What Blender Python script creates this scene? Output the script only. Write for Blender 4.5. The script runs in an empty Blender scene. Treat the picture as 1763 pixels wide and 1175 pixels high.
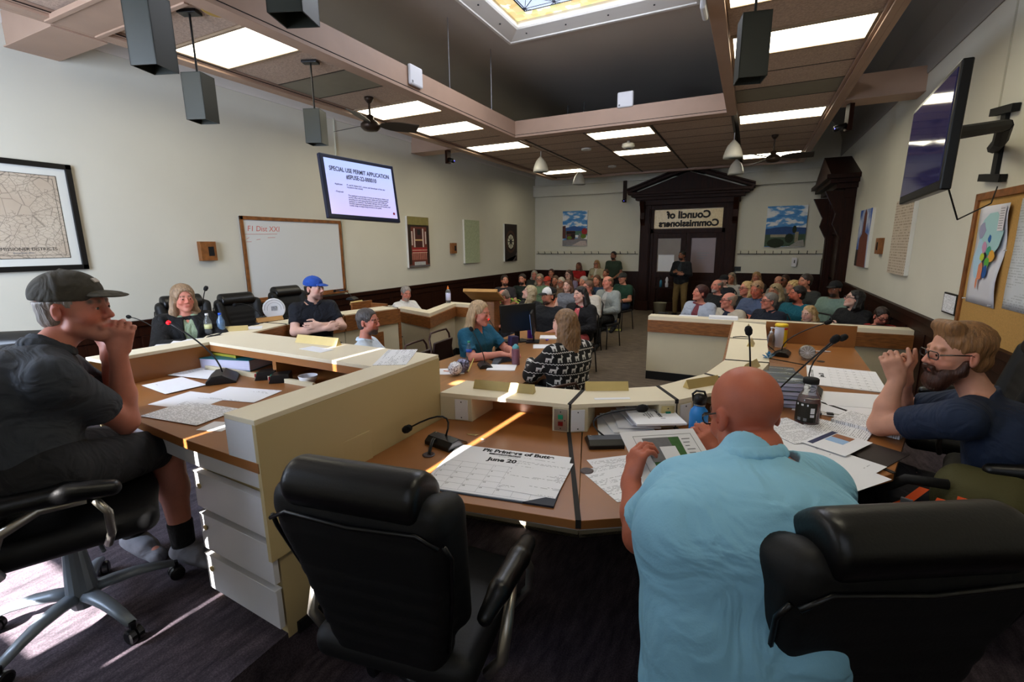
import bpy, math, random
import numpy as np
from mathutils import Vector, Matrix
random.seed(7); np.random.seed(7)
sc = bpy.context.scene
C = sc.collection

# ------------------------------------------------------------ camera
EYE = np.array([0.0, 0.0, 1.95])
FPX = 816.18; YAW, PITCH, ROLL = 0.459813, 0.20086, -0.0097875
def cam_axes():
    f = np.array([-math.sin(YAW)*math.cos(PITCH), math.cos(YAW)*math.cos(PITCH), -math.sin(PITCH)])
    r = np.array([math.cos(YAW), math.sin(YAW), 0.0]); u = np.cross(r, f)
    return r*math.cos(ROLL)+u*math.sin(ROLL), -r*math.sin(ROLL)+u*math.cos(ROLL), f
CR, CU, CF = cam_axes()
cd = bpy.data.cameras.new('camera'); cam = bpy.data.objects.new('camera', cd); C.objects.link(cam)
cd.sensor_width = 36; cd.lens = FPX*36/1763; cd.clip_start = 0.05; cd.clip_end = 200
mw = Matrix.Identity(4)
for i in range(3):
    mw[i][0] = CR[i]; mw[i][1] = CU[i]; mw[i][2] = -CF[i]; mw[i][3] = EYE[i]
cam.matrix_world = mw
sc.camera = cam
def ray(x, y): return CR*((x-881.5)/FPX) - CU*((y-587.5)/FPX) + CF
def W(x, y, X=None, Y=None, Z=None, D=None):      # where a line of sight meets a real plane (wall, desk top, floor)
    d = ray(x, y)
    t = D if D is not None else (X/d[0] if X is not None else Y/d[1] if Y is not None else (Z-EYE[2])/d[2])
    return Vector(EYE + d*t)

# ------------------------------------------------------------ light
sc.view_settings.view_transform = 'Standard'; sc.view_settings.look = 'None'
sc.view_settings.gamma = 1; sc.view_settings.use_curve_mapping = False
sc.view_settings.exposure = -0.12
w = bpy.data.worlds.new('sky'); sc.world = w; w.use_nodes = True
bg = w.node_tree.nodes['Background']; bg.inputs[0].default_value = (0.55, 0.72, 1.0, 1); bg.inputs[1].default_value = 1.2
def lamp(name, kind, loc, energy, color, **k):
    l = bpy.data.lights.new(name, kind); l.energy = energy; l.color = color
    for a, b in k.items(): setattr(l, a, b)
    o = bpy.data.objects.new(name, l); C.objects.link(o); o.location = loc
    return o
SUN_AZ, SUN_EL = math.radians(86.0), math.radians(30.0)
sd = Vector((math.cos(SUN_AZ)*math.cos(SUN_EL), math.sin(SUN_AZ)*math.cos(SUN_EL), -math.sin(SUN_EL)))
sun = lamp('sun', 'SUN', (-2, -6, 6), 105.0, (1.0, 0.95, 0.92), angle=0.009)
sun.rotation_euler = sd.to_track_quat('-Z', 'Y').to_euler()
wl = lamp('window_daylight', 'AREA', (-4.5, -1.16, 2.5), 430.0, (0.66, 0.78, 1.0), shape='RECTANGLE', size=2.8, size_y=1.9)
wl.rotation_euler = (math.radians(84), 0, math.radians(24))
wr = lamp('window_daylight', 'AREA', (0.2, -1.16, 2.7), 10.0, (0.75, 0.84, 1.0), shape='RECTANGLE', size=2.0, size_y=1.6)
wr.rotation_euler = (math.radians(82), 0, 0)
PANEL_E = 8.4      # glow of the ceiling light panels
SKY_E = 3.0        # daylight behind the stained glass

# ------------------------------------------------------------ materials
MATS = {}
def lin(c): return tuple(pow(v/255.0, 2.2) for v in c)
def mat(name, rgb, rough=0.6, metal=0.0, var=0.0, scale=8.0, bump=0.0, bscale=60.0, emit=None, es=0.0, trans=0.0, alpha=1.0, stretch=None, coat=0.0, spec=0.5, attr=False, ior=1.45, sheen=0.0, vscale2=None, rgb2=None):
    """rgb is 0-255 sRGB of the thing's own colour"""
    if name in MATS: return MATS[name]
    m = bpy.data.materials.new(name); m.use_nodes = True; nt = m.node_tree; N = nt.nodes; L = nt.links
    b = N['Principled BSDF']; col = lin(rgb)
    b.inputs['Base Color'].default_value = (*col, 1); b.inputs['Roughness'].default_value = rough
    b.inputs['Metallic'].default_value = metal; b.inputs['IOR'].default_value = ior
    b.inputs['Specular IOR Level'].default_value = spec
    b.inputs['Transmission Weight'].default_value = trans; b.inputs['Coat Weight'].default_value = coat
    if sheen: b.inputs['Sheen Weight'].default_value = sheen
    if alpha < 1: b.inputs['Alpha'].default_value = alpha
    if emit: b.inputs['Emission Color'].default_value = (*lin(emit), 1); b.inputs['Emission Strength'].default_value = es
    tc = N.new('ShaderNodeTexCoord'); src = tc.outputs['Object']
    if stretch:
        mp = N.new('ShaderNodeMapping'); mp.inputs['Scale'].default_value = stretch; L.new(src, mp.inputs[0]); src = mp.outputs[0]
    csock = None
    if attr:
        at = N.new('ShaderNodeVertexColor'); at.layer_name = 'Col'
        csock = at.outputs['Color']; L.new(csock, b.inputs['Base Color'])
    if var > 0 or rgb2:
        n = N.new('ShaderNodeTexNoise'); n.inputs['Scale'].default_value = scale; n.inputs['Detail'].default_value = 5; L.new(src, n.inputs['Vector'])
        r = N.new('ShaderNodeValToRGB'); r.color_ramp.elements[0].position = 0.32; r.color_ramp.elements[1].position = 0.68
        if rgb2: c0, c1 = lin(rgb2), col
        elif attr: c0 = (1-var,)*3; c1 = (1.0, 1.0, 1.0)
        else: c0 = tuple(c*(1-var) for c in col); c1 = tuple(min(1, c*(1+var*0.6)) for c in col)
        r.color_ramp.elements[0].color = (*c0, 1); r.color_ramp.elements[1].color = (*c1, 1); L.new(n.outputs['Fac'], r.inputs[0])
        if attr:
            mx = N.new('ShaderNodeMix'); mx.data_type = 'RGBA'; mx.blend_type = 'MULTIPLY'; mx.inputs[0].default_value = 1
            L.new(csock, mx.inputs[6]); L.new(r.outputs[0], mx.inputs[7]); L.new(mx.outputs[2], b.inputs['Base Color'])
        else: L.new(r.outputs[0], b.inputs['Base Color'])
    if bump > 0:
        n2 = N.new('ShaderNodeTexNoise'); n2.inputs['Scale'].default_value = bscale; n2.inputs['Detail'].default_value = 4; L.new(src, n2.inputs['Vector'])
        bp = N.new('ShaderNodeBump'); bp.inputs['Strength'].default_value = bump; bp.inputs['Distance'].default_value = 0.01
        L.new(n2.outputs['Fac'], bp.inputs['Height']); L.new(bp.outputs[0], b.inputs['Normal'])
    MATS[name] = m
    return m
def ramp_mat(name, build, rough=0.7, emit=0.0):
    """material whose colour comes from build(nodes, links, object-coordinate socket) -> colour socket"""
    if name in MATS: return MATS[name]
    m = bpy.data.materials.new(name); m.use_nodes = True; nt = m.node_tree
    b = nt.nodes['Principled BSDF']; b.inputs['Roughness'].default_value = rough
    tc = nt.nodes.new('ShaderNodeTexCoord')
    s = build(nt.nodes, nt.links, tc)
    nt.links.new(s, b.inputs['Base Color'])
    if emit: nt.links.new(s, b.inputs['Emission Color']); b.inputs['Emission Strength'].default_value = emit
    MATS[name] = m
    return m

# ------------------------------------------------------------ object helpers
def tag(o, label=None, cat=None, group=None, kind=None):
    if label: o['label'] = label
    if cat: o['category'] = cat
    if group: o['group'] = group
    if kind: o['kind'] = kind
    return o
def link(name, me, m, parent=None, loc=None, smooth=False, bevel=0.0, seg=2):
    o = bpy.data.objects.new(name, me); C.objects.link(o)
    if m is not None and not me.materials: me.materials.append(m)
    if parent is not None: o.parent = parent
    if loc is not None: o.location = loc
    if smooth:
        me.polygons.foreach_set('use_smooth', [True]*len(me.polygons))
    if bevel > 0:
        b = o.modifiers.new('bevel', 'BEVEL'); b.width = bevel; b.segments = seg; b.limit_method = 'ANGLE'; b.angle_limit = math.radians(40)
    return o
def empty(name, loc=(0, 0, 0), rz=0.0, label=None, cat=None, group=None):
    o = bpy.data.objects.new(name, None); C.objects.link(o); o.location = loc; o.rotation_euler = (0, 0, rz)
    o.empty_display_size = 0.05
    return tag(o, label, cat, group)
def copy_tree(o, parent=None):
    c = o.copy(); C.objects.link(c)
    if parent is not None: c.parent = parent
    for ch in list(o.children): copy_tree(ch, c)
    return c
class MB:
    def __init__(s): s.v = []; s.f = []; s.mi = []; s.cur = 0
    def add(s, vs, fs):
        n = len(s.v); s.v += [tuple(v) for v in vs]; s.f += [tuple(i+n for i in f) for f in fs]; s.mi += [s.cur]*len(fs); return s
    def box(s, c, d, M=None):
        x, y, z = [k/2 for k in d]
        vs = [Vector((a, b, e)) for a in (-x, x) for b in (-y, y) for e in (-z, z)]
        if M is not None: vs = [M @ v for v in vs]
        vs = [v+Vector(c) for v in vs]
        return s.add(vs, [(0, 1, 3, 2), (4, 6, 7, 5), (0, 4, 5, 1), (2, 3, 7, 6), (0, 2, 6, 4), (1, 5, 7, 3)])
    def bb(s, a, b):
        return s.box([(a[i]+b[i])/2 for i in range(3)], [abs(b[i]-a[i]) for i in range(3)])
    def prism(s, poly, z0, z1):
        ar = sum(poly[i][0]*poly[(i+1) % len(poly)][1]-poly[(i+1) % len(poly)][0]*poly[i][1] for i in range(len(poly)))
        if ar < 0: poly = poly[::-1]
        n = len(poly); vs = [(p[0], p[1], z0) for p in poly]+[(p[0], p[1], z1) for p in poly]
        return s.add(vs, [tuple(range(n))[::-1], tuple(range(n, 2*n))]+[(i, (i+1) % n, n+(i+1) % n, n+i) for i in range(n)])
    def loft(s, rings, cap=True, closed=True):
        n = len(rings[0]); vs = [p for r in rings for p in r]; fs = []
        for i in range(len(rings)-1):
            for j in range(n if closed else n-1):
                fs.append((i*n+j, i*n+(j+1) % n, (i+1)*n+(j+1) % n, (i+1)*n+j))
        if cap: fs += [tuple(range(n))[::-1], tuple(range((len(rings)-1)*n, len(rings)*n))]
        return s.add(vs, fs)
    def tube(s, pts, r, n=8):
        pts = [Vector(p) for p in pts]; rings = []; up = Vector((0.13, 0.21, 0.97))
        for i, p in enumerate(pts):
            t = (pts[min(i+1, len(pts)-1)]-pts[max(i-1, 0)]).normalized()
            a = t.cross(up)
            if a.length < 1e-3: a = t.cross(Vector((1, 0, 0)))
            a.normalize(); b = a.cross(t); rr = r[i] if isinstance(r, (list, tuple)) else r
            rings.append([p+(a*math.cos(k*2*math.pi/n)+b*math.sin(k*2*math.pi/n))*rr for k in range(n)])
            up = b
        return s.loft(rings)
    def lathe(s, prof, c=(0, 0, 0), n=20, M=None):
        rings = []
        for r, z in prof:
            ring = [Vector((r*math.cos(k*2*math.pi/n), r*math.sin(k*2*math.pi/n), z)) for k in range(n)]
            if M is not None: ring = [M @ v for v in ring]
            rings.append([v+Vector(c) for v in ring])
        return s.loft(rings)
    def mesh(s):
        me = bpy.data.meshes.new('mesh'); me.from_pydata(s.v, [], s.f); me.update(); return me
    def build(s, name, m, parent=None, loc=None, smooth=False, bevel=0.0, seg=2):
        me = s.mesh()
        if isinstance(m, (list, tuple)):
            for k in m: me.materials.append(k)
            me.polygons.foreach_set('material_index', s.mi)
            m = m[0]
        return link(name, me, m, parent, loc, smooth, bevel, seg)
def struct(o): o['kind'] = 'structure'; return o
def frame(o, x, z=None):
    """orthonormal 4x4 at o, local x along x, local y = z cross x"""
    x = Vector(x).normalized(); z = Vector(z if z is not None else (0, 0, 1)).normalized(); y = z.cross(x).normalized(); z = x.cross(y)
    M = Matrix((x, y, z)).transposed().to_4x4(); M.translation = Vector(o); return M
_fc = {}
def text_mesh(body, size, align='CENTER', extrude=0.0008, shear=0.0, sx=1.0, bold=0.0):
    cu = bpy.data.curves.new('lettering', 'FONT'); cu.body = body; cu.size = size; cu.align_x = align; cu.align_y = 'CENTER'
    cu.extrude = extrude; cu.shear = shear; cu.offset = bold; cu.resolution_u = 3
    o = bpy.data.objects.new('lettering', cu); C.objects.link(o)
    dg = bpy.context.evaluated_depsgraph_get(); me = bpy.data.meshes.new_from_object(o.evaluated_get(dg))
    bpy.data.objects.remove(o); bpy.data.curves.remove(cu)
    if sx != 1.0:
        for v in me.vertices: v.co.x *= sx
    me.materials.clear()
    return me
def text(name, body, size, m, parent, M, **k):
    me = text_mesh(body, size, **k); o = link(name, me, m, parent); o.matrix_local = M; return o
M_wall = mat('wall_paint', (207, 203, 188), 0.85, var=0.03, scale=1.5, bump=0.03, bscale=40)
M_highwall = mat('lightened_grey_paint', (216, 209, 200), 0.45, var=0.03, scale=1.2)  # pale colour makes up for light missing on the dark high ceiling
M_trimbeam = mat('beige_laminate', (172, 142, 122), 0.5, var=0.06, scale=3)
M_tile = mat('ceiling_fibre_tile', (186, 162, 144), 0.95, var=0.22, scale=55, bump=0.35, bscale=90)
M_tile2 = mat('ceiling_plain_tile', (134, 128, 112), 0.7, var=0.05)
M_track = mat('dark_ceiling_track', (52, 44, 36), 0.6)
M_panel = mat('light_panel', (255, 255, 255), 0.5, emit=(255, 246, 218), es=PANEL_E)
M_dwood = mat('dark_oak', (44, 22, 12), 0.5, spec=0.2, var=0.45, scale=5, stretch=(9, 9, 0.7), bump=0.05, bscale=30)
M_oak = mat('medium_oak', (136, 86, 46), 0.42, var=0.4, scale=6, stretch=(2, 2, 16), bump=0.04, bscale=40)
M_top = mat('desk_wood_top', (146, 95, 52), 0.36, var=0.10, scale=3, bump=0.02, bscale=60)
M_cream = mat('cream_laminate', (206, 194, 163), 0.5, var=0.03, scale=4)
M_cream2 = mat('cream_ledge_laminate', (226, 214, 186), 0.45, var=0.02, scale=4)
M_white = mat('white_laminate', (214, 213, 214), 0.45, var=0.02)
M_black = mat('black_plastic', (18, 18, 19), 0.4)
M_blackm = mat('black_matte', (12, 12, 12), 0.75)
M_gap = mat('dark_seam', (30, 24, 20), 0.8)
M_leather = mat('black_leather', (10, 10, 11), 0.36, bump=0.05, bscale=160, spec=0.55)
M_leatherd = mat('black_upholstery', (5, 5, 6), 0.6, bump=0.06, bscale=120)
M_brass = mat('brass', (206, 184, 126), 0.34, metal=0.6, var=0.1)
M_silver = mat('brushed_metal', (165, 160, 150), 0.32, metal=0.9)
M_alu = mat('grey_star_base', (120, 128, 136), 0.4, metal=0.3)
M_paper = mat('white_paper', (232, 232, 236), 0.8, var=0.01)
M_ink = mat('black_ink', (22, 22, 24), 0.7)
M_greyink = mat('grey_ink', (120, 122, 126), 0.8)
M_whitep = mat('white_plastic', (218, 218, 222), 0.4)
M_glassc = mat('clear_plastic', (240, 245, 245), 0.08, trans=0.92, ior=1.3)
def carpet(name, c1, c2, c3, sc_=(1, 1, 1), rough=0.95):
    def b(N, L, tc):
        mp = N.new('ShaderNodeMapping'); mp.inputs['Scale'].default_value = sc_; L.new(tc.outputs['Object'], mp.inputs[0])
        n = N.new('ShaderNodeTexNoise'); n.inputs['Scale'].default_value = 5; n.inputs['Detail'].default_value = 6; n.inputs['Roughness'].default_value = 0.7; L.new(mp.outputs[0], n.inputs[0])
        n2 = N.new('ShaderNodeTexNoise'); n2.inputs['Scale'].default_value = 160; n2.inputs['Detail'].default_value = 2; L.new(tc.outputs['Object'], n2.inputs[0])
        r = N.new('ShaderNodeValToRGB'); e = r.color_ramp.elements; e[0].position = 0.36; e[0].color = (*lin(c1), 1); e[1].position = 0.66; e[1].color = (*lin(c2), 1); L.new(n.outputs['Fac'], r.inputs[0])
        r2 = N.new('ShaderNodeValToRGB'); e = r2.color_ramp.elements; e[0].position = 0.4; e[0].color = (0.35, 0.35, 0.35, 1); e[1].position = 0.62; e[1].color = (*lin(c3), 1); L.new(n2.outputs['Fac'], r2.inputs[0])
        mx = N.new('ShaderNodeMix'); mx.data_type = 'RGBA'; mx.blend_type = 'MULTIPLY'; mx.inputs[0].default_value = 0.75
        L.new(r.outputs[0], mx.inputs[6]); L.new(r2.outputs[0], mx.inputs[7]); return mx.outputs[2]
    return ramp_mat(name, b, rough)
M_carpet = carpet('brown_carpet', (88, 76, 64), (122, 106, 88), (250, 250, 250), (1, 4, 1))
M_carpet2 = carpet('plum_grey_carpet', (50, 42, 50), (92, 80, 88), (255, 255, 255), (6, 1.4, 1))
XL, XR, YB, YF = -6.26, 1.80, 14.4, -1.3
ZH, ZC = 4.95, 3.775
DAIS, TIER = 0.25, 0.45
# ---------------- floor, dais, walls
def slab(name, a, b, m): return struct(MB().bb(a, b).build(name, m))
slab('floor', (XL-.2, YF-.2, -.1), (XR+.2, YB+.2, 0), M_carpet)
dpoly = [(XL, YF), (XR, YF), (XR, 6.85), (-.13, 6.85), (-.13, 3.6), (-.25, 3.1), (-.50, 2.72), (-.9, 2.47), (-1.66, 2.36), (-2.0, 3.0), (-3.9, 2.6), (-4.33, 3.0), (-4.30, 5.0), (-4.33, 5.9), (XL, 5.9)]
tag(MB().prism(dpoly, 0.0, DAIS).build('floor_dais', M_carpet2), kind='structure')
tag(MB().prism([(XL, YF), (-1.52, YF), (-1.52, 2.5), (-2.2, 2.85), (-4.6, 2.55), (XL, 2.45)], DAIS, TIER).build('floor_chair_platform', M_carpet2), kind='structure')
slab('wall_left', (XL-.15, YF, 0), (XL, YB, ZH), M_wall)
slab('wall_right', (XR, YF, 0), (XR+.15, YB, ZH), M_wall)
slab('wall_back', (XL, YB, 0), (XR, YB+.15, ZH), M_wall)
# unseen wall behind the camera: window gaps are plain holes shaped for the sun stripes
wb = MB()
def wallseg(x0, x1, z0, z1): wb.bb((x0, YF-.15, z0), (x1, YF, z1))
SILL = TIER+1.07
holes = [(-2.152, -2.135, 1.58, 3.6), (-2.437, -2.423, 3.25, 3.42), (-1.388, -1.363, 1.9, 3.6), (-2.62, -2.20, 3.45, 3.6), (-3.42, -2.42, SILL, SILL+.25)]
xs = sorted([XL, XR]+[v for h in holes for v in h[:2]])
for a, b in zip(xs[:-1], xs[1:]):
    if b-a < 1e-4: continue
    m_ = (a+b)/2; z = 0
    for h in sorted([q for q in holes if q[0] < m_ < q[1]], key=lambda q: q[2]):
        if h[2] > z: wallseg(a, b, z, h[2])
        z = max(z, h[3])
    wallseg(a, b, z, ZH)
struct(wb.build('wall_front', M_wall))
# high ceiling with a hole for the skylight
SK = (-3.50, -0.80, 4.3, 7.08)
cb = MB(); 
for a, b in (((XL, YF), (SK[0], YB)), ((SK[1], YF), (XR, YB)), ((SK[0], YF), (SK[1], SK[2])), ((SK[0], SK[3]), (SK[1], YB))):
    cb.bb((*a, ZH), (*b, ZH+.12))
struct(cb.build('ceiling', M_highwall))
# cove moulding lines and grey upper wall band on both long walls
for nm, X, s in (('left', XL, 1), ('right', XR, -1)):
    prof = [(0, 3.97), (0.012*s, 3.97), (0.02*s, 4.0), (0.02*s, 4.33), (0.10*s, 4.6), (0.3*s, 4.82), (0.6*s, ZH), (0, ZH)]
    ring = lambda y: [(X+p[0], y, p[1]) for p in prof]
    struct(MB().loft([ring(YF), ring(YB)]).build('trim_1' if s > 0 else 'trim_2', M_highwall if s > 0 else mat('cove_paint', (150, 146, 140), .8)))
# wainscot
def wains(name, X0, Y0, X1, Y1, n, out):
    # panelled dark oak along a wall; out = inward normal
    L_ = Vector((X1-X0, Y1-Y0, 0)); ln = L_.length; t = L_/ln; o = Vector((*out, 0)); mb = MB(); A = Vector((X0, Y0, 0))
    def bx(s0, s1, z0, z1, d): 
        c = A+t*((s0+s1)/2)+o*(d/2); c.z = (z0+z1)/2
        mb.box(c, (s1-s0, d, z1-z0), Matrix((t, o, Vector((0, 0, 1)))).transposed())
    bx(0, ln, 0, 1.10, .02); bx(0, ln, 0, .16, .045); bx(0, ln, .95, 1.07, .035); bx(0, ln, 1.07, 1.135, .06)
    for i in range(n+1):
        s = i*ln/n; bx(max(0, s-.05), min(ln, s+.05), .16, .95, .032)
    return struct(mb.build(name, M_dwood, bevel=.004))
wains('baseboard_left', XL, -1.3, XL, YB, 22, (1, 0))
wains('baseboard_right', XR, YB-.02, XR, -1.3, 22, (-1, 0))
wains('baseboard_back', -2.9, YB, XL, YB, 6, (0, -1)); wains('baseboard_rear', XR, YB, -.42, YB, 4, (0, -1))
# bulkhead on the back wall
sb = MB().bb((XL, YB-.16, 3.40), (XR, YB, 3.70)).bb((XL, YB-.19, 3.70), (XR, YB, 3.745))
struct(sb.build('trim_3', M_wall, bevel=.01))
# ---------------- dropped ceiling island
XA, XB, YA, YE = -5.30, 0.92, -.9, 13.55    # outer rim
OX0, OX1, OY1 = -3.83, -.455, 7.93          # opening, inner faces
def ubeam(mb, a, b): mb.bb(a, b)
rim = MB()
rim.bb((XA-.05, YA, ZC), (XA, YE, ZC+.24)); rim.bb((XB, YA, ZC), (XB+.05, YE, ZC+.24)); rim.bb((XA, YE-.05, ZC), (XB, YE, ZC+.24))
rim.bb((XA, YA, ZC+.0), (XA+.10, YE-.05, ZC+.025)); rim.bb((XB-.06, YA, ZC), (XB, YE-.05, ZC+.025)); rim.bb((XA+.1, YE-.13, ZC), (XB-.06, YE-.05, ZC+.025))
rim.bb((XA+.1, YA, ZC+.025), (XA+.13, YE, ZC+.06)); rim.bb((XB-.09, YA, ZC+.025), (XB-.06, YE, ZC+.06))
struct(rim.build('trim_4', M_trimbeam, bevel=.003))
ob = MB()
for a, b in (((OX0-.16, YA, ZC), (OX0, OY1+.22, ZC+.27)), ((OX1, YA, ZC), (OX1+.125, OY1+.22, ZC+.27)), ((OX0, OY1, ZC), (OX1, OY1+.22, ZC+.27))): ob.bb(a, b)
struct(ob.build('trim_5', M_trimbeam, bevel=.003))
gb = MB()   # shadow groove low on the inner face
gb.bb((OX0-.001, YA, ZC+.035), (OX0+.002, OY1, ZC+.043)); gb.bb((OX0, OY1-.002, ZC+.035), (OX1, OY1+.001, ZC+.043)); gb.bb((OX1-.002, YA, ZC+.035), (OX1+.001, OY1, ZC+.043))
gb.bb((XA+.128, YA, ZC+.026), (XA+.134, YE, ZC+.034)); gb.bb((OX0-.165, YA, ZC+.02), (OX0-.159, OY1+.22, ZC+.026))
struct(gb.build('trim_6', M_gap))
# short tie beams from island to the side walls
for k, (x0, x1, y0, y1) in enumerate(((XL, XA, 8.17, 8.5), (XL, XA-.05, 2.26, 2.62), (XB+.05, XR, 8.0, 8.35))):
    struct(MB().bb((x0, y0, ZC), (x1, y1, ZC+.29)).bb((x0, y0-.02, ZC-.012), (x1, y1+.02, ZC)).build('trim_%d' % (7+k), M_trimbeam, bevel=.003))
struct(MB().bb((XA, 2.22, ZC), (OX0-.16, 2.52, ZC+.27)).bb((XA, 2.18, ZC-.012), (OX0-.16, 2.22, ZC+.03)).bb((XA, 2.52, ZC-.012), (OX0-.16, 2.56, ZC+.03)).build('trim_10', M_trimbeam, bevel=.003))
# tiles: rows of 0.605 m in columns; some cells hold light panels
lights = {}
def put_light(x0, x1, y0, y1, label):
    t = empty('ceiling_light', ((x0+x1)/2, (y0+y1)/2, ZC+.05), 0, label, 'ceiling light', 'fluorescent panels in the dropped ceiling')
    w_, h_ = (x1-x0), (y1-y0)
    MB().box((0, 0, .0), (w_-.05, h_-.05, .012)).build('diffuser', M_panel, t)
    fb = MB()
    for sx in (-1, 1): fb.box((sx*(w_/2-.014), 0, .0), (.026, h_, .026))
    for sy in (-1, 1): fb.box((0, sy*(h_/2-.014), .0), (w_-.054, .026, .026))
    fb.build('frame', mat('light_frame', (150, 128, 104), .5), t)
colsX = [(XA+.14, OX0-.16), (OX0-.14, -2.745), (-2.725, -1.61), (-1.59, OX1+.05), (OX1+.13, XB-.09)]
tb = MB(); tp = MB(); tr = MB()
LITS = {(0, 3.05): 'large bright ceiling light panel nearest the framed map on the left', (0, 5.42): 'bright ceiling light panel right beside the ceiling fan on the left', (0, 6.63): 'bright ceiling light panel just beyond the left ceiling fan blades',
        (0, 8.40): 'bright ceiling light panel at the far left corner of the open skylight well', (0, 12.1): 'small distant ceiling light panel in the far left corner of the ceiling',
        (4, 4.08): 'ceiling light panel cut by the top edge of the picture, right strip', (4, 5.29): 'wide bright ceiling light panel behind the grey hanging box fixture at right', (4, 8.40): 'bright ceiling light panel at right between skylight well and far ceiling fan',
        (4, 12.1): 'distant ceiling light panel behind the far ceiling fan blades at right', (2, 8.40): 'bright ceiling light panel centred just past the far skylight beam', (2, 10.3): 'narrow looking bright light panel beyond the round ceiling speaker',
        (0, .7): 'ceiling light panel above and behind the camera at left', (4, 1.0): 'ceiling light panel above and behind the camera at right'}
def rows(y0, y1, p=.605):
    n = max(1, round((y1-y0)/p)); return [y0+(y1-y0)*i/n for i in range(n+1)]
for ci, (x0, x1) in enumerate(colsX):
    segs = []
    if ci in (0, 4):
        ys = [-.3+.605*k for k in range(-1, 40)]
        base = 3.05 if ci == 0 else 4.08
        ys = sorted([base+.605*k for k in range(-8, 10) if YA < base+.605*k < 7.9]+[8.40+.61*k for k in range(0, 9)]+[YE-.08])
        if ci == 0: ys = [y for y in ys if not (2.1 < y < 2.6)]+[2.22, 2.52]; ys.sort()
    else: ys = [8.16]+[8.40+.61*k for k in range(0, 9)]+[YE-.08]
    for a, b in zip(ys[:-1], ys[1:]):
        if ci == 0 and abs(a-2.22) < .01: continue
        key = [k for k in LITS if k[0] == ci and a-.16 < k[1] < a+.31 and b-a > .4]
        if key: put_light(x0, x1, a, b, LITS.pop(key[0])); continue
        (tp if (ci == 0 and 4.0 < a < 4.5) or (ci == 4 and 6.8 < a < 7.4) else tb).bb((x0, a+.006, ZC+.055), (x1, b-.006, ZC+.075))
        tr.bb((x0, a-.01, ZC+.052), (x1, a+.008, ZC+.07))
for x in (-3.86, -2.735, -1.60, -.40): tr.bb((x-.016, 8.16, ZC+.045), (x+.016, YE-.08, ZC+.07))
tr.bb((XA, YA, ZC+.1), (OX0-.05, YE, ZC+.12)); tr.bb((OX1+.05, YA, ZC+.1), (XB, YE, ZC+.12)); tr.bb((OX0, OY1+.1, ZC+.1), (OX1, YE, ZC+.12))
struct(tb.build('ceiling_tiles', M_tile, bevel=.004)); struct(tp.build('ceiling_access_tiles', M_tile2)); struct(tr.build('ceiling_tracks', M_track))
# ---------------- skylight
def sk_glass(N, L, tc):
    # stained glass: blue-white lights crossed by dark leads, amber and green blocks round the border
    sep = N.new('ShaderNodeSeparateXYZ'); L.new(tc.outputs['Object'], sep.inputs[0])
    def mth(op, a, b=None):
        n = N.new('ShaderNodeMath'); n.operation = op
        for i, v in enumerate((a, b)):
            if v is None: continue
            if isinstance(v, (int, float)): n.inputs[i].default_value = v
            else: L.new(v, n.inputs[i])
        return n.outputs[0]
    X, Y = sep.outputs[0], sep.outputs[1]
    def line(expr, p, wd): # dark lines where frac near 0
        f = mth('FRACT', mth('MULTIPLY', expr, 1/p)); d = mth('ABSOLUTE', mth('SUBTRACT', f, 0.5)); return mth('GREATER_THAN', d, 0.5-wd)
    l = mth('MAXIMUM', line(mth('ADD', X, Y), .42, .022), line(mth('SUBTRACT', X, Y), .42, .022))
    l = mth('MAXIMUM', l, mth('MAXIMUM', line(X, .42, .02), line(Y, .42, .02)))
    l = mth('MAXIMUM', l, mth('MAXIMUM', line(mth('ADD', mth('MULTIPLY', X, 2), Y), .84, .010), line(mth('SUBTRACT', mth('MULTIPLY', X, 2), Y), .84, .010)))
    dx = mth('SUBTRACT', (SK[1]-SK[0])/2-.28, mth('ABSOLUTE', X)); dy = mth('SUBTRACT', (SK[3]-SK[2])/2-.28, mth('ABSOLUTE', Y))
    dm = mth('MINIMUM', dx, dy); border = mth('LESS_THAN', dm, .20); edge = mth('LESS_THAN', mth('ABSOLUTE', mth('SUBTRACT', dm, .20)), .012)
    br = N.new('ShaderNodeTexVoronoi'); br.inputs['Scale'].default_value = 11; br.distance = 'CHEBYCHEV'; L.new(tc.outputs['Object'], br.inputs[0])
    r = N.new('ShaderNodeValToRGB'); r.color_ramp.interpolation = 'CONSTANT'
    cols = [(0, (206, 176, 120)), (.3, (226, 206, 150)), (.5, (190, 196, 130)), (.68, (216, 192, 140)), (.85, (236, 232, 206))]
    e = r.color_ramp.elements; e[0].color = (*lin(cols[0][1]), 1); e[1].position = cols[1][0]; e[1].color = (*lin(cols[1][1]), 1)
    for p, c in cols[2:]: q = e.new(p); q.color = (*lin(c), 1)
    s2 = N.new('ShaderNodeSeparateColor'); L.new(br.outputs['Color'], s2.inputs[0]); L.new(s2.outputs[0], r.inputs[0])
    m1 = N.new('ShaderNodeMix'); m1.data_type = 'RGBA'; L.new(l, m1.inputs[0]); m1.inputs[6].default_value = (*lin((196, 212, 238)), 1); m1.inputs[7].default_value = (*lin((26, 34, 52)), 1)
    m2 = N.new('ShaderNodeMix'); m2.data_type = 'RGBA'; L.new(border, m2.inputs[0]); L.new(m1.outputs[2], m2.inputs[6]); L.new(r.outputs[0], m2.inputs[7])
    m3 = N.new('ShaderNodeMix'); m3.data_type = 'RGBA'; L.new(edge, m3.inputs[0]); L.new(m2.outputs[2], m3.inputs[6]); m3.inputs[7].default_value = (*lin((30, 30, 36)), 1)
    return m3.outputs[2]
cx, cy = (SK[0]+SK[1])/2, (SK[2]+SK[3])/2; hx, hy = (SK[1]-SK[0])/2, (SK[3]-SK[2])/2
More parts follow.
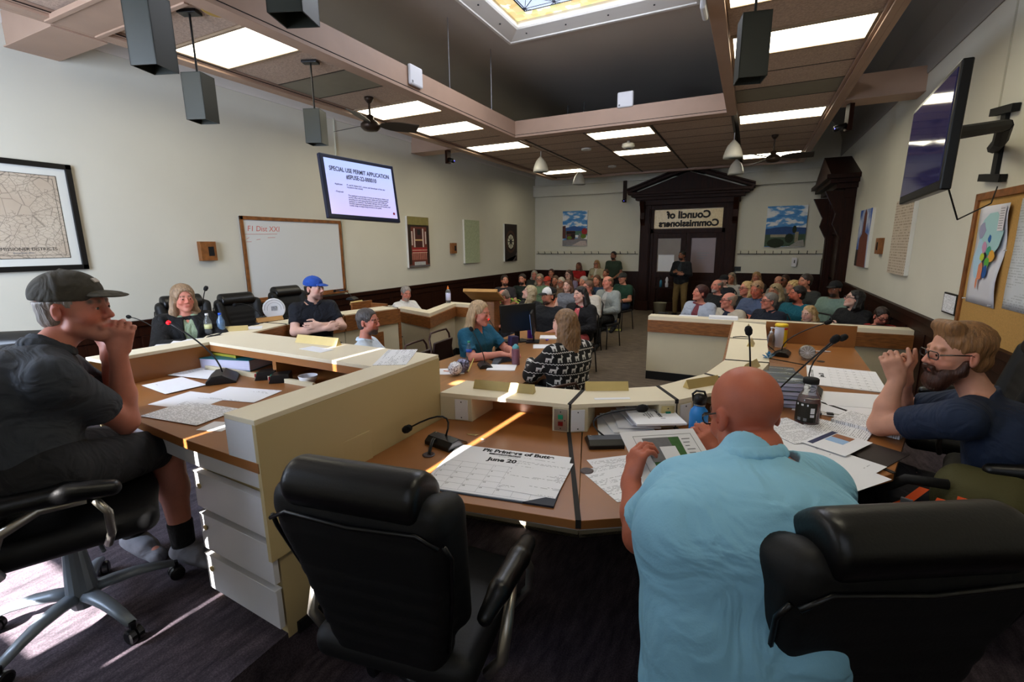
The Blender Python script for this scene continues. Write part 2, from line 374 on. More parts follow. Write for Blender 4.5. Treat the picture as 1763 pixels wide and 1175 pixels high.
sk = empty('skylight', (cx, cy, ZH), 0, 'stained glass skylight with white moulded frame in the high dark ceiling', 'skylight')
MB().box((0, 0, .13), (2*hx-.5, 2*hy-.5, .01)).build('stained_glass', ramp_mat('stained_glass', sk_glass, .3, SKY_E*0.45), sk)
M_skyf = mat('skylight_frame_paint', (244, 242, 236), .5)
rings = []
for d, z in ((.26, .125), (.26, .05), (.24, .03), (.07, -.03), (.05, -.035), (.045, -.05), (.01, -.055), (0, -.03), (0, .03), (.3, .16), (.3, .14)):
    rings.append([(-hx+d, -hy+d, z), (hx-d, -hy+d, z), (hx-d, hy-d, z), (-hx+d, hy-d, z)])
fr = MB(); fr.loft(rings, cap=False); fr.build('frame', M_skyf, sk)
sr = MB()
for k in range(5): sr.lathe([(.012, 0), (.012, .01)], (-1.0+k*.6, hy-.15, -.012), 8); 
for k in range(5): sr.lathe([(.012, 0), (.012, .01)], (-hx+.15, -1.0+k*.6, -.012), 8)
sr.build('screws', M_black, sk)
skl = lamp('skylight_daylight', 'AREA', (cx, cy, ZH+.10), 90.0, (0.84, 0.88, 1.0), shape='RECTANGLE', size=2*hx-.6, size_y=2*hy-.6)
# suspension rods
for k, (x, y) in enumerate(((OX0-.06, 7.2), (OX0-.06, 6.0), (OX1+.06, 6.6))):
    o = MB().tube([(x, y, ZC+.26), (x, y, ZH+.02)], .006, 6).build('suspension_rod', mat('rod_steel', (150, 150, 155), .4, .5))
    tag(o, ['bright thin steel rod hanging from the dark ceiling to the beam corner', 'dimmer thin steel rod further left above the white router', 'thin steel rod above the right skylight beam'][k], 'rod', 'rods holding up the dropped ceiling')
# ---------------- doorway with pediment at the back
DX = -1.62
dr = MB(); y = YB
def dbx(x0, x1, z0, z1, d0, d1, m=dr): m.bb((DX+x0, y-d1, z0), (DX+x1, y-d0, z1))
for s in (-1, 1):
    a, b = sorted((s*.98, s*1.27)); dbx(a, b, 0, 3.05, 0, .16); a, b = sorted((s*1.01, s*1.24)); dbx(a, b, .3, 2.9, .16, .20)
    a, b = sorted((s*.95, s*1.30)); dbx(a, b, 0, .28, 0, .2); a, b = sorted((s*.90, s*.98)); dbx(a, b, 0, 3.0, 0, .10)
    rg = []
    for z, d in ((2.35, .17), (2.5, .22), (2.62, .30), (2.8, .30), (2.95, .38), (3.1, .48)): rg.append([(DX+s*1.20-.06, y, z), (DX+s*1.20+.06, y, z), (DX+s*1.20+.06, y-d, z), (DX+s*1.20-.06, y-d, z)])
    dr.loft(rg)
dbx(-1.30, 1.30, 3.0, 3.14, 0, .24); dbx(-1.40, 1.40, 3.14, 3.22, 0, .34); dbx(-1.5, 1.5, 3.22, 3.28, 0, .44); dbx(-1.58, 1.58, 3.28, 3.35, 0, .52)
def gable(x, z0, zt, d): 
    dr.loft([[(DX-x, y, z0), (DX+x, y, z0), (DX, y, zt)], [(DX-x, y-d, z0), (DX+x, y-d, z0), (DX, y-d, zt)]])
gable(1.42, 3.35, 3.83, .30)
for s in (-1, 1):  # raking cornice
    A = Vector((DX+s*1.62, y, 3.33)); B = Vector((DX, y, 3.88)); up = Vector((0, 0, .075))
    for o0, o1, d in ((0, .075, .44), (.075, .12, .53)):
        dr.loft([[A+Vector((0, 0, o0)), B+Vector((0, 0, o0)), B+Vector((0, 0, o1)), A+Vector((0, 0, o1))], [A+Vector((0, -d, o0)), B+Vector((0, -d, o0)), B+Vector((0, -d, o1)), A+Vector((0, -d, o1))]])
dbx(-.98, .98, 2.88, 3.0, 0, .12); dbx(-.98, .98, 2.22, 2.34, 0, .10)
struct(dr.build('door_1', M_dwood, bevel=.004))
dl = MB()
for s in (-1, 1):
    x0, x1 = sorted((s*.01, s*.90)); m_ = (x0+x1)/2
    dbx(x0, x0+.13, 0, 2.22, .03, .08, dl); dbx(x1-.13, x1, 0, 2.22, .03, .08, dl); dbx(x0+.13, x1-.13, 2.08, 2.22, .03, .08, dl)
    dbx(x0+.13, x1-.13, .96, 1.13, .03, .08, dl); dbx(x0+.13, x1-.13, 0, .25, .03, .08, dl); dbx(x0+.13, x1-.13, .25, .96, .03, .05, dl)
    dbx(x0+.2, x1-.2, .32, .88, .05, .07, dl)
dl.build('door_leaves', M_dwood, bpy.data.objects['door_1'], bevel=.004)
gl = MB(); dbx(-.78, -.14, 1.13, 2.08, .05, .056, gl)
gl.build('left_pane', mat('brown_frosted_glass', (118, 100, 76), .35, var=.1, scale=2), bpy.data.objects['door_1'])
gl = MB(); dbx(.14, .78, 1.13, 2.08, .05, .056, gl)
gl.build('right_pane', mat('grey_frosted_glass', (140, 122, 124), .35, var=.08, scale=2), bpy.data.objects['door_1'])
gl = MB(); dbx(-.74, -.3, 1.15, 1.62, .057, .060, gl); gl.build('notice_sheet', M_paper, bpy.data.objects['door_1'])
gl = MB()
for k in range(3): dbx(.30, .62-.05*k, 1.66-.07*k, 1.675-.07*k, .0565, .058, gl)
gl.build('door_lettering', M_greyink, bpy.data.objects['door_1'])
gl = MB(); dbx(-.9, .9, 2.36, 2.86, .05, .056, gl)
def tglass(N, L, tc):
    n = N.new('ShaderNodeTexNoise'); n.inputs['Scale'].default_value = 30; L.new(tc.outputs['Object'], n.inputs[0])
    r = N.new('ShaderNodeValToRGB'); e = r.color_ramp.elements; e[0].color = (*lin((150, 128, 86)), 1); e[1].color = (*lin((196, 176, 130)), 1); L.new(n.outputs['Fac'], r.inputs[0]); return r.outputs[0]
gl.build('transom_glass', ramp_mat('transom_glass', tglass, .3, .22), bpy.data.objects['door_1'])
dlamp = lamp('hall_lamp_through_glass', 'POINT', (DX+.25, YB-.16, 2.60), 0.0, (1, .85, .5))
d1 = bpy.data.objects['door_1']
Mt = Matrix(((-1, 0, 0, DX+.02), (0, 0, -1, YB-.062), (0, 1, 0, 2.71), (0, 0, 0, 1)))   # lettered to be read from the hall side: mirrored in here
text('transom_lettering', 'Council of', .27, M_ink, d1, Mt, extrude=.001, bold=.012)
Mt2 = Mt.copy(); Mt2[2][3] = 2.48; text('transom_lettering', 'Commissioners', .25, M_ink, d1, Mt2, extrude=.001, bold=.012)
# second pedimented doorway on the right wall, seen edge on
d2 = MB(); Yc = 12.85
for s in (-1, 1):
    a, b = sorted((Yc+s*.80, Yc+s*1.08)); d2.bb((XR-.16, a, 0), (XR, b, 2.95)); d2.bb((XR-.2, a+.03, .3), (XR, b-.03, 2.85))
    rg = []
    for z, d in ((1.95, .16), (2.1, .24), (2.3, .34), (2.5, .30), (2.7, .40), (2.95, .52)): rg.append([(XR, Yc+s*1.0-.07, z), (XR, Yc+s*1.0+.07, z), (XR-d, Yc+s*1.0+.07, z), (XR-d, Yc+s*1.0-.07, z)])
    d2.loft(rg)
for x0, z0, z1, h in ((.2, 2.8, 2.98, 1.1), (.36, 2.98, 3.08, 1.2), (.48, 3.08, 3.16, 1.3), (.56, 3.16, 3.24, 1.38)): d2.bb((XR-x0, Yc-h, z0), (XR, Yc+h, z1))
d2.loft([[(XR, Yc-1.38, 3.24), (XR, Yc+1.38, 3.24), (XR, Yc, 3.74)], [(XR-.5, Yc-1.38, 3.24), (XR-.5, Yc+1.38, 3.24), (XR-.5, Yc, 3.74)]])
d2.bb((XR-.1, Yc-.8, 2.1), (XR, Yc+.8, 2.8)); d2.bb((XR-.06, Yc-.8, 0), (XR, Yc+.8, 2.1))
struct(d2.build('door_2', M_dwood, bevel=.004))
# ------------------------------------------------------------ implicit surfaces -> smooth continuous meshes
def A3(v): return np.array(v, dtype=np.float64)
def rotm(rx=0, ry=0, rz=0):
    cx, sx, cy, sy, cz, sz = math.cos(rx), math.sin(rx), math.cos(ry), math.sin(ry), math.cos(rz), math.sin(rz)
    Rx = np.array([[1, 0, 0], [0, cx, -sx], [0, sx, cx]]); Ry = np.array([[cy, 0, sy], [0, 1, 0], [-sy, 0, cy]]); Rz = np.array([[cz, -sz, 0], [sz, cz, 0], [0, 0, 1]])
    return Rz @ Rx @ Ry
I3 = np.eye(3)
class F:
    """list of shapes with smooth union / subtraction; every shape given in its own frame"""
    def __init__(s, k=0.02): s.p = []; s.k = k; s.R = I3; s.o = np.zeros(3)
    def at(s, o=(0, 0, 0), R=I3): s.o = A3(o); s.R = R; return s
    def _w(s, p): return s.o + s.R @ A3(p)
    def rc(s, a, b, ra, rb=None, k=None, op='u'):
        s.p.append(('rc', s._w(a), s._w(b), ra, ra if rb is None else rb, s.k if k is None else k, op)); return s
    def el(s, c, r, R=I3, k=None, op='u'):
        s.p.append(('el', s._w(c), A3(r) if not np.isscalar(r) else A3((r, r, r)), s.R @ R, None, s.k if k is None else k, op)); return s
    def bx(s, c, h, r, R=I3, k=None, op='u'):
        s.p.append(('bx', s._w(c), A3(h), s.R @ R, r, s.k if k is None else k, op)); return s
    def cut(s, p, n, R=0.2, k=0.004):      # remove what lies beyond the plane (p, n) within R of p
        s.p.append(('hs', s._w(p), s.R @ (A3(n)/np.linalg.norm(n)), R, None, k, 's')); return s
    def chain(s, pts, rs, k=None):
        for i in range(len(pts)-1): s.rc(pts[i], pts[i+1], rs[i], rs[i+1], k)
        return s
def _eval(p, X):
    t = p[0]
    if t == 'rc':
        a, b, ra, rb = p[1:5]; ba = b-a; L2 = ba @ ba
        pa = X-a
        h = np.clip((pa @ ba)/max(L2, 1e-12), 0, 1)
        d = pa-h[..., None]*ba
        return np.sqrt((d*d).sum(-1))-(ra+(rb-ra)*h)
    if t == 'el':
        c, r, R = p[1:4]; q = (X-c) @ R
        k0 = np.sqrt(((q/r)**2).sum(-1)); k1 = np.sqrt(((q/(r*r))**2).sum(-1))
        return k0*(k0-1.0)/np.maximum(k1, 1e-9)
    if t == 'bx':
        c, h, R, r = p[1:5]; q = np.abs((X-c) @ R)-(h-r)
        return np.sqrt((np.maximum(q, 0)**2).sum(-1))+np.minimum(q.max(-1), 0)-r
    if t == 'hs':
        c, n, Rr = p[1:4]; q = X-c
        return np.maximum(-(q @ n), np.sqrt((q*q).sum(-1))-Rr)
def _bbox(p):
    t = p[0]
    if t == 'rc': r = max(p[3], p[4]); return np.minimum(p[1], p[2])-r, np.maximum(p[1], p[2])+r
    if t == 'el': e = np.sqrt(((p[3]*p[2])**2).sum(1)); return p[1]-e, p[1]+e
    if t == 'bx': e = (np.abs(p[3])*p[2]).sum(1); return p[1]-e, p[1]+e
    return p[1]-p[3], p[1]+p[3]
EDG = [(0, 1), (2, 3), (4, 5), (6, 7), (0, 2), (1, 3), (4, 6), (5, 7), (0, 4), (1, 5), (2, 6), (3, 7)]
COR = np.array([(i >> 2 & 1, i >> 1 & 1, i & 1) for i in range(8)])
def sdf_mesh(f, res, colors=None, disp=None, base=None):
    P = f.p if isinstance(f, F) else f
    bb = [_bbox(p) for p in P if p[-1] == 'u']
    lo = np.min([b[0] for b in bb], 0)-2.5*res; hi = np.max([b[1] for b in bb], 0)+2.5*res
    n = np.ceil((hi-lo)/res).astype(int)+1
    D = np.full(n, 1.0, dtype=np.float32)
    ax = [lo[i]+np.arange(n[i])*res for i in range(3)]
    for p in P:
        k = p[-2]; b0, b1 = _bbox(p); m = k+2.2*res
        i0 = np.maximum(0, np.floor((b0-m-lo)/res).astype(int)); i1 = np.minimum(n, np.ceil((b1+m-lo)/res).astype(int)+1)
        if (i1 <= i0).any(): continue
        sl = tuple(slice(i0[j], i1[j]) for j in range(3))
        X = np.stack(np.meshgrid(*[ax[j][sl[j]] for j in range(3)], indexing='ij'), -1)
        d = _eval(p, X); e = D[sl]
        if p[-1] == 'u':
            h = np.maximum(k-np.abs(d-e), 0)/max(k, 1e-6); D[sl] = np.minimum(d, e)-h*h*k*.25
        else:
            d = -d; h = np.maximum(k-np.abs(d-e), 0)/max(k, 1e-6); D[sl] = np.maximum(d, e)+h*h*k*.25
    S = D < 0
    c = np.zeros(n-1, dtype=np.int8)
    for q in COR: c += S[q[0]:n[0]-1+q[0], q[1]:n[1]-1+q[1], q[2]:n[2]-1+q[2]]
    idx = np.argwhere((c > 0) & (c < 8))
    V = np.empty((len(idx), 8))
    for i, q in enumerate(COR): V[:, i] = D[idx[:, 0]+q[0], idx[:, 1]+q[1], idx[:, 2]+q[2]]
    acc = np.zeros((len(idx), 3)); cnt = np.zeros(len(idx))
    for a, b in EDG:
        s = (V[:, a] < 0) != (V[:, b] < 0)
        t = np.where(s, V[:, a]/np.where(s, V[:, a]-V[:, b], 1), 0)
        acc += np.where(s[:, None], COR[a]+(COR[b]-COR[a])*t[:, None], 0); cnt += s
    vs = lo+(idx+acc/cnt[:, None])*res
    vid = np.full(n-1, -1, dtype=np.int64); vid[idx[:, 0], idx[:, 1], idx[:, 2]] = np.arange(len(idx))
    fs = []
    for a in range(3):
        b_, c_ = (a+1) % 3, (a+2) % 3
        sa = [slice(1, n[j]-1) for j in range(3)]; sa[a] = slice(0, n[a]-1); sb = list(sa); sb[a] = slice(1, n[a])
        d = S[tuple(sa)].astype(np.int8)-S[tuple(sb)].astype(np.int8)
        e = np.argwhere(d != 0)
        if not len(e): continue
        sg = d[e[:, 0], e[:, 1], e[:, 2]]; off = np.ones(3, dtype=int); off[a] = 0; g = e+off
        def cell(db, dc): h = g.copy(); h[:, b_] -= db; h[:, c_] -= dc; return vid[h[:, 0], h[:, 1], h[:, 2]]
        q = np.stack([cell(1, 1), cell(0, 1), cell(0, 0), cell(1, 0)], 1)
        q[sg < 0] = q[sg < 0][:, ::-1]; fs.append(q)
    fs = np.concatenate(fs); fs = fs[(fs >= 0).all(1)]
    if disp is not None: vs = disp(vs)
    me = bpy.data.meshes.new('mesh'); me.vertices.add(len(vs)); me.vertices.foreach_set('co', vs.ravel())
    me.loops.add(fs.size); me.loops.foreach_set('vertex_index', fs.ravel().astype(np.int32))
    me.polygons.add(len(fs)); me.polygons.foreach_set('loop_start', np.arange(0, fs.size, 4, dtype=np.int32)); me.polygons.foreach_set('loop_total', np.full(len(fs), 4, dtype=np.int32))
    me.polygons.foreach_set('use_smooth', np.ones(len(fs), dtype=bool)); me.update(calc_edges=True)
    if colors is not None:
        col = np.ones((len(vs), 4)); col[:, :3] = base
        for prims, rgb, soft in colors:
            for p in prims:
                t = np.clip(.5-_eval(p, vs)/soft, 0, 1)[:, None]; col[:, :3] = col[:, :3]*(1-t)+A3(rgb)*t
        at = me.color_attributes.new('Col', 'FLOAT_COLOR', 'POINT'); at.data.foreach_set('color', col.ravel())
    return me
def folds(amp, freq, seed=0, axis=None):
    r = np.random.RandomState(seed); ks = [r.normal(size=3)*freq for _ in range(5)]; ph = r.uniform(0, 6.28, 5)
    def d(v):
        w_ = v + 0.02*np.sin(v[:, [1, 2, 0]]*freq*.7+ph[:3])
        a = sum(np.abs(np.sin(w_ @ k/1.6+p)) for k, p in zip(ks, ph))/5-.6
        c = v.mean(0); n_ = v-c; n_[:, 2] *= .3; n_ /= np.maximum(np.linalg.norm(n_, axis=1), 1e-6)[:, None]
        return v+n_*(a*amp)[:, None]
    return d
# ------------------------------------------------------------ chairs
def leg_loft(mb, a, b, wa, ha, wb_, hb):
    a, b = Vector(a), Vector(b); t = (b-a).normalized(); s = t.cross(Vector((0, 0, 1))).normalized(); rings = []
    for i in range(5):
        u = i/4; p = a.lerp(b, u)+Vector((0, 0, .018*math.sin(u*math.pi))); w_ = wa+(wb_-wa)*u; h = ha+(hb-ha)*u
        rings.append([p-s*w_, p-s*w_*.6+Vector((0, 0, h)), p+s*w_*.6+Vector((0, 0, h)), p+s*w_, p+s*w_*.7-Vector((0, 0, h*.7)), p-s*w_*.7-Vector((0, 0, h*.7))])
    mb.loft(rings)
def make_exec_chair(label, base_m, spin=0.0, h=0.0, group=None):
    t = empty('office_chair', (0, 0, 0), 0, label, 'office chair', group)
    f = F(.02); f.bx((0, .02, .47+h), (.27, .27, .055), .05, k=.03); f.el((0, .12, .50+h), (.22, .18, .04), k=.03)
    link('seat', sdf_mesh(f, .011), M_leatherd, t, smooth=True)
    f = F(.03)
    pts = [(0, -.20, .52+h), (0, -.235, .70+h), (0, -.27, .88+h), (0, -.31, 1.02+h)]; wd = [.185, .215, .245, .255]
    for i in range(3):
        for u in (0, .33, .66):
            p = A3(pts[i])*(1-u)+A3(pts[i+1])*u; w_ = wd[i]*(1-u)+wd[i+1]*u; f.bx(p, (w_, .048, .06), .04, k=.035)
    f.bx(pts[3], (.252, .05, .055), .045, k=.03)
    for s in (-1, 1): f.rc((s*.19, -.15, .62+h), (s*.225, -.26, 1.02+h), .042, .045, k=.03)
    link('backrest', sdf_mesh(f, .011), M_leatherd, t, smooth=True)
    f = F(.012); f.rc((-.185, -.315, 1.075+h), (.185, -.315, 1.075+h), .066, k=.01); f.rc((-.19, -.285, 1.05+h), (.19, -.285, 1.05+h), .066, k=.02); f.cut((-.195, -.31, 1.08+h), (-1, 0, 0), .2, .03); f.cut((.195, -.31, 1.08+h), (1, 0, 0), .2, .03)
    hr = link('head_roll', sdf_mesh(f, .009), M_leather, t, smooth=True)
    mb = MB(); z = 1.005+h; mb.tube([(-.245, -.36, z-.03), (-.19, -.365, z+.0), (0, -.368, z-.01), (.19, -.365, z+.0), (.245, -.36, z-.03)], .006, 6)
    for s in (-1, 1): mb.tube([(s*.252, -.345, z-.03), (s*.262, -.325, .93+h), (s*.232, -.27, .76+h), (s*.20, -.235, .56+h)], .006, 6)
    mb.build('piping', M_leather, t, smooth=True)
    for s in (-1, 1):
        f = F(.015); f.chain([(s*.315, .17, .66+h), (s*.32, .05, .685+h), (s*.305, -.10, .68+h), (s*.285, -.17, .64+h)], [.03, .036, .034, .024], k=.01)
        ar = link('armrest', sdf_mesh(f, .009), M_leather, t, smooth=True)
        mb = MB(); mb.tube([(s*.28, -.15, .43+h), (s*.33, -.16, .50+h), (s*.335, -.12, .60+h), (s*.32, -.02, .645+h), (s*.322, .10, .64+h)], [.018, .018, .018, .016, .012], 8)
        mb.tube([(s*.27, .13, .43+h), (s*.325, .15, .50+h), (s*.33, .15, .58+h), (s*.32, .12, .635+h)], .014, 8)
        mb.build('arm_support', M_silver, ar, smooth=True)
    mb = MB(); mb.lathe([(.028, .30+h), (.028, .43+h)], n=14); mb.lathe([(.05, .07), (.055, .10), (.046, .22), (.036, .32)], n=16); mb.box((0, -.02, .415+h), (.22, .26, .035)); mb.tube([(.1, .06, .41+h), (.2, .10, .40+h), (.24, .11, .39+h)], .008, 6)
    mb.build('gas_column', base_m, t, smooth=False, bevel=.003)
    for k in range(5):
        a = spin+k*2*math.pi/5; d = Vector((math.cos(a), math.sin(a), 0)); mb = MB()
        leg_loft(mb, d*.03+Vector((0, 0, .12)), d*.31+Vector((0, 0, .078)), .035, .022, .02, .014)
        lg = mb.build('leg', base_m, t, smooth=True)
        mb = MB(); s = d.cross(Vector((0, 0, 1))); c = d*.315+Vector((0, 0, .03))
        for q in (-1, 1):
            rings = []
            for x, r in ((.004, .03), (.022, .03), (.026, .022)):
                rings.append([c+s*q*x+(d*math.cos(j*math.pi/8)+Vector((0, 0, math.sin(j*math.pi/8))))*r for j in range(16)])
            mb.loft(rings)
        mb.tube([c+Vector((0, 0, .03)), c+Vector((0, 0, .055))], .012, 8)
        mb.build('caster', M_black, lg, smooth=False)
    return t
def place(t, loc, rz): t.location = loc; t.rotation_euler = (0, 0, rz); return t
def face(a, b): return math.atan2(b[1]-a[1], b[0]-a[0])-math.pi/2     # rotation so local +y looks from a to b
chair0 = make_exec_chair('black leather office chair, empty, in the foreground centre pulled up to the near desk', M_black, .3)
place(chair0, (-.90, 1.13, DAIS+.02), math.radians(9))
def chair(label, loc, rz, group=None):
    c = copy_tree(chair0); c['label'] = label; return place(c, loc, rz)
chair('black leather office chair behind the bald man in the blue shirt, right foreground', (.165, 1.33, DAIS+.07), math.radians(30))
capc = make_exec_chair('black office chair with grey star base under the man in the grey cap', M_alu, .5)
place(capc, (-2.34, .74, TIER-.0), math.radians(-25))
chair('black leather chair behind the bearded man, against the right wall', (1.20, 2.72, DAIS+.12), math.radians(75))
chair('black leather chair with its top showing under the corkboard, behind the bearded man', (1.28, 3.75, DAIS+.02), math.radians(82))
chair('black leather chair behind the woman in the black cardigan', (-5.30, 3.02, DAIS+.05), math.radians(-100))
chair('empty black leather chair at the left desk, nearer the woman in the cardigan', (-5.24, 3.62, DAIS+.02), math.radians(-98))
chair('black leather chair behind the man in the blue cap', (-5.32, 4.42, DAIS+.04), math.radians(-92))
chair('black leather chair cut by the left edge of the picture behind the capped man', (-4.35, 1.15, DAIS), math.radians(-140))

# stackable side chair: tubular frame, vinyl seat and back with rounded top
M_vinyl = mat('dark_brown_vinyl', (44, 24, 20), .45, bump=.08, bscale=80)
M_tubeb = mat('brown_enamel_tube', (62, 40, 34), .35, .3)
def make_side_chair(label, open_top=True, group=None, pad=None, tubem=None):
    t = empty('side_chair', (0, 0, 0), 0, label, 'chair', group)
    MB().bb((-.22, -.2, .42), (.22, .22, .47)).build('seat', pad or M_vinyl, t, bevel=.02, seg=3)
    mb = MB(); M = Matrix.Rotation(math.radians(-10), 3, 'X'); mb.box((0, -.245, .68), (.40, .035, .30), M); mb.build('backrest', pad or M_vinyl, t, bevel=.015, seg=3)
    mb = MB(); hz = .93 if open_top else .86
    mb.tube([(-.215, -.20, .44), (-.215, -.235, .62), (-.215, -.275, hz-.06), (-.17, -.285, hz), (0, -.285, hz+.005), (.17, -.285, hz), (.215, -.275, hz-.06), (.215, -.235, .62), (.215, -.20, .44)], .012, 8)
    mb.build('back_frame', tubem or M_tubeb, t, smooth=True)
    for sx in (-1, 1):
        MB().tube([(sx*.21, -.19, .43), (sx*.22, -.24, 0.005)], .011, 8).build('leg', tubem or M_tubeb, t, smooth=True)
        MB().tube([(sx*.21, .20, .43), (sx*.22, .23, 0.005)], .011, 8).build('leg', tubem or M_tubeb, t, smooth=True)
    return t
sc0 = make_side_chair('dark brown vinyl chair, nearer of the pair left of the woman in teal')
place(sc0, (-2.62, 3.42, 0), math.radians(-78))
def side(label, loc, rz, group=None):
    c = copy_tree(sc0); c['label'] = label
    if group: c['group'] = group
    return place(c, loc, rz)
side('dark brown vinyl chair with open tube top, right beside the woman in teal', (-2.86, 4.02, 0), math.radians(-85))
side('dark vinyl chair under the woman in the teal blouse', (-3.02, 4.68, 0), math.radians(-88))
side('brown chair tucked under the centre table by the reindeer cardigan', (-1.42, 3.25, 0), math.radians(60))
side('dark vinyl chair under the man in the pale blue shirt', (-2.95, 3.02, 0), math.radians(-100))

# ------------------------------------------------------------ desks
def poly_strip(mb, A, B, z0, z1):    # prism between two polylines
    mb.prism([tuple(p) for p in A]+[tuple(p) for p in B[::-1]], z0, z1)
ZD, ZL, ZD2, ZL2 = .99, 1.144, 1.195, 1.358
def lerp(a, b, t): return (a[0]+(b[0]-a[0])*t, a[1]+(b[1]-a[1])*t)
def station(label, o0, o1, i0, i1, f0, f1, pl, prr, fpts=(), z=ZD, zl=ZL, floor_=DAIS, group='desk stations of the curved dais', seam=True, plates=True, outer_panel=False):
    t = empty('desk_station', (0, 0, 0), 0, label, 'desk', group)
    e = .006
    i0, i1, o0, o1 = lerp(i0, i1, e), lerp(i0, i1, 1-e), lerp(o0, o1, e), lerp(o0, o1, 1-e)
    MB().prism([o0, o1, i1, i0], zl-.022, zl).build('ledge_top', M_cream2, t, bevel=.002)
    mb = MB(); f_ = [f0]+list(fpts)+[f1]
    mb.prism([o0, o1]+f_[::-1], z-.035, z); mb.build('desktop', M_top, t, bevel=.002)
    mb = MB(); k0, k1 = lerp(o0, i0, .1), lerp(o1, i1, .1)
    mb.prism([o0, o1, k1, k0], z, zl-.022); mb.build('back_board', M_top, t)
    mb = MB(); j0, j1 = lerp(i0, o0, .10), lerp(i1, o1, .10)
    mb.prism([i0, lerp(i0, i1, pl), lerp(k0, k1, pl), k0], z+.001, zl-.022); mb.build('pillar', M_cream, t, bevel=.0015); mb = MB(); mb.prism([lerp(i0, i1, 1-prr), i1, k1, lerp(k0, k1, 1-prr)], z+.001, zl-.022)
    mb.build('pillar', M_cream, t, bevel=.0015)
    mb = MB(); w0, w1 = lerp(o0, i0, -.06), lerp(o1, i1, -.06); mb.prism([w0, w1, o1, o0], zl-.20, zl-.012); mb.build('oak_rim', M_oak, t, bevel=.002)
    mb = MB(); g0, g1 = lerp(f0, o0, .12), lerp(f1, o1, .12); h0, h1 = lerp(f0, o0, .155), lerp(f1, o1, .155)
    mb.prism([g0, g1, h1, h0], z-.12, z-.035); mb.build('apron', M_white, t, bevel=.002)
    mb = MB(); a0, a1 = lerp(o0, i0, .02), lerp(o1, i1, .02); b0, b1 = lerp(o0, i0, .18), lerp(o1, i1, .18)
    mb.prism([a0, a1, b1, b0], .12, z-.035); mb.build('front_panel', M_cream, t); 
    mb = MB(); mb.prism([lerp(o0, i0, .08), lerp(o1, i1, .08), b1, b0], 0.0 if outer_panel else floor_, .12 if outer_panel else floor_+.02); mb.build('plinth', M_blackm, t)
    if seam:
        mb = MB(); r = .010
        def sb(a, b, z0, z1):
            d = Vector((b[0]-a[0], b[1]-a[1], 0)).normalized(); n = Vector((-d.y, d.x, 0))*r
            mb.prism([(a[0]+n.x, a[1]+n.y), (b[0]+n.x, b[1]+n.y), (b[0]-n.x, b[1]-n.y), (a[0]-n.x, a[1]-n.y)], z0, z1)
        sb(o1, i1, zl-.02, zl+.003); sb(i1, f1, z-.03, z+.004)
        mb.prism([lerp(i1, i0, -.004), lerp(i1, i0, .004), lerp(lerp(i1, i0, .004), f1, -.02), lerp(i1, f1, -.02)], z, zl)
        mb.build('seam_strip', M_gap, t)
    if plates:
        u = Vector((i1[0]-i0[0], i1[1]-i0[1], 0)).normalized(); n = Vector((u.y, -u.x, 0))
        M3 = Matrix((u, n, Vector((0, 0, 1)))).transposed(); ln = (Vector(i1)-Vector(i0)).length
        pw = min(.078, ln*pl*.8); c0 = Vector((*lerp(i0, i1, pl-.03-pw/2/ln), z+.066))+n*.003
        p = MB().box((0, 0, 0), (pw, .005, .116)).build('outlet_plate', M_whitep, t, bevel=.002); p.matrix_local = Matrix.Translation(c0) @ M3.to_4x4()
        sb_ = MB().box((0, .003, .045), (.006, .003, .006)).box((0, .003, -.045), (.006, .003, .006)).build('screws', M_black, p)
        pw = min(.07, ln*prr*.8); c1 = Vector((*lerp(i0, i1, 1-prr*.5), z+.066))+n*.003
        p = MB().box((0, 0, 0), (pw, .005, .116)).build('switch_plate', M_silver if plates != 2 else M_brass, t, bevel=.002); p.matrix_local = Matrix.Translation(c1) @ M3.to_4x4()
        MB().box((0, .006, .018), (pw*.36, .008, .022)).build('green_button', mat('green_button', (20, 130, 96), .3), p, bevel=.001)
        MB().box((0, .006, -.018), (pw*.36, .008, .022)).build('red_button', mat('dark_red_button', (110, 14, 18), .3), p, bevel=.001)
        MB().box((0, .004, .045), (.005, .003, .005)).box((0, .004, -.045), (.005, .003, .005)).box((pw*.32, .004, 0), (.005, .003, .005)).build('screws', M_black, p)
    return t
o = [(-1.487, 2.36), (-.774, 2.462), (-.412, 2.717), (-.19, 3.11), (-.095, 3.56), (-.095, 4.42), (-.09, 5.41)]
i_ = [(-1.495, 2.095), (-.762, 2.203), (-.277, 2.506), (.06, 2.97), (.18, 3.58), (.19, 4.45), (.20, 5.30)]
fr_ = [(-1.50, 1.29), (-.467, 1.457), (.10, 1.80), (.62, 2.36), (.80, 2.95), (.88, 4.05), (.93, 5.20)]
station('curved desk station nearest the camera, with the desk calendar on it', o[0], o[1], i_[0], i_[1], fr_[0], fr_[1], .26, .12)
station('desk station before the bald man, papers stuffed in its slot', o[1], o[2], i_[1], i_[2], fr_[1], fr_[2], .16, .17, fpts=[(-.347, 1.533)], plates=2)
station('desk station with the blue water bottle, at the right of the curve', o[2], o[3], i_[2], i_[3], fr_[2], fr_[3], .20, .17)
station('short wedge desk station behind the iced tea bottle', o[3], o[4], i_[3], i_[4], fr_[3], fr_[4], .2, .17)
station('right leg desk station under the stack of blue covered books', o[4], o[5], i_[4], i_[5], fr_[4], fr_[5], .12, .1, plates=False)
station('farthest desk station of the right leg, bare wood top with the wipes canister', o[5], o[6], i_[5], i_[6], fr_[5], fr_[6], .12, .1, plates=False, seam=False)
t = empty('end_board', (0, 0, 0), 0, 'upright wooden board closing the far end of the right desk', 'panel')
MB().bb((.20, 5.20, ZD), (.935, 5.225, 1.19)).build('board', M_top, t, bevel=.002); MB().bb((.20, 5.20, 1.19), (.935, 5.226, 1.196)).build('edge_strip', M_cream2, t)
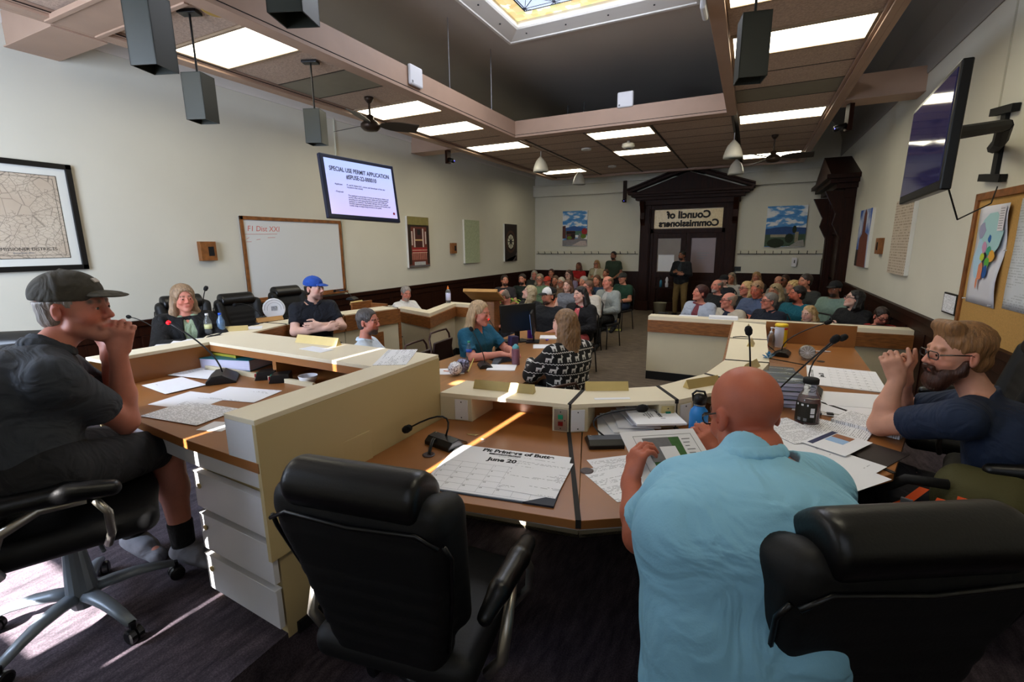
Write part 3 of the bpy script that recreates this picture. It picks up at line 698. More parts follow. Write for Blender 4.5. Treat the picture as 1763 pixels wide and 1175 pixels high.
# left curve of the dais, seen from outside
lo_ = [(-3.22, 2.19), (-3.74, 2.36), (-4.22, 2.80), (-4.366, 3.40), (-4.30, 4.15), (-4.126, 4.93)]
li_ = [(-3.34, 1.90), (-3.94, 2.10), (-4.49, 2.64), (-4.66, 3.38), (-4.60, 4.20), (-4.43, 5.0)]
lf_ = [(-3.6, 1.35), (-4.35, 1.55), (-5.0, 2.35), (-5.15, 3.35), (-5.10, 4.25), (-4.98, 5.12)]
labs = ['desk station next to the chairman desk on the left curve, mostly hidden', 'left desk station holding the water bottles', 'left desk station where the woman in the black cardigan sits', 'left desk station with the round white county seal', 'left desk station where the man in the blue cap leans']
for k in range(5):
    station(labs[k], lo_[k], lo_[k+1], li_[k], li_[k+1], lf_[k], lf_[k+1], .08, .08, plates=False, outer_panel=True)
# oak stiles and inset panels on the outside of the left curve
for k in range(1, 5):
    a, b = Vector((*lo_[k], 0)), Vector((*lo_[k+1], 0)); u = (b-a).normalized(); n = Vector((u.y, -u.x, 0)); M3 = Matrix((u, n, Vector((0, 0, 1)))).transposed(); L_ = (b-a).length
    mb = MB(); mb.box((a+b)/2+n*.0+Vector((0, 0, .55)), (L_*.36, .02, .62), M3)
    mb.build('inset_panel', M_oak, bpy.data.objects['desk_station.%03d' % (6+k)] if False else None)
    tag(C.objects[-1], ['oak inset panel on the outer face of the left curve nearest the centre table', 'second oak inset panel on the left curve', 'oak inset panel below the white county seal', 'oak inset panel at the far end of the left curve, behind the pale blue shirt'][k-1], 'panel', 'oak inset panels on the left curve')
mb = MB(); a = Vector((*lo_[5], 0)); mb.box(a+Vector((-.02, .02, .60)), (.05, .05, .92)); tag(mb.build('corner_post', M_oak, bevel=.003), 'oak corner post ending the left curve of desks', 'post')
tag(MB().prism([(-4.13, 4.95), (-4.98, 5.14), (-4.98, 5.17), (-4.13, 4.98)], .12, ZL-.02).build('panel', M_oak), 'oak end panel closing the left curve of desks', 'panel')
# low barriers
def barrier(label, pts, ztop, wid, side_=1, base=0.0):
    t = empty('barrier', (0, 0, 0), 0, label, 'barrier', None)
    P = [Vector((*p, 0)) for p in pts]; N_ = []
    for k in range(len(P)):
        ds = []
        if k > 0: ds.append((P[k]-P[k-1]).normalized())
        if k < len(P)-1: ds.append((P[k+1]-P[k]).normalized())
        d = sum(ds, Vector()).normalized(); n = Vector((-d.y, d.x, 0))*side_; c = ds[0].dot(d); N_.append(n/max(.4, c))
    def off(w_): return [(p+n*w_).to_2d() for p, n in zip(P, N_)]
    def strip(nm, m, w0, w1, z0, z1):
        mb = MB(); A, B = off(w0), off(w1)
        for k in range(len(P)-1): mb.prism([A[k], A[k+1], B[k+1], B[k]], z0, z1)
        mb.build(nm, m, t, bevel=.002)
    strip('cream_top', M_cream2, .03, wid, ztop-.03, ztop+.025); strip('oak_rim', M_oak, 0, wid+.02, ztop-.20, ztop-.03)
    strip('cream_panel', M_cream, .04, wid-.02, base+.12, ztop-.20); strip('plinth', M_blackm, .03, wid-.04, base, base+.12)
    return t
barrier('low cream barrier with oak rim between the right desks and the audience', [(-1.23, 6.86), (1.79, 6.86)], .905, .26, 1)
barrier('low cream barrier with oak rim on the left carrying the hand sanitizer bottle', [(-5.6, 6.35), (-4.27, 5.83), (-4.60, 7.05), (-3.34, 6.93)], .905, .22, 1)
# chairman desk
t = empty('chairman_desk', (0, 0, 0), 0, 'raised cream desk with brown top where the man in the grey cap sits', 'desk')
ox0, ox1 = -3.24, -1.50
MB().prism([(ox0, 1.10), (-2.78, 1.088), (-2.015, 1.02), (ox1-.005, .998), (ox1-.005, 2.10), (ox0, 2.12)], ZD2-.04, ZD2).build('desktop', M_top, t, bevel=.002)
MB().prism([(-1.673, 1.003), (-1.50, 1.0), (-1.496, 2.105), (-3.206, 2.147), (-3.27, 1.25), (-3.10, 1.25), (-3.057, 1.806), (-1.656, 1.754)], ZL2-.02, ZL2).build('ledge_top', M_cream2, t, bevel=.002)
mb = MB(); mb.bb((-1.515, 1.0, .80), (-1.497, 2.11, ZL2-.02)); mb.bb((-3.24, 2.10, .5), (-1.50, 2.115, ZL2-.02)); mb.bb((-3.25, 1.25, .9), (-3.235, 2.1, ZL2-.02)); mb.build('cream_panels', mat('tan_cream_laminate', (186, 166, 122), .5), t)
mb = MB(); mb.prism([(-1.672, 1.003), (-1.515, 1.001), (-1.515, 1.016), (-1.672, 1.018)], ZD2, ZL2-.02); mb.build('end_cap', M_white, t)
mb = MB(); mb.prism([(-1.672, 1.018), (-1.655, 1.018), (-1.640, 1.754), (-1.656, 1.754)], ZD2, ZL2-.02) if False else None
mb.prism([(-3.057, 1.806), (-1.656, 1.754), (-1.656, 1.772), (-3.057, 1.824)], ZL2-.06, ZL2-.02); mb.prism([(-3.11, 1.25), (-3.10, 1.25), (-3.057, 1.806), (-3.07, 1.806)], ZD2, ZL2-.02)
mb.prism([(-3.057, 2.09), (-1.52, 2.07), (-1.52, 2.10), (-3.057, 2.10)], ZD2, ZL2-.02); mb.prism([(-2.45, 1.79), (-2.42, 1.79), (-2.42, 2.08), (-2.45, 2.08)], ZD2, ZL2-.02); mb.build('oak_lining', M_top, t)
MB().prism([(-2.78, 1.12), (-2.02, 1.052), (-1.53, 1.035), (-1.53, 1.055), (-2.02, 1.072), (-2.78, 1.14)], ZD2-.13, ZD2-.04).build('apron', M_white, t, bevel=.002)
# drawer pedestal
p0, p1 = Vector((-1.995, 1.075, 0)), Vector((-1.515, 1.045, 0)); u = (p1-p0).normalized(); n = Vector((u.y, -u.x, 0)); M3 = Matrix((u, n, Vector((0, 0, 1)))).transposed()
MB().box((p0+p1)/2-n*.25+Vector((0, 0, .775)), (.475, .50, .70), M3).build('pedestal', mat('tan_cream_laminate', (186, 166, 122), .5), t, bevel=.002)
MB().box((p0+p1)/2-n*.27+Vector((0, 0, .45+TIER*.0-.005)), (.50, .46, .05), M3).build('plinth', M_blackm, t)
for k, (za, zb) in enumerate(((.885, 1.045), (.69, .855), (.495, .66))):
    c = (p0+p1)/2+n*.022; 
    d = MB().box((c.x, c.y, (za+zb)/2), (.49, .022, zb-za), M3).box((c.x, c.y, zb+.002), (.49, .03, .006), M3).build('drawer', M_white, t, bevel=.002)
    q = p0+u*.045+n*.036; 
    lk = MB().lathe([(.009, 0), (.012, .002), (.012, .006), (.005, .008)], (q.x, q.y, zb-.055), 14, Matrix.Rotation(math.radians(90), 3, 'X')).build('lock', M_brass, d)
tag(MB().box((-2.55, 1.75, .85), (.95, .02, .74)).build('modesty_panel', M_cream), 'cream modesty panel under the chairman desk behind the knees', 'panel')
C.objects[-1].parent = t
# narrow desk piece left of pedestal seen under the elbow
# centre table
t = empty('centre_table', (0, 0, 0), 0, 'long wooden staff table in the centre with computer, papers and microphones', 'table')
MB().prism([(-2.98, 2.9), (-1.70, 2.9), (-1.70, 5.55), (-2.02, 5.98), (-2.82, 6.04), (-2.82, 4.4)], .71, .75).build('tabletop', mat('table_wood_top', (150, 104, 62), .35, var=.12, scale=4, stretch=(6, 1, 1)), t, bevel=.003)
MB().bb((-1.80, 3.0, .56), (-1.78, 5.5, .71)).bb((-2.72, 3.0, .56), (-2.70, 5.6, .71)).build('apron', M_oak, t)
for x, y in ((-1.78, 3.02), (-2.7, 3.02), (-1.8, 5.45), (-2.7, 5.75)): MB().bb((x-.03, y-.03, 0), (x+.03, y+.03, .71)).build('leg', M_oak, t, bevel=.004)
# lectern with tilted top beyond the left barrier
t = empty('lectern', (*W(834, 508, Z=1.17).to_2d(), 0), math.radians(10), 'wooden lectern with slanted top turned away, beyond the left barrier', 'lectern')
M = Matrix.Rotation(math.radians(-24), 3, 'X')
MB().box((0, .0, 1.16), (.56, .40, .03), M).box((0, -.19, 1.255), (.56, .03, .05), M).build('slanted_top', mat('golden_oak', (180, 132, 72), .4, var=.2, scale=5, stretch=(1, 6, 1)), t, bevel=.003)
MB().box((0, .06, .55), (.38, .30, 1.04)).build('column', M_oak, t, bevel=.005); MB().box((0, .05, .02), (.62, .5, .04)).build('foot', M_oak, t)
# ------------------------------------------------------------ things on the walls
def wallM(side):        # local x = to the right seen from the room, local y = up, local z = out of the wall
    if side == 'L': return Matrix(((0, 0, 1), (1, 0, 0), (0, 1, 0)))
    if side == 'R': return Matrix(((0, 0, -1), (-1, 0, 0), (0, 1, 0)))
    return Matrix(((1, 0, 0), (0, 0, -1), (0, 1, 0)))
def on_wall(name, side, a, z, label, cat, group=None):
    loc = {'L': (XL, a, z), 'R': (XR, a, z), 'B': (a, YB, z)}[side]
    t = empty(name, loc, 0, label, cat, group); M = wallM(side).to_4x4(); M.translation = Vector(loc); t.matrix_world = M
    return t
def plate(name, t, x0, x1, y0, y1, z0, z1, m, bevel=0.0):
    return MB().bb((x0, y0, z0), (x1, y1, z1)).build(name, m, t, bevel=bevel)
def flat(name, t, polys, z, m):       # thin printed shapes, list of 2D polygons
    mb = MB()
    for k, p in enumerate(polys): mb.prism(p, z, z+.0006+.00004*k)
    return mb.build(name, m, t)
def rect(x0, y0, x1, y1): return [(x0, y0), (x1, y0), (x1, y1), (x0, y1)]
def Tm(x, y, z, s=1): return Matrix.Translation((x, y, z))
def noise_mat(name, stops, scale, detail=6, rough=.8, stretch=(1, 1, 1), emit=0, dist=0.0):
    def b(N, L, tc):
        mp = N.new('ShaderNodeMapping'); mp.inputs['Scale'].default_value = stretch; L.new(tc.outputs['Object'], mp.inputs[0])
        n = N.new('ShaderNodeTexNoise'); n.inputs['Scale'].default_value = scale; n.inputs['Detail'].default_value = detail; n.inputs['Distortion'].default_value = dist; L.new(mp.outputs[0], n.inputs[0])
        r = N.new('ShaderNodeValToRGB'); e = r.color_ramp.elements
        e[0].position, e[0].color = stops[0][0], (*lin(stops[0][1]), 1); e[1].position, e[1].color = stops[-1][0], (*lin(stops[-1][1]), 1)
        for p, c in stops[1:-1]: q = e.new(p); q.color = (*lin(c), 1)
        L.new(n.outputs['Fac'], r.inputs[0]); return r.outputs[0]
    return ramp_mat(name, b, rough, emit)
M_canvasedge = mat('white_canvas_edge', (214, 212, 204), .8)
M_sky = noise_mat('painted_sky', [(.36, (60, 120, 186)), (.50, (92, 150, 206)), (.56, (214, 218, 222)), (.7, (232, 232, 232))], 3.2, 8, stretch=(1, 2.6, 1))
def printed(seed=0, dens=.5, ink=(70, 70, 74), paper=(230, 230, 233), lh=.009):
    """rows of small print on paper, a procedural page"""
    nm = 'printed_page_%d_%d' % (seed, int(lh*10000))
    def b(N, L, tc):
        def mth(op, a, b_=None):
            n = N.new('ShaderNodeMath'); n.operation = op
            for i, v in enumerate((a, b_)):
                if v is None: continue
                if isinstance(v, (int, float)): n.inputs[i].default_value = v
                else: L.new(v, n.inputs[i])
            return n.outputs[0]
        sp = N.new('ShaderNodeSeparateXYZ'); L.new(tc.outputs['Object'], sp.inputs[0])
        row = mth('MULTIPLY', sp.outputs[1], 1/lh); fr = mth('FRACT', row); rowid = mth('FLOOR', row)
        inrow = mth('LESS_THAN', mth('ABSOLUTE', mth('SUBTRACT', fr, .5)), .2)
        cb = N.new('ShaderNodeCombineXYZ'); L.new(mth('MULTIPLY', sp.outputs[0], .33/lh), cb.inputs[0]); L.new(mth('MULTIPLY', rowid, 3.7), cb.inputs[1]); cb.inputs[2].default_value = seed*1.7
        n = N.new('ShaderNodeTexNoise'); n.inputs['Scale'].default_value = 2.6; n.inputs['Detail'].default_value = 1; L.new(cb.outputs[0], n.inputs[0])
        cb2 = N.new('ShaderNodeCombineXYZ'); L.new(mth('MULTIPLY', sp.outputs[0], .02/lh), cb2.inputs[0]); L.new(mth('MULTIPLY', rowid, .23), cb2.inputs[1]); cb2.inputs[2].default_value = seed*5.1
        n2 = N.new('ShaderNodeTexNoise'); n2.inputs['Scale'].default_value = 1.5; L.new(cb2.outputs[0], n2.inputs[0])
        f_ = mth('MULTIPLY', inrow, mth('MULTIPLY', mth('GREATER_THAN', n.outputs['Fac'], .47), mth('GREATER_THAN', n2.outputs['Fac'], 1-dens)))
        m = N.new('ShaderNodeMix'); m.data_type = 'RGBA'; L.new(mth('MULTIPLY', f_, .6), m.inputs[0]); m.inputs[6].default_value = (*lin(paper), 1); m.inputs[7].default_value = (*lin(ink), 1)
        return m.outputs[2]
    return ramp_mat(nm, b, .8)
# framed map of districts, left wall
t = on_wall('framed_map', 'L', 1.66, 2.25, 'large black framed antique map of districts on the left wall above the capped man', 'framed map')
x0, x1, y0, y1 = -.78, .90, -.51, .53
fb = MB()
for a in (((x0, y0, 0), (x1, y0+.05, .035)), ((x0, y1-.05, 0), (x1, y1, .035)), ((x0, y0, 0), (x0+.05, y1, .035)), ((x1-.05, y0, 0), (x1, y1, .035))): fb.bb(*a)
fb.build('frame', M_black, t, bevel=.004)
plate('mat_board', t, x0+.05, x1-.05, y0+.05, y1-.05, .004, .012, mat('mat_board', (214, 214, 206), .8))
def mapmat(N, L, tc):
    outs = []
    for sc_, wd, st in ((9, .018, (1, 1, 1)), (22, .03, (1, 1.4, 1)), (4, .008, (1, 1, 1))):
        mp = N.new('ShaderNodeMapping'); mp.inputs['Scale'].default_value = st; L.new(tc.outputs['Object'], mp.inputs[0])
        v = N.new('ShaderNodeTexVoronoi'); v.feature = 'DISTANCE_TO_EDGE'; v.inputs['Scale'].default_value = sc_; L.new(mp.outputs[0], v.inputs[0])
        m = N.new('ShaderNodeMath'); m.operation = 'LESS_THAN'; m.inputs[1].default_value = wd; L.new(v.outputs['Distance'], m.inputs[0]); outs.append(m.outputs[0])
    n = N.new('ShaderNodeTexNoise'); n.inputs['Scale'].default_value = 2.2; n.inputs['Detail'].default_value = 3; L.new(tc.outputs['Object'], n.inputs[0])
    g = N.new('ShaderNodeMath'); g.operation = 'GREATER_THAN'; g.inputs[1].default_value = .48; L.new(n.outputs['Fac'], g.inputs[0])
    a = N.new('ShaderNodeMath'); a.operation = 'MULTIPLY'; L.new(outs[1], a.inputs[0]); L.new(g.outputs[0], a.inputs[1])
    b2 = N.new('ShaderNodeMath'); b2.operation = 'MAXIMUM'; L.new(a.outputs[0], b2.inputs[0]); L.new(outs[0], b2.inputs[1])
    c = N.new('ShaderNodeMath'); c.operation = 'MULTIPLY'; c.inputs[1].default_value = .55; L.new(b2.outputs[0], c.inputs[0])
    base = N.new('ShaderNodeValToRGB'); e = base.color_ramp.elements; e[0].position = .3; e[0].color = (*lin((176, 158, 138)), 1); e[1].position = .7; e[1].color = (*lin((198, 184, 164)), 1); L.new(n.outputs['Fac'], base.inputs[0])
    m = N.new('ShaderNodeMix'); m.data_type = 'RGBA'; L.new(c.outputs[0], m.inputs[0]); L.new(base.outputs[0], m.inputs[6]); m.inputs[7].default_value = (*lin((96, 86, 76)), 1)
    return m.outputs[2]
mp_ = plate('map_sheet', t, x0+.13, x1-.13, y0+.12, y1-.12, .012, .014, ramp_mat('antique_map', mapmat))
def border(nm, par, x0, y0, x1, y1, w_, z, m): return flat(nm, par, [rect(x0, y0, x1, y0+w_), rect(x0, y1-w_, x1, y1), rect(x0, y0, x0+w_, y1), rect(x1-w_, y0, x1, y1)], z, m)
border('map_border', mp_, x0+.13, y0+.12, x1-.13, y1-.12, .005, .014, M_ink); border('map_border', mp_, x0+.16, y0+.15, x1-.16, y1-.15, .003, .014, M_ink)
text('map_title', 'COMMISSIONER DISTRICTS', .042, M_ink, mp_, Tm(.42, -.30, .0145)); text('map_subtitle', 'Butte-Silver Bow', .022, M_greyink, mp_, Tm(.42, -.335, .0145))
# wood wall speakers
for k, (s, a, z, lb) in enumerate((('L', 3.815, 1.905, 'square wooden wall speaker with black grille between the framed map and whiteboard'), ('L', 9.53, 1.88, 'small wooden wall speaker between the tall red picture and the pale document canvas'), ('R', 9.085, 1.875, 'small wooden wall speaker on the right wall beside the tower picture'))):
    t = on_wall('wall_speaker', s, a, z, lb, 'wall speaker', 'wooden speakers on the walls')
    plate('cabinet', t, -.10, .10, -.12, .12, 0, .07, M_oak, .004); plate('grille', t, -.005, .065, -.06, .055, .07, .074, M_blackm)
# whiteboard
t = on_wall('whiteboard', 'L', 5.215, 1.77, 'large whiteboard with oak frame and faint red handwriting on the left wall', 'whiteboard')
x0, x1, y0, y1 = -.90, .90, -.58, .60
plate('board', t, x0, x1, y0, y1, 0, .015, mat('whiteboard_surface', (218, 220, 220), .28, spec=.6))
fb = MB()
for a in (((x0, y0, 0), (x1, y0+.045, .03)), ((x0, y1-.05, 0), (x1, y1, .03)), ((x0, y0, 0), (x0+.045, y1, .03)), ((x1-.045, y0, 0), (x1, y1, .03))): fb.bb(*a)
fb.build('frame', M_oak, t, bevel=.003); MB().bb((x0, y0-.02, 0), (x1, y0+.01, .08)).build('tray', M_oak, t, bevel=.003)
M_red = mat('red_marker', (206, 110, 100), .6)
text('handwriting', 'F1 Dist XXI', .105, M_red, t, Tm(-.55, .43, .0155), shear=.15)
hb = MB()
for a, b in (((-.84, .355), (-.34, .365)), ((-.84, .25), (-.76, .255)), ((-.68, .28), (-.62, .29)), ((-.5, .31), (-.38, .315)), ((-.83, .29), (-.79, .31))): hb.tube([(a[0], a[1], .016), (b[0], b[1], .016)], .0025, 4)
hb.build('underlines', M_red, t)
for k, (a, c) in enumerate(((-.52, (30, 30, 34)), (-.38, (20, 20, 20)), (.62, (40, 40, 46)), (.72, (30, 90, 160)))):
    o = MB().tube([(XL+.05, 5.215+a, 1.208), (XL+.05, 5.215+a+.11, 1.208)], .008, 8).build('marker_pen', mat('marker_%d' % k, c, .4)); tag(o, ['black marker pen at the left on the whiteboard tray', 'black marker pen second from the left on the whiteboard tray', 'dark marker pen at the right on the whiteboard tray', 'blue marker pen at the far right of the whiteboard tray'][k], 'marker pen')
# canvases
def canvas(s, a, zc, w_, h, label, m, cat='picture'):
    t = on_wall('canvas_picture', s, a, zc, label, cat)
    plate('stretcher', t, -w_/2, w_/2, -h/2, h/2, 0, .045, M_canvasedge, .002); plate('print', t, -w_/2+.002, w_/2-.002, -h/2+.002, h/2-.002, .045, .047, m)
    return t
def col(c, r=.7): return mat('print_%d_%d_%d' % c, c, r, var=.12, scale=18)
t = canvas('L', 8.217, 2.016, .72, 1.03, 'tall canvas picture of an ornate red courtroom interior on the left wall', col((104, 52, 40)))
P_ = lambda nm, c, rs: flat(nm, t, [rect(*r) for r in rs], .0475, col(c))
P_('arch', (134, 124, 74), [(-.35, .34, .35, .51)]); P_('arch_shadow', (44, 30, 20), [(-.35, .31, .35, .35), (-.35, -.45, -.26, .31), (.27, -.45, .35, .31)])
flat('columns', t, [rect(-.17, -.10, -.13, .28), rect(.12, -.10, .16, .28), rect(-.25, -.06, -.21, .22), rect(.21, -.04, .25, .22)], .048, col((206, 188, 178)))
P_('alcove', (70, 34, 30), [(-.12, .06, .11, .28), (-.12, -.10, .11, .02)]); flat('door_dark', t, [rect(-.05, .15, .06, .26)], .0485, col((24, 22, 22))); P_('cornice', (190, 160, 110), [(-.13, .03, .12, .06)])
P_('wall_red', (146, 38, 36), [(-.24, -.20, .27, -.11)]); flat('rail', t, [rect(-.24, -.17, .27, -.155), rect(-.24, -.22, .27, -.205)], .0485, col((214, 170, 150)))
flat('balusters', t, [rect(-.25+.052*k, -.36, -.225+.052*k, -.22) for k in range(10)], .0485, col((188, 120, 104))); P_('floor', (176, 176, 176), [(-.18, -.47, .2, -.40)]); P_('floor_dark', (96, 92, 92), [(-.35, -.51, .35, -.47)])
canvas('L', 10.38, 2.03, .72, 1.045, 'tall canvas of a faded handwritten document on the left wall', printed(3, .75, (128, 136, 112), (172, 180, 148), .03))
t = canvas('L', 12.55, 2.0, .80, 1.05, 'tall dark canvas with a glowing round stained glass window on the left wall', col((36, 26, 22)))
circ = lambda cx, cy, r, n=20, ry=None: [(cx+r*math.cos(2*math.pi*k/n), cy+(ry or r)*math.sin(2*math.pi*k/n)) for k in range(n)]
flat('ring', t, [circ(-.02, .03, .32)], .0475, col((72, 48, 34))); flat('dark_ring', t, [circ(-.02, .03, .25)], .048, col((38, 26, 22))); flat('rose_window', t, [circ(-.02, .03, .20)], .0488, col((206, 202, 182)))
flat('mullions', t, [[(-.02+.02*math.sin(a), .03-.02*math.cos(a)), (-.02+.2*math.cos(a)+.008*math.sin(a), .03+.2*math.sin(a)-.008*math.cos(a)), (-.02+.2*math.cos(a)-.008*math.sin(a), .03+.2*math.sin(a)+.008*math.cos(a)), (-.02-.02*math.sin(a), .03+.02*math.cos(a))] for a in [k*math.pi/5 for k in range(10)]]+[circ(-.02, .03, .05)], .0495, col((30, 24, 22)))
flat('stair_rail', t, [[(-.40, -.5), (.1, -.52), (.40, -.25), (.40, -.34), (.2, -.52), (-.3, -.5)]], .048, col((96, 90, 92)))
t = canvas('B', -4.905, 2.42, .80, 1.05, 'bright canvas of a town street under blue cloudy sky on the back wall', M_sky)
flat('mountains', t, [[(-.40, -.01), (-.25, .03), (-.05, .07), (.1, .05), (.4, 0), (.4, -.08), (-.4, -.08)]], .0475, col((52, 90, 150))); flat('valley', t, [rect(-.4, -.2, .4, -.08)], .0472, col((78, 112, 96)))
flat('buildings', t, [[(-.4, .07), (-.3, .09), (-.28, -.3), (-.4, -.3)], rect(-.27, -.34, .0, -.07)], .048, col((88, 52, 46))); flat('dark_store', t, [rect(-.27, -.16, .02, -.09), rect(-.12, -.3, .02, -.17)], .0485, col((36, 22, 22)))
for q_ in (circ(-.17, -.28, .08, 12, .05), circ(.28, -.24, .09, 12, .07)): flat('tree', t, [q_], .049, col((92, 116, 40)))
flat('red_tree', t, [circ(.31, -.10, .09, 12, .1)], .0485, col((150, 38, 42))); flat('road', t, [[(-.4, -.36), (.1, -.30), (.14, -.16), (.18, -.16), (.22, -.3), (.4, -.34), (.4, -.52), (-.4, -.52)]], .0478, col((128, 124, 128))); flat('pavement', t, [[(-.1, -.52), (.18, -.38), (.36, -.38), (.40, -.52)]], .0489, col((188, 172, 166)))
t = canvas('B', .78, 2.34, .91, 1.03, 'bright canvas of a hillside view under blue sky, right of the back door', M_sky)
flat('mountains', t, [[(-.455, -.06), (-.2, -.02), (0, .0), (.2, -.02), (.455, -.04), (.455, -.2), (-.455, -.2)]], .0475, col((44, 74, 122))); flat('plain', t, [rect(-.455, -.5, .455, -.15)], .0473, col((66, 84, 66))); flat('white_house', t, [rect(-.33, -.27, .02, -.2)], .048, col((150, 144, 124))); flat('tall_house', t, [rect(.22, -.4, .30, -.14)], .048, col((140, 132, 110)))
for q_ in (circ(-.2, -.42, .2, 12, .12), circ(.1, -.3, .1, 10, .12), circ(.2, -.08, .05, 8, .1)): flat('tree', t, [q_], .0485, col((34, 44, 26)))
flat('road', t, [[(.1, -.51), (.3, -.36), (.42, -.34), (.45, -.51)]], .049, col((150, 146, 140)))
t = canvas('R', 10.31, 2.0, .95, .98, 'canvas of a red brick tower against blue sky on the right wall', noise_mat('tower_sky', [(.4, (40, 84, 168)), (.62, (190, 200, 220))], 3))
flat('tower', t, [[(-.1, .42), (0, .5), (.1, .42), (.12, .1), (.36, .05), (.42, -.49), (-.3, -.49), (-.28, 0), (-.12, .08)]], .0475, col((108, 58, 46))); flat('dark_base', t, [rect(-.47, -.49, -.28, -.2)], .0485, col((44, 34, 30)))
t = canvas('R', 7.965, 1.995, .82, .96, 'canvas of brown handwriting like an old letter on the right wall', printed(5, .9, (112, 96, 80), (192, 176, 156), .036))
# cork board with maps
t = on_wall('cork_board', 'R', 4.45, 1.55, 'large cork board in oak frame with maps pinned, right edge of the picture', 'cork board')
plate('cork', t, -1.29, 1.25, -.72, .76, 0, .012, mat('cork', (178, 136, 76), .9, var=.12, scale=70))
fb = MB(); fb.bb((-1.33, -.76, 0), (-1.27, .8, .03)); fb.bb((1.25, -.76, 0), (1.31, .8, .03)); fb.bb((-1.33, .74, 0), (1.31, .8, .03)); fb.bb((-1.33, -.76, 0), (1.31, -.7, .03)); fb.build('frame', M_oak, t, bevel=.003)
def curl_sheet(nm, par, x0, x1, y0, y1, z, m, amp=.02):
    mb = MB(); rows_ = []
    n = 12
    for j in range(n+1):
        v = j/n; yy = y0+(y1-y0)*v; rows_.append([(x0+(x1-x0)*i/6, yy, z+amp*math.sin(v*math.pi*1.5+.4)**2*(.3+i/6)) for i in range(7)])
    vs = [p for r in rows_ for p in r]; mb.add(vs, [(j*7+i, j*7+i+1, (j+1)*7+i+1, (j+1)*7+i) for j in range(n) for i in range(6)])
    o = mb.build(nm, m, par, smooth=True); s = o.modifiers.new('thickness', 'SOLIDIFY'); s.thickness = .0008; return o
s = empty('wall_map', (0, 0, 0), 0, 'coloured district map pinned on the cork board', 'map'); s.matrix_world = t.matrix_world @ Tm(0, 0, .014)
curl_sheet('sheet', s, -1.20, -.62, -.14, .68, 0, mat('map_paper', (206, 206, 214), .8))
def blob(cx, cy, rx, ry, sd):
    r = random.Random(sd); return [(cx+rx*(.75+.35*r.random())*math.cos(a*math.pi/5), cy+ry*(.75+.35*r.random())*math.sin(a*math.pi/5)) for a in range(10)]
s2 = s
for k, (c, cx, cy, rx, ry) in enumerate((((158, 196, 198), -.87, .46, .22, .19), ((168, 200, 220), -1.02, .25, .09, .17), ((150, 150, 176), -1.03, .48, .07, .07), ((36, 92, 160), -.86, .41, .03, .035), ((190, 140, 170), -.93, .34, .05, .05), ((60, 150, 120), -.84, .31, .04, .04), ((216, 156, 60), -.77, .27, .06, .05), ((180, 196, 60), -.94, .26, .05, .035), ((90, 166, 66), -.83, .22, .05, .045), ((214, 130, 96), -.93, .14, .05, .09), ((38, 84, 150), -.84, .14, .045, .06), ((214, 130, 96), -.96, .04, .02, .05))):
    flat('map_area', s2, [blob(cx, cy, rx, ry, k)], .024+k*.0006, mat('mapcol_%d' % k, c, .8))
flat('legend', s2, [rect(-.74, .47, -.64, .66)], .033, mat('legend_paper', (214, 210, 216), .8))
for k in range(9): flat('legend_line', s2, [rect(-.73, .64-.019*k, -.66, .645-.019*k)], .0338, M_greyink)
s = empty('wall_map', (0, 0, 0), 0, 'pale line map pinned at the right end of the cork board', 'map'); s.matrix_world = t.matrix_world @ Tm(0, 0, .014)
curl_sheet('sheet', s, -.50, .2, -.12, .70, 0, printed(9, .6, (150, 156, 160), (200, 204, 210), .02), .012)
for k, (x, y) in enumerate(((-.56, .32), (-1.17, -.11), (-.65, -.12))):
    o = MB().lathe([(.006, 0), (.004, .01), (.007, .016), (.003, .02)], n=8).build('push_pin', M_whitep); o.matrix_world = t.matrix_world @ Tm(x, y, .03); tag(o, ['white push pin on bare cork between the two maps', 'push pin at the lower left corner of the coloured map', 'push pin at the lower right corner of the coloured map'][k], 'push pin')
# framed notice
t = on_wall('framed_notice', 'R', 6.0, 1.345, 'small black framed notice low on the right wall left of the cork board', 'framed notice')
plate('frame', t, -.17, .17, -.10, .10, 0, .02, M_black, .002); plate('sheet', t, -.15, .15, -.085, .085, .02, .022, printed(11, .6))
# coat rails with hooks
for k, (xa, xb) in enumerate(((-6.2, -2.95), (-.30, 1.78))):
    t = on_wall('coat_rail', 'B', (xa+xb)/2, 1.68, ['long white coat rail with black hooks left of the back door', 'white coat rail with black hooks right of the back door'][k], 'coat rail')
    h = (xb-xa)/2; plate('board', t, -h, h, -.03, .07, 0, .018, mat('cream_board', (206, 200, 180), .6), .003); plate('dark_lip', t, -h, h, -.045, -.03, 0, .024, M_gap)
    nn = 15 if k == 0 else 11
    for j in range(nn):
        if k == 0 and j in (6, 10): continue
        x = -h+.08+j*(2*h-.16)/(nn-1); mb = MB(); mb.tube([(x, .0, .018), (x, .0, .05), (x, .02, .07), (x, .045, .07)], .008, 6); mb.tube([(x, -.01, .02), (x, -.03, .045), (x, -.02, .055)], .007, 6); mb.build('hook', M_blackm, t)
# dispenser, switch box, dark post on back wall
t = on_wall('soap_dispenser', 'B', 1.05, 1.43, 'white hand sanitizer dispenser on the back wall right of the door', 'dispenser'); plate('housing', t, -.06, .06, -.12, .12, 0, .10, M_whitep, .02); plate('sight_window', t, -.012, .012, -.02, .06, .10, .102, M_blackm)
t = on_wall('switch_box', 'B', -.26, 1.245, 'black switch box low on the wall right beside the back door', 'switch box'); plate('box', t, -.08, .08, -.06, .06, 0, .03, M_black, .004); plate('toggles', t, -.03, .03, -.02, .02, .03, .036, M_blackm)
o = MB().lathe([(.03, 0), (.03, .42), (.02, .44)], (1.66, YB-.12, 1.09), 10).build('black_tube', M_blackm); tag(o, 'black upright tube standing in the far right corner on the wainscot', 'tube')
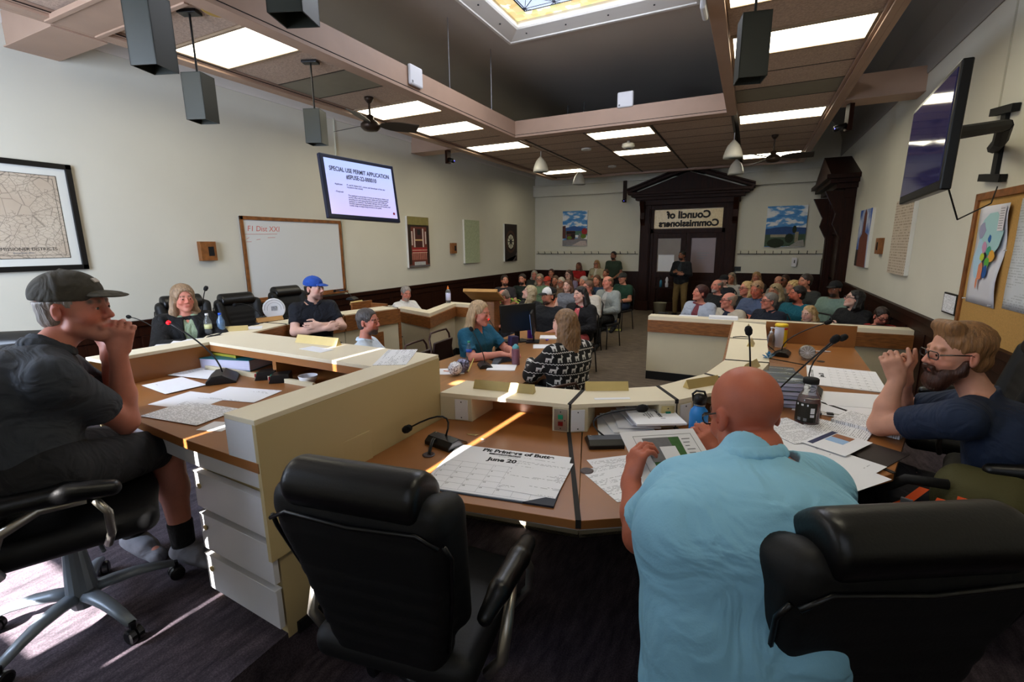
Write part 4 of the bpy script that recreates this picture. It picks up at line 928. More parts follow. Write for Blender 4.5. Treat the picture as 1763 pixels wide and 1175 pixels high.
# small cameras on dark brackets near ceiling
M_led = mat('blue_led', (80, 80, 255), .5, emit=(90, 90, 255), es=6)
for k, (p, a, ln, lb) in enumerate((((-3.36, 14.2, 3.11), -90, .60, 'security camera on a dark wooden post left of the door pediment'), ((-5.45, 8.26, 3.52), -20, .30, 'security camera hanging beside the left wall tie beam'), ((1.06, 8.2, 3.42), -160, .36, 'security camera hanging beside the right wall tie beam'))):
    t = empty('security_camera', p, math.radians(a), lb, 'camera', 'security cameras near the ceiling'); MB().bb((-.03, -.05, 0), (.03, .05, ln)).build('bracket', M_dwood, t, bevel=.004)
    b_ = MB().tube([(.03, 0, .07), (.17, 0, .03)], .04, 12).build('camera_body', M_black, t, smooth=True); MB().box((.176, .02, .03), (.004, .012, .012)).build('indicator_light', M_led, b_)
# raceway and cables
tag(MB().bb((XL, 6.145, 1.2), (XL+.02, 6.165, 4.0)).build('cable_raceway', mat('raceway', (190, 186, 168), .6)), 'thin pale cable raceway running up the left wall beside the whiteboard', 'raceway')
tag(MB().bb((XR-.012, 5.70, 3.05), (XR, 5.715, 4.0)).build('cable_raceway', mat('raceway', (190, 186, 168), .6)), 'thin raceway above the television bracket on the right wall', 'raceway')
# ------------------------------------------------------------ televisions
def screen_frame(tl, tr, bl):
    tl, tr, bl = Vector(tl), Vector(tr), Vector(bl); x = (tr-tl).normalized(); y = (tl-bl); y = (y-x*y.dot(x)).normalized(); z = x.cross(y); c = (tr+bl)/2
    M = Matrix((x, y, z)).transposed().to_4x4(); M.translation = c; return M, (tr-tl).length, (tl-bl).length
def tv(label, tl, tr, bl):
    M, w_, h = screen_frame(tl, tr, bl); t = empty('television', (0, 0, 0), 0, label, 'television', None); t.matrix_world = M
    MB().box((0, 0, -.03), (w_, h, .05)).build('housing', mat('tv_navy_bezel' if 'slide' in label else 'tv_black_bezel', (18, 26, 50) if 'slide' in label else (12, 12, 14), .3), t, bevel=.008)
    return t, w_, h
t, w_, h = tv('wall television on the left showing a lavender text slide', W(555, 263, D=5.0), W(681, 287, D=5.78), W(561, 374, D=5.0))
def scr(N, L, tc):
    sp = N.new('ShaderNodeSeparateXYZ'); L.new(tc.outputs['Object'], sp.inputs[0]); mr = N.new('ShaderNodeMapRange'); mr.inputs[1].default_value = -.3; mr.inputs[2].default_value = .3; L.new(sp.outputs[1], mr.inputs[0])
    r = N.new('ShaderNodeValToRGB'); e = r.color_ramp.elements; e[0].color = (*lin((190, 178, 220)), 1); e[1].color = (*lin((166, 184, 232)), 1); L.new(mr.outputs[0], r.inputs[0]); return r.outputs[0]
s = MB().box((.0, .0, -.003), (w_-.085, h-.09, .004)).build('screen', ramp_mat('slide_screen', scr, .15, .9), t)
M_nt = mat('slide_text', (30, 34, 66), .5)
text('slide_title', 'SPECIAL USE PERMIT APPLICATION', .066, M_nt, s, Tm(.0, .19, .001), sx=.78, bold=.001); text('slide_title', '#SPUSE-22-000010', .066, M_nt, s, Tm(.0, .12, .001), sx=.78, bold=.001)
text('slide_text', 'Applicant:', .024, M_nt, s, Tm(-.36, .03, .001), align='LEFT'); text('slide_text', 'P. and M. Butte LLC, owner and developer of the site\nlocated in the county', .024, M_nt, s, Tm(-.21, .02, .001), align='LEFT')
text('slide_text', '- Proposal:', .024, M_nt, s, Tm(-.37, -.05, .001), align='LEFT')
text('slide_text', 'The applicant is proposing to locate an emergency shelter and\nservice office and warming center within the existing building,\nproviding for and supporting those in need, with meals and\nguidance to residents. The facility will have 24 hour staff and\nprovide supervised sleeping quarters, showers and laundry, and\na wide range of supporting services to the public.', .022, M_nt, s, Tm(-.21, -.135, .001), align='LEFT')
flat('slide_seal', s, [circ(.40, -.24, .016, 12)], .001, mat('seal_red', (150, 40, 60), .5))
ab = MB(); c = t.matrix_world.translation; ab.tube([c+Vector((-.06, 0, 0)), c+Vector((-.9, .9, .1)), (XL+.05, 6.5, 2.8)], .035, 8); ab.bb((XL+.001, 6.4, 2.65), (XL+.05, 6.6, 2.95)); ab.build('wall_arm', M_black); a_ = C.objects[-1]; a_.parent = t; a_.matrix_parent_inverse = t.matrix_world.inverted()
t, w_, h = tv('wall television on the right on a swivel arm, dark screen with light reflections', W(1568, 198, D=3.4), W(1647, 111.5, D=2.45), W(1549.4, 349.6, D=3.4))
MB().box((0, .01, -.003), (w_-.07, h-.08, .004)).build('screen', mat('dim_screen', (44, 42, 70), .06, spec=.9, emit=(44, 42, 74), es=.35), t)
c = t.matrix_world.translation
br_ = MB(); q = W(1715, 250, X=XR-.04); br_.bb((XR-.03, q.y-.045, q.z-.28), (XR-.001, q.y+.045, q.z+.30)); br_.box((XR-.03, q.y, q.z+.27), (.05, .42, .06), Matrix.Rotation(.12, 3, 'X')); br_.box((XR-.03, q.y, q.z-.26), (.05, .42, .06), Matrix.Rotation(.12, 3, 'X'))
br_.tube([(XR-.05, q.y, q.z-.02), (XR-.18, q.y-.5, q.z-.04), (XR-.30, q.y-.9, q.z)], .045, 8); br_.tube([(XR-.30, q.y-.9, q.z), tuple(c+Vector((.10, .0, .05)))], .04, 8); br_.box(tuple(c+Vector((.08, 0, .03))), (.06, .34, .3))
br_.build('wall_arm', M_blackm); a_ = C.objects[-1]; a_.parent = t; a_.matrix_parent_inverse = t.matrix_world.inverted()
cbm = MB(); cbm.tube([tuple(c+Vector((.1, -.1, -.2))), tuple(c+Vector((.25, .1, -.45))), (XR-.2, q.y-.6, q.z-.5), (XR-.05, q.y-.2, q.z-.35)], .005, 5); cbm.build('cable', M_blackm); a_ = C.objects[-1]; a_.parent = t; a_.matrix_parent_inverse = t.matrix_world.inverted()
# ------------------------------------------------------------ things hanging from the ceiling
M_fix = mat('dark_grey_fixture', (50, 52, 46), .45, .2)
for k, (x, y, z0, z1, w_, lb) in enumerate(((-4.22, 3.90, 3.015, 3.35, .17, 'smallest grey box downlight on a rod, third along the left ceiling strip'), (-4.22, 2.70, 2.99, 3.35, .17, 'black box downlight on a rod, second along the left ceiling strip'), (*W(268, 120, Z=2.95).to_2d(), 2.95, 3.33, .16, 'large dark box downlight at the upper left corner of the picture'), (-1.96, 1.74, 2.97, 3.36, .165, 'dark box downlight cut by the top edge, left of the skylight'), (-.09, 3.72, 2.985, 3.36, .17, 'grey box downlight on a rod at the upper right'))):
    t = empty('hanging_downlight', (x, y, z0), math.radians([24, 22, 20, 22, 12][k]), lb, 'pendant light', 'box shaped downlights on rods'); hh = z1-z0
    mb = MB()
    for s1 in (-1, 1): mb.bb((s1*w_/2, -w_/2, 0), (s1*(w_/2-.006), w_/2, hh)); mb.bb((-w_/2, s1*w_/2, 0), (w_/2, s1*(w_/2-.006), hh))
    mb.bb((-w_/2, -w_/2, hh-.006), (w_/2, w_/2, hh)); mb.bb((-w_/2+.006, -w_/2+.006, .10), (w_/2-.006, w_/2-.006, .12)); mb.build('shade', M_fix if k else M_fix, t)
    ztop = ZC+.05-z0 if k in (0, 1) else (ZH-z0 if k in (2, 3) else ZC+.05-z0)
    MB().tube([(0, 0, hh), (0, 0, ztop)], .009, 8).build('rod', M_black, t)
    if k in (0, 1): MB().box((0, 0, ztop-.012), (.16, .09, .025)).build('canopy', M_black, t, bevel=.004)
M_bell = mat('white_glass_shade', (214, 210, 198), .3)
for k, (x, y, z) in enumerate(((-4.02, 9.54, 3.42), (-4.01, 11.99, 3.42), (-.40, 9.62, 3.40), (-.40, 11.56, 3.36))):
    t = empty('bell_pendant', (x, y, z), 0, ['white bell pendant light at left, nearer of the two in the far left ceiling', 'white bell pendant light in front of the farthest left ceiling panel', 'white bell pendant light right of centre, nearer one under the beam', 'white bell pendant light right of centre, farther and lower one'][k], 'pendant light', 'white bell pendant lights')
    MB().lathe([(.16, 0), (.155, .05), (.135, .13), (.10, .21), (.05, .27), (.03, .285), (.028, .30), (.03, .28), (.045, .262), (.095, .205), (.13, .125), (.150, .05), (.155, 0)], n=20).build('shade', M_bell, t, smooth=True)
    MB().tube([(0, 0, .29), (0, 0, ZC+.05-z)], .008, 6).build('stem', M_whitep, t)
def fan(label, x, y, z, rz, s=1.0):
    t = empty('ceiling_fan', (x, y, z), rz, label, 'ceiling fan', 'three blade ceiling fans'); M_f = mat('fan_bronze', (62, 50, 42), .35, .5)
    MB().lathe([(.02, -.09), (.09, -.075), (.125, -.04), (.125, .0), (.08, .04), (.045, .06), (.05, .10), (.018, .12)], n=20).build('motor', M_f, t, smooth=True)
    MB().tube([(0, 0, .1), (0, 0, ZC+.05-z-.05)], .014, 8).build('rod', M_f, t); MB().lathe([(.06, 0), (.055, -.03), (.02, -.07)][::-1], (0, 0, ZC+.05-z), 16).build('canopy', M_f, t, smooth=True)
    for k in range(3):
        a = k*2*math.pi/3; R_ = Matrix.Rotation(a, 3, 'Z'); rings = []
        for u in range(7):
            r = .13+.50*u/6; w_ = .035+.07*math.sin(min(1, u/3)*math.pi/2)*(1-.25*u/6); tw = -.35
            pts_ = [(r, -w_, -w_*tw), (r, w_, w_*tw), (r, w_, w_*tw+.007), (r, -w_, -w_*tw+.007)]; rings.append([R_ @ Vector(p) for p in pts_])
        MB().loft(rings).build('blade', mat('fan_blade', (58, 52, 46), .4), t)
fan('dark three blade ceiling fan in front of the bright panels on the left', -4.56, 5.12, 3.50, math.radians(54)); fan('ceiling fan at the far right in front of the distant light panel', .24, 10.19, 3.44, math.radians(-2))
# routers / access points, ceiling speaker
for k, (side_, p, lb) in enumerate((('L', (OX0+.0, 5.12, 3.96), 'white wifi box on the left skylight beam'), ('B', (-1.92, 7.95, 4.14), 'white wifi box standing on the far skylight beam'), ('R', (OX1, 4.47, 3.84), 'white wifi box on the right skylight beam near the top edge'))):
    t = empty('wifi_box', p, 0, lb, 'access point', 'white wireless boxes on the skylight beams'); M = wallM(side_).to_4x4(); M.translation = Vector(p); t.matrix_world = M
    plate('case', t, -.125, .125, -.115, .115, 0, .045, M_whitep, .02); plate('logo_mark', t, -.10, -.075, -.09, -.065, .045, .047, M_greyink)
tag(MB().bb((-2.9, 8.0, ZC+.27), (-2.88, 8.02, ZC+.42)).bb((-2.905, 7.995, ZC+.265), (-2.875, 8.025, ZC+.29)).build('antenna', M_blackm), 'small black antenna on the far skylight beam, left one', 'antenna'); tag(MB().bb((-2.62, 8.0, ZC+.27), (-2.60, 8.02, ZC+.44)).bb((-2.625, 7.995, ZC+.265), (-2.595, 8.025, ZC+.29)).build('antenna', M_blackm), 'small black antenna on the far skylight beam, nearer the wifi box', 'antenna')
t = empty('ceiling_projector', (-2.18, 9.35, ZC-.06), 0, 'round white ceiling speaker between the two centre light panels', 'ceiling speaker'); MB().lathe([(.03, .10), (.03, .06), (.11, .05), (.12, .0), (.09, -.03), (.0001, -.035)][::-1], n=20).build('shell', M_bell, t, smooth=True); MB().lathe([(.05, -.03), (.05, -.04), (.0001, -.045)][::-1], n=16).build('lens', M_greyink, t)
for k, (x, y) in enumerate(((-3.1, 9.7), (-3.2, 12.1))):
    tag(MB().lathe([(.10, 0), (.10, .03), (.05, .04)][::1], (x, y, ZC+.015), 16).build('smoke_detector', M_bell), ['pale round smoke detector left of the ceiling speaker', 'pale round smoke detector in the far centre ceiling'][k], 'smoke detector')
tag(MB().lathe([(.09, 0), (.11, .012), (.11, .03)], (-4.0, 2.78, ZC+.026), 18).build('ceiling_stain_ring', mat('yellowed_ring', (176, 142, 70), .8)), 'yellowed round ring on the ceiling tile behind the second box downlight', 'ceiling ring')
# ------------------------------------------------------------ things on the desks
def arc_pts(a, b, up=.12, n=8, mid=None):
    a, b = Vector(a), Vector(b); m = Vector(mid) if mid is not None else (a+b)/2+Vector((0, 0, up)); out = []
    for i in range(n+1):
        u = i/n; out.append(a*(1-u)**2+m*2*u*(1-u)+b*u*u)
    return out
M_foam = mat('mic_foam', (16, 16, 16), .9, bump=.3, bscale=300)
M_redled = mat('red_led_ring', (255, 30, 40), .4, emit=(255, 20, 30), es=5)
def mic(label, base, rz, head, mid=None, led=False, sc_=1.0):
    base = Vector(base); head = Vector(head)
    t = empty('gooseneck_microphone', base, rz, label, 'microphone', 'gooseneck microphones on the desks')
    mb = MB(); w_, d, h = .085*sc_, .065*sc_, .045*sc_
    prof = [(-d, 0), (d, 0), (d, .012), (d*.1, h), (-d*.6, h*.9), (-d, .02)]
    mb.loft([[(-w_, y, z) for y, z in prof], [(w_, y, z) for y, z in prof]]); b = mb.build('base', M_black, t, bevel=.004)
    MB().lathe([(.005, 0), (.005, .002)], (-w_*.8, d*.0, h*.98), 8).build('button', M_silver, b)
    inv = Matrix.Translation(base) @ Matrix.Rotation(rz, 4, 'Z'); inv = inv.inverted(); top = base+Vector((0, 0, h*.9))
    pts = [inv @ p for p in arc_pts(top, head, mid=mid)]
    MB().tube(pts, .0045, 8).build('gooseneck', M_black, t, smooth=True)
    d_ = (pts[-1]-pts[-2]).normalized(); e = pts[-1]
    MB().tube([e-d_*.018, e-d_*.01, e+d_*.012, e+d_*.028, e+d_*.034], [.010, .017, .020, .015, .006], 14).build('foam_head', M_foam, t, smooth=True)
    if led: MB().tube([e-d_*.03, e-d_*.018], .011, 12).build('red_ring', M_redled, t)
    return t
def sheet(label, px4=None, z=ZD, m=None, loc=None, size=(.216, .279), rz=0.0, th=.0012, cat='paper', group=None, name='paper_sheet', tilt=None, seed=0, dens=.55, lift=0.0):
    m = m or printed(seed, dens)
    t = None
    if px4 is not None:       # centre + direction from two desk points
        c = W(*px4[0], Z=z); e = W(*px4[1], Z=z); v = e-c; rz = math.atan2(v.y, v.x); loc = c
    o = MB().box((0, 0, th/2), (size[0], size[1], th)).build(name, m); o.location = (loc[0], loc[1], z+.0006+lift); o.rotation_euler = (tilt or 0, 0, rz)
    return tag(o, label, cat, group)
def nameplate(label, c, rz, z, m=M_brass, ln=.25, txt=None, wood=False):
    t = empty('nameplate', (c[0], c[1], z), rz, label, 'nameplate', 'nameplates on the ledges')
    mb = MB(); mb.loft([[(-ln/2, -.028, 0), (-ln/2, .022, 0), (-ln/2, .0, .048)], [(ln/2, -.028, 0), (ln/2, .022, 0), (ln/2, .0, .048)]]); mb.build('holder', m, t, bevel=.001)
    if txt:
        M = Matrix(((-1, 0, 0, 0), (0, -.42, .9, .0135), (0, .9, .42, .024), (0, 0, 0, 1)))
        p = MB().box((0, 0, 0), (ln*.96, .042, .001)).build('dark_face', M_blackm, t); p.matrix_local = M
        text('lettering', txt, .022, M_whitep, p, Tm(0, 0, .001), sx=.9)
    return t
def lathe_thing(name, label, cat, loc, parts, rz=0, group=None, n=20):
    t = empty(name, loc, rz, label, cat, group)
    for nm, m, prof in parts: MB().lathe(prof, n=n).build(nm, m, t, smooth=True)
    return t
wp = lambda x, y, z: W(x, y, Z=z)
# near desk
b_ = wp(768, 765, ZD); mic('gooseneck microphone on the near desk beside the big calendar, bent to the left', b_, math.radians(-12), W(703, 738, Y=b_.y-.06), mid=W(790, 690, Y=b_.y+.03))
b_ = wp(1040, 765, ZD); mic('gooseneck microphone in front of the paper stuffed slot, left of the bald man', b_, math.radians(28), W(1103, 704, Y=b_.y+.02), mid=W(985, 712, Y=b_.y+.05))
for k, (x, y, lb) in enumerate(((738, 784, 'round dark cable grommet beside the first microphone'), (1010, 812, 'round dark cable grommet on the desk by the seam'), (1413, 623, 'round dark cable grommet on the far right desk top'))):
    p = wp(x, y, ZD); tag(MB().lathe([(.028, 0), (.030, .003), (.024, .005), (.010, .004), (.010, .0045)], (0, 0, 0), 18).build('cable_grommet', mat('brown_grommet', (58, 42, 38), .5)), lb, 'grommet', 'cable grommets'); C.objects[-1].location = p
cc = MB(); p = wp(738, 784, ZD); b0 = wp(760, 768, ZD); cc.tube(arc_pts(p+Vector((0, 0, .005)), b0+Vector((-.04, 0, .03)), up=.05), .004, 6); cc.tube(arc_pts(p+Vector((.008, 0, .005)), b0+Vector((-.03, 0, .03)), up=.045), .004, 6)
tag(cc.build('microphone_cable', M_black, smooth=True), 'looped black cable from the grommet to the first microphone', 'cable')
# desk calendar
c0, c1, c2 = wp(800, 770, ZD), wp(995, 793, ZD), wp(960, 890, ZD)
ux = (c1-c0).normalized(); ux = Vector((ux.x, ux.y, 0)); cen = (wp(710, 838, ZD)+c1)/2; rzc = math.atan2(ux.y, ux.x)
t = empty('desk_calendar', (cen.x, cen.y, ZD+.001), rzc, 'large paper desk calendar pad showing June with dark leather corner', 'calendar'); cw, ch = .56, .43
MB().box((0, 0, .001), (cw, ch, .002)).build('blotter', mat('navy_blotter', (26, 32, 46), .6), t); pd_ = MB().box((0, .003, .004), (cw-.01, ch-.012, .005)).build('paper_pad', M_paper, t)
MB().prism([(cw/2, -ch/2), (cw/2, -ch/2+.085), (cw/2-.12, -ch/2)], .002, .0078).build('leather_corner', mat('navy_blotter', (26, 32, 46), .6), t)
z_ = .0068
text('calendar_title', 'Pit Printers of Butte', .042, M_ink, pd_, Tm(.03, ch/2-.030, z_), bold=.0022, extrude=.0001)
bar = MB().bb((-.10, ch/2-.068, z_), (.13, ch/2-.054, z_+.0003)).build('black_band', M_ink, pd_); text('band_lettering', 'Instant Design - Fast Prints - Copies', .012, M_whitep, bar, Tm(.015, ch/2-.061, z_+.0004), extrude=.0001)
text('calendar_text', '27 West Park Street - Butte', .011, M_greyink, pd_, Tm(.015, ch/2-.080, z_), extrude=.0001)
text('calendar_month', 'June 20', .044, M_ink, pd_, Tm(-.02, ch/2-.115, z_), bold=.0022, extrude=.0001)
gm = MB()
for k in range(6): gm.bb((-.26, .045-.048*k, z_), (.06+.18*(k > 3), .0457-.048*k, z_+.0002))
for k in range(7): gm.bb((-.26+.073*k, -.195, z_), (-.2593+.073*k, .045, z_+.0002))
gm.build('calendar_grid', M_greyink, pd_)
nb = 5
for r in range(5):
    for c_ in range(5):
        d_ = r*7+c_-2
        if d_ < 1 or d_ > 30: continue
        text('calendar_number', str(d_), .013, M_ink, pd_, Tm(-.25+.073*c_, .036-.048*r, z_), extrude=.0001)
sheet('loose printed letter lying on the right half of the June calendar', loc=(cen.x+ux.x*.165, cen.y+ux.y*.165+.0, 0), rz=rzc-.06, z=ZD+.008, size=(.24, .31), seed=21, dens=.42)
tag(MB().tube([(-.012, 0, .002), (0, .004, .002), (.013, .0, .002)], .0025, 5).build('paper_scrap', M_paper), 'tiny curled white scrap on the near desk beyond the microphone', 'scrap'); C.objects[-1].location = wp(832, 758, ZD)+Vector((0, 0, .001))
tag(MB().tube([(-.03, 0, .002), (.015, .012, .002), (.03, .018, .002), (.02, .0, .002), (-.02, -.004, .002)], .0022, 5).build('paper_clip', M_brass), 'bent wire clip lying in the sun stripe by the microphone', 'clip'); C.objects[-1].location = wp(812, 750, ZD)+Vector((0, 0, .001))
# nameplates and strips on the arc ledge
def led(x, y, z=ZL): p = W(x, y, Z=z); return (p.x, p.y)
nameplate('brass nameplate in bright sun on the nearest ledge', led(868, 672), math.radians(7), ZL, ln=.36)
nameplate('brass nameplate on the second ledge above the paper filled slot', led(1044, 671), math.radians(25), ZL, ln=.24)
nameplate('brass nameplate on the third ledge just left of the bald head', led(1208, 664), math.radians(50), ZL, ln=.24)
nameplate('brass nameplate on the fourth ledge right above the bald head', led(1292, 635), math.radians(72), ZL, ln=.22)
nameplate('small brass nameplate on the right leg ledge below the crossing cable', led(1292, 594), math.radians(86), ZL, ln=.16)
nameplate('smallest brass nameplate at the far end of the right leg ledge', led(1287, 568), math.radians(86), ZL, ln=.16)
sheet('narrow white paper strip on the second ledge under the nameplate', loc=led(1054, 687), rz=math.radians(28), z=ZL, size=(.19, .028), m=M_paper)
sheet('narrow printed white strip on the nearest ledge in the sun', loc=led(850, 681), rz=math.radians(4), z=ZL, size=(.2, .03), m=M_paper) if False else None
nameplate('brass nameplate in a sun stripe on the chairman desk ledge', led(548, 592, ZL2), math.radians(2), ZL2, ln=.34)
sheet('small white card on the chairman ledge in front of the nameplate', loc=led(545, 602, ZL2), rz=math.radians(-6), z=ZL2, size=(.2, .09), m=M_paper)
sheet('large printed sheet at the corner of the chairman ledge', loc=led(683, 615, ZL2), rz=math.radians(-62), z=ZL2, size=(.36, .17), seed=31, dens=.5)
# station 2 papers
pk = random.Random(3)
for k in range(5):
    p = wp(1060+14*k, 742-3*k, ZD); sheet('loose sheet stuffed in the desk slot, pile layer %s' % ['at the bottom', 'second from the bottom', 'in the middle', 'second from the top', 'on top'][k], loc=(p.x, p.y+.05), rz=.5+pk.uniform(-.35, .35), z=ZD+.006+.012*k, m=[M_paper, printed(1, .4)][k % 2], th=.006, group='papers stuffed in the desk slot')
p = wp(1118, 745, ZD); o = sheet('packet with the bold title Section 1 lying askew in front of the slot', loc=(p.x+.02, p.y+.02), rz=math.radians(-62), z=ZD+.075, m=M_paper, size=(.216, .25), th=.010, tilt=None)
text('packet_title', 'Section 1', .032, M_ink, o, Matrix.Translation((-.02, .03, .0105)) @ Matrix.Rotation(math.radians(0), 4, 'Z'), extrude=.0001, bold=.001, shear=.1)
text('packet_text', 'The Burned\nMagnetometer\nfully approved Lease\nLarge', .013, M_ink, o, Tm(-.02, -.03, .0105), extrude=.0001)
sheet('printed letter under the bald man left hand, nearest the seam', loc=tuple(wp(1068, 828, ZD).to_2d()), rz=math.radians(48), z=ZD, seed=41, dens=.5)
sheet('second printed letter peeking out from under the first by the seam', loc=tuple(wp(1072, 812, ZD).to_2d()), rz=math.radians(40), z=ZD-.0004, seed=42, dens=.5)
sheet('printed sheet in front of the bald man chest', loc=tuple(wp(1130, 840, ZD).to_2d()), rz=math.radians(30), z=ZD+.002, seed=43, dens=.4)
# water bottle, iced tea, books and clutter at the right
M_blueb = mat('blue_powdercoat', (40, 128, 206), .4, bump=.03, bscale=200)
p = wp(1200, 758, ZD); t = lathe_thing('water_bottle', 'bright blue insulated water bottle with black lid left of the bald head', 'bottle', p, [('body', M_blueb, [(.042, 0), (.044, .01), (.044, .135), (.040, .155), (.026, .172), (.026, .185)]), ('steel_ring', M_silver, [(.027, .182), (.027, .192)]), ('lid', M_black, [(.030, .19), (.031, .225), (.024, .235), (.012, .24)])])
MB().tube([(-.028, 0, .20), (-.034, 0, .235), (-.018, 0, .252), (.018, 0, .252), (.030, 0, .22)], .006, 8).build('carry_loop', M_black, t, smooth=True); MB().lathe([(.0446, .0), (.0450, .045)], n=20).build('dark_label_band', mat('navy_label', (18, 20, 40), .4), t, smooth=True)
text('bottle_lettering', 'Montana', .022, M_whitep, t, Matrix.Rotation(math.radians(5), 4, 'Z') @ Matrix(((1, 0, 0, .0), (0, 0, -1, -.0455), (0, 1, 0, .026), (0, 0, 0, 1))), extrude=.0006)
xm = MB(); M_ = Matrix(((1, 0, 0), (0, 0, -1), (0, 1, 0)))
for a_ in (-.7, .7): xm.box((.005, -.0452, .09), (.004, .001, .034), Matrix.Rotation(a_, 3, 'Y'))
for a_ in ((-.006, .11), (.016, .11)): xm.box((a_[0], -.0452, a_[1]), (.005, .001, .005))
xm.build('emblem', M_whitep, t)
p = wp(1388, 728, ZD); t = lathe_thing('iced_tea_bottle', 'glass bottle of dark iced tea with black cap right of the bald head', 'bottle', p, [('glass', M_glassc, [(.056, 0), (.059, .012), (.057, .12), (.050, .150), (.036, .175), (.031, .20), (.033, .222)]), ('tea', mat('iced_tea', (86, 26, 16), .1, var=.1, spec=.6), [(.053, .004), (.0565, .014), (.0555, .118), (.052, .138), (.0001, .1385)]), ('cap', M_blackm, [(.0001, .222), (.038, .222), (.038, .246), (.034, .25), (.0001, .251)])])
lb_ = MB(); n_ = 9; th0 = math.radians(-165); th1 = math.radians(-55)
for k in range(n_):
    a, b = th0+(th1-th0)*k/n_, th0+(th1-th0)*(k+1)/n_; q = [(.0598*math.cos(a), .0598*math.sin(a)), (.0598*math.cos(b), .0598*math.sin(b)), (.0606*math.cos(b), .0606*math.sin(b)), (.0606*math.cos(a), .0606*math.sin(a))]; lb_.prism(q, .02, .125)
lab = lb_.build('dark_label', mat('olive_black_label', (34, 30, 20), .5), t)
for nm, z0, z1, a0, a1, m in (('white_stripe', .108, .118, -150, -95, M_whitep), ('barcode', .07, .10, -84, -66, M_whitep), ('barcode', .05, .064, -84, -66, M_whitep), ('round_marks', .026, .042, -140, -125, M_greyink), ('round_marks', .026, .042, -112, -97, M_greyink)):
    a, b = math.radians(a0), math.radians(a1); lb_ = MB(); lb_.prism([(.0608*math.cos(a), .0608*math.sin(a)), (.0610*math.cos((a+b)/2), .0610*math.sin((a+b)/2)), (.0608*math.cos(b), .0608*math.sin(b)), (.0615*math.cos(b), .0615*math.sin(b)), (.0618*math.cos((a+b)/2), .0618*math.sin((a+b)/2)), (.0615*math.cos(a), .0615*math.sin(a))], z0, z1); lb_.build(nm, m, lab)
# stack of blue covered books
M_page = mat('book_pages', (196, 194, 214), .85, var=.06, scale=4, stretch=(1, 1, 60))
def cover(seed):
    return noise_mat('book_cover_%d' % seed, [(.35, (20, 34, 54)), (.5, (34, 58, 82)), (.58, (70, 74, 54)), (.68, (196, 206, 222))], 5+seed, 4, .35, (1, 2.5, 1))
for s_, (x, y, n_, lbl) in enumerate(((1338, 668, 6, 'nearer stack'), (1330, 628, 2, 'farther stack'))):
    base = wp(x, y+22, ZD)
    for k in range(n_):
        t = empty('book', (base.x+.03+.006*math.sin(k*2), base.y+.006*math.cos(k*3), ZD+.001+.026*k), math.radians(8+3*math.sin(k*1.7)-8*s_), 'thick blue covered book, %s of the %s between tea bottle and ledge' % (['lowest', 'second', 'third', 'fourth', 'fifth', 'topmost'][k] if n_ == 6 else ['lower', 'upper'][k], lbl), 'book', 'blue covered books stacked on the right desk')
        MB().box((0, 0, .0125), (.205, .27, .022)).build('pages', M_page, t); cv = MB(); cv.box((0, 0, .0008), (.215, .28, .0016)); cv.box((0, 0, .0247), (.215, .28, .0016)); cv.box((-.1075, 0, .0125), (.0016, .28, .0245)); cv.build('cover', cover(s_), t)
        if k == n_-1:
            text('cover_lettering', 'COMMUNITY PLAN', .022, M_whitep, t, Tm(0, .09, .0256), extrude=.0001); text('cover_lettering', 'Butte-Silver Bow', .018, M_whitep, t, Tm(0, -.09, .0256), extrude=.0001)
# crumpled foil flower
fm = MB(); rr = random.Random(5)
for k in range(16):
    a, e_ = rr.uniform(0, 6.28), rr.uniform(.2, 1.3); d_ = Vector((math.cos(a)*math.cos(e_), math.sin(a)*math.cos(e_), math.sin(e_)))*rr.uniform(.035, .06); s_ = Vector((-math.sin(a), math.cos(a), 0))*.010
    fm.add([(0, 0, 0.002), d_*.7+s_, d_, d_*.7-s_+Vector((0, 0, .004))], [(0, 1, 2, 3)])
o = fm.build('foil_bow', noise_mat('teal_silver_foil', [(.4, (20, 110, 160)), (.5, (150, 170, 176)), (.6, (40, 130, 120))], 40, rough=.25)); p = wp(1322, 655, ZD+.0); o.location = (p.x-.01, p.y, ZL+.003); tag(o, 'crumpled teal and silver foil bow beside the book stack', 'bow'); s = o.modifiers.new('thickness', 'SOLIDIFY'); s.thickness = .001
# far right desk
p = wp(1342, 598, ZD); t = lathe_thing('wipes_canister', 'yellow and white wipes canister at the far end of the right desk', 'canister', p, [('body', mat('wipes_label', (206, 204, 216), .5), [(.050, 0), (.052, .01), (.052, .19), (.050, .20)]), ('lid', mat('yellow_lid', (226, 190, 40), .4), [(.0001, .222), (.046, .222), (.055, .215), (.055, .195)][::-1]), ('foot', mat('pinkish_foot', (214, 190, 176), .5), [(.053, 0), (.053, .012)])])
for nm, c_, a0, a1, z0, z1 in (('yellow_stripe', (226, 190, 40), -65, 10, .012, .17), ('red_band', (196, 36, 28), -65, 10, .17, .188)):
    lb_ = MB()
    for k in range(5):
        a, b = math.radians(a0+(a1-a0)*k/5), math.radians(a0+(a1-a0)*(k+1)/5); lb_.prism([(.0524*math.cos(a), .0524*math.sin(a)), (.0524*math.cos(b), .0524*math.sin(b)), (.053*math.cos(b), .053*math.sin(b)), (.053*math.cos(a), .053*math.sin(a))], z0, z1)
    lb_.build(nm, mat(nm, c_, .5), t)
p = wp(1325, 600, ZD); t = lathe_thing('sanitizer_pump', 'clear pump bottle of sanitizer beside the yellow canister', 'bottle', p+Vector((0, -.05, 0)), [('bottle', M_glassc, [(.030, 0), (.034, .01), (.034, .10), (.026, .14), (.012, .155)]), ('pump', M_whitep, [(.014, .15), (.014, .165), (.005, .17), (.005, .195), (.012, .197), (.010, .205)])])
MB().tube([(0, 0, .20), (.035, -.01, .198)], .005, 6).build('spout', M_whitep, t)
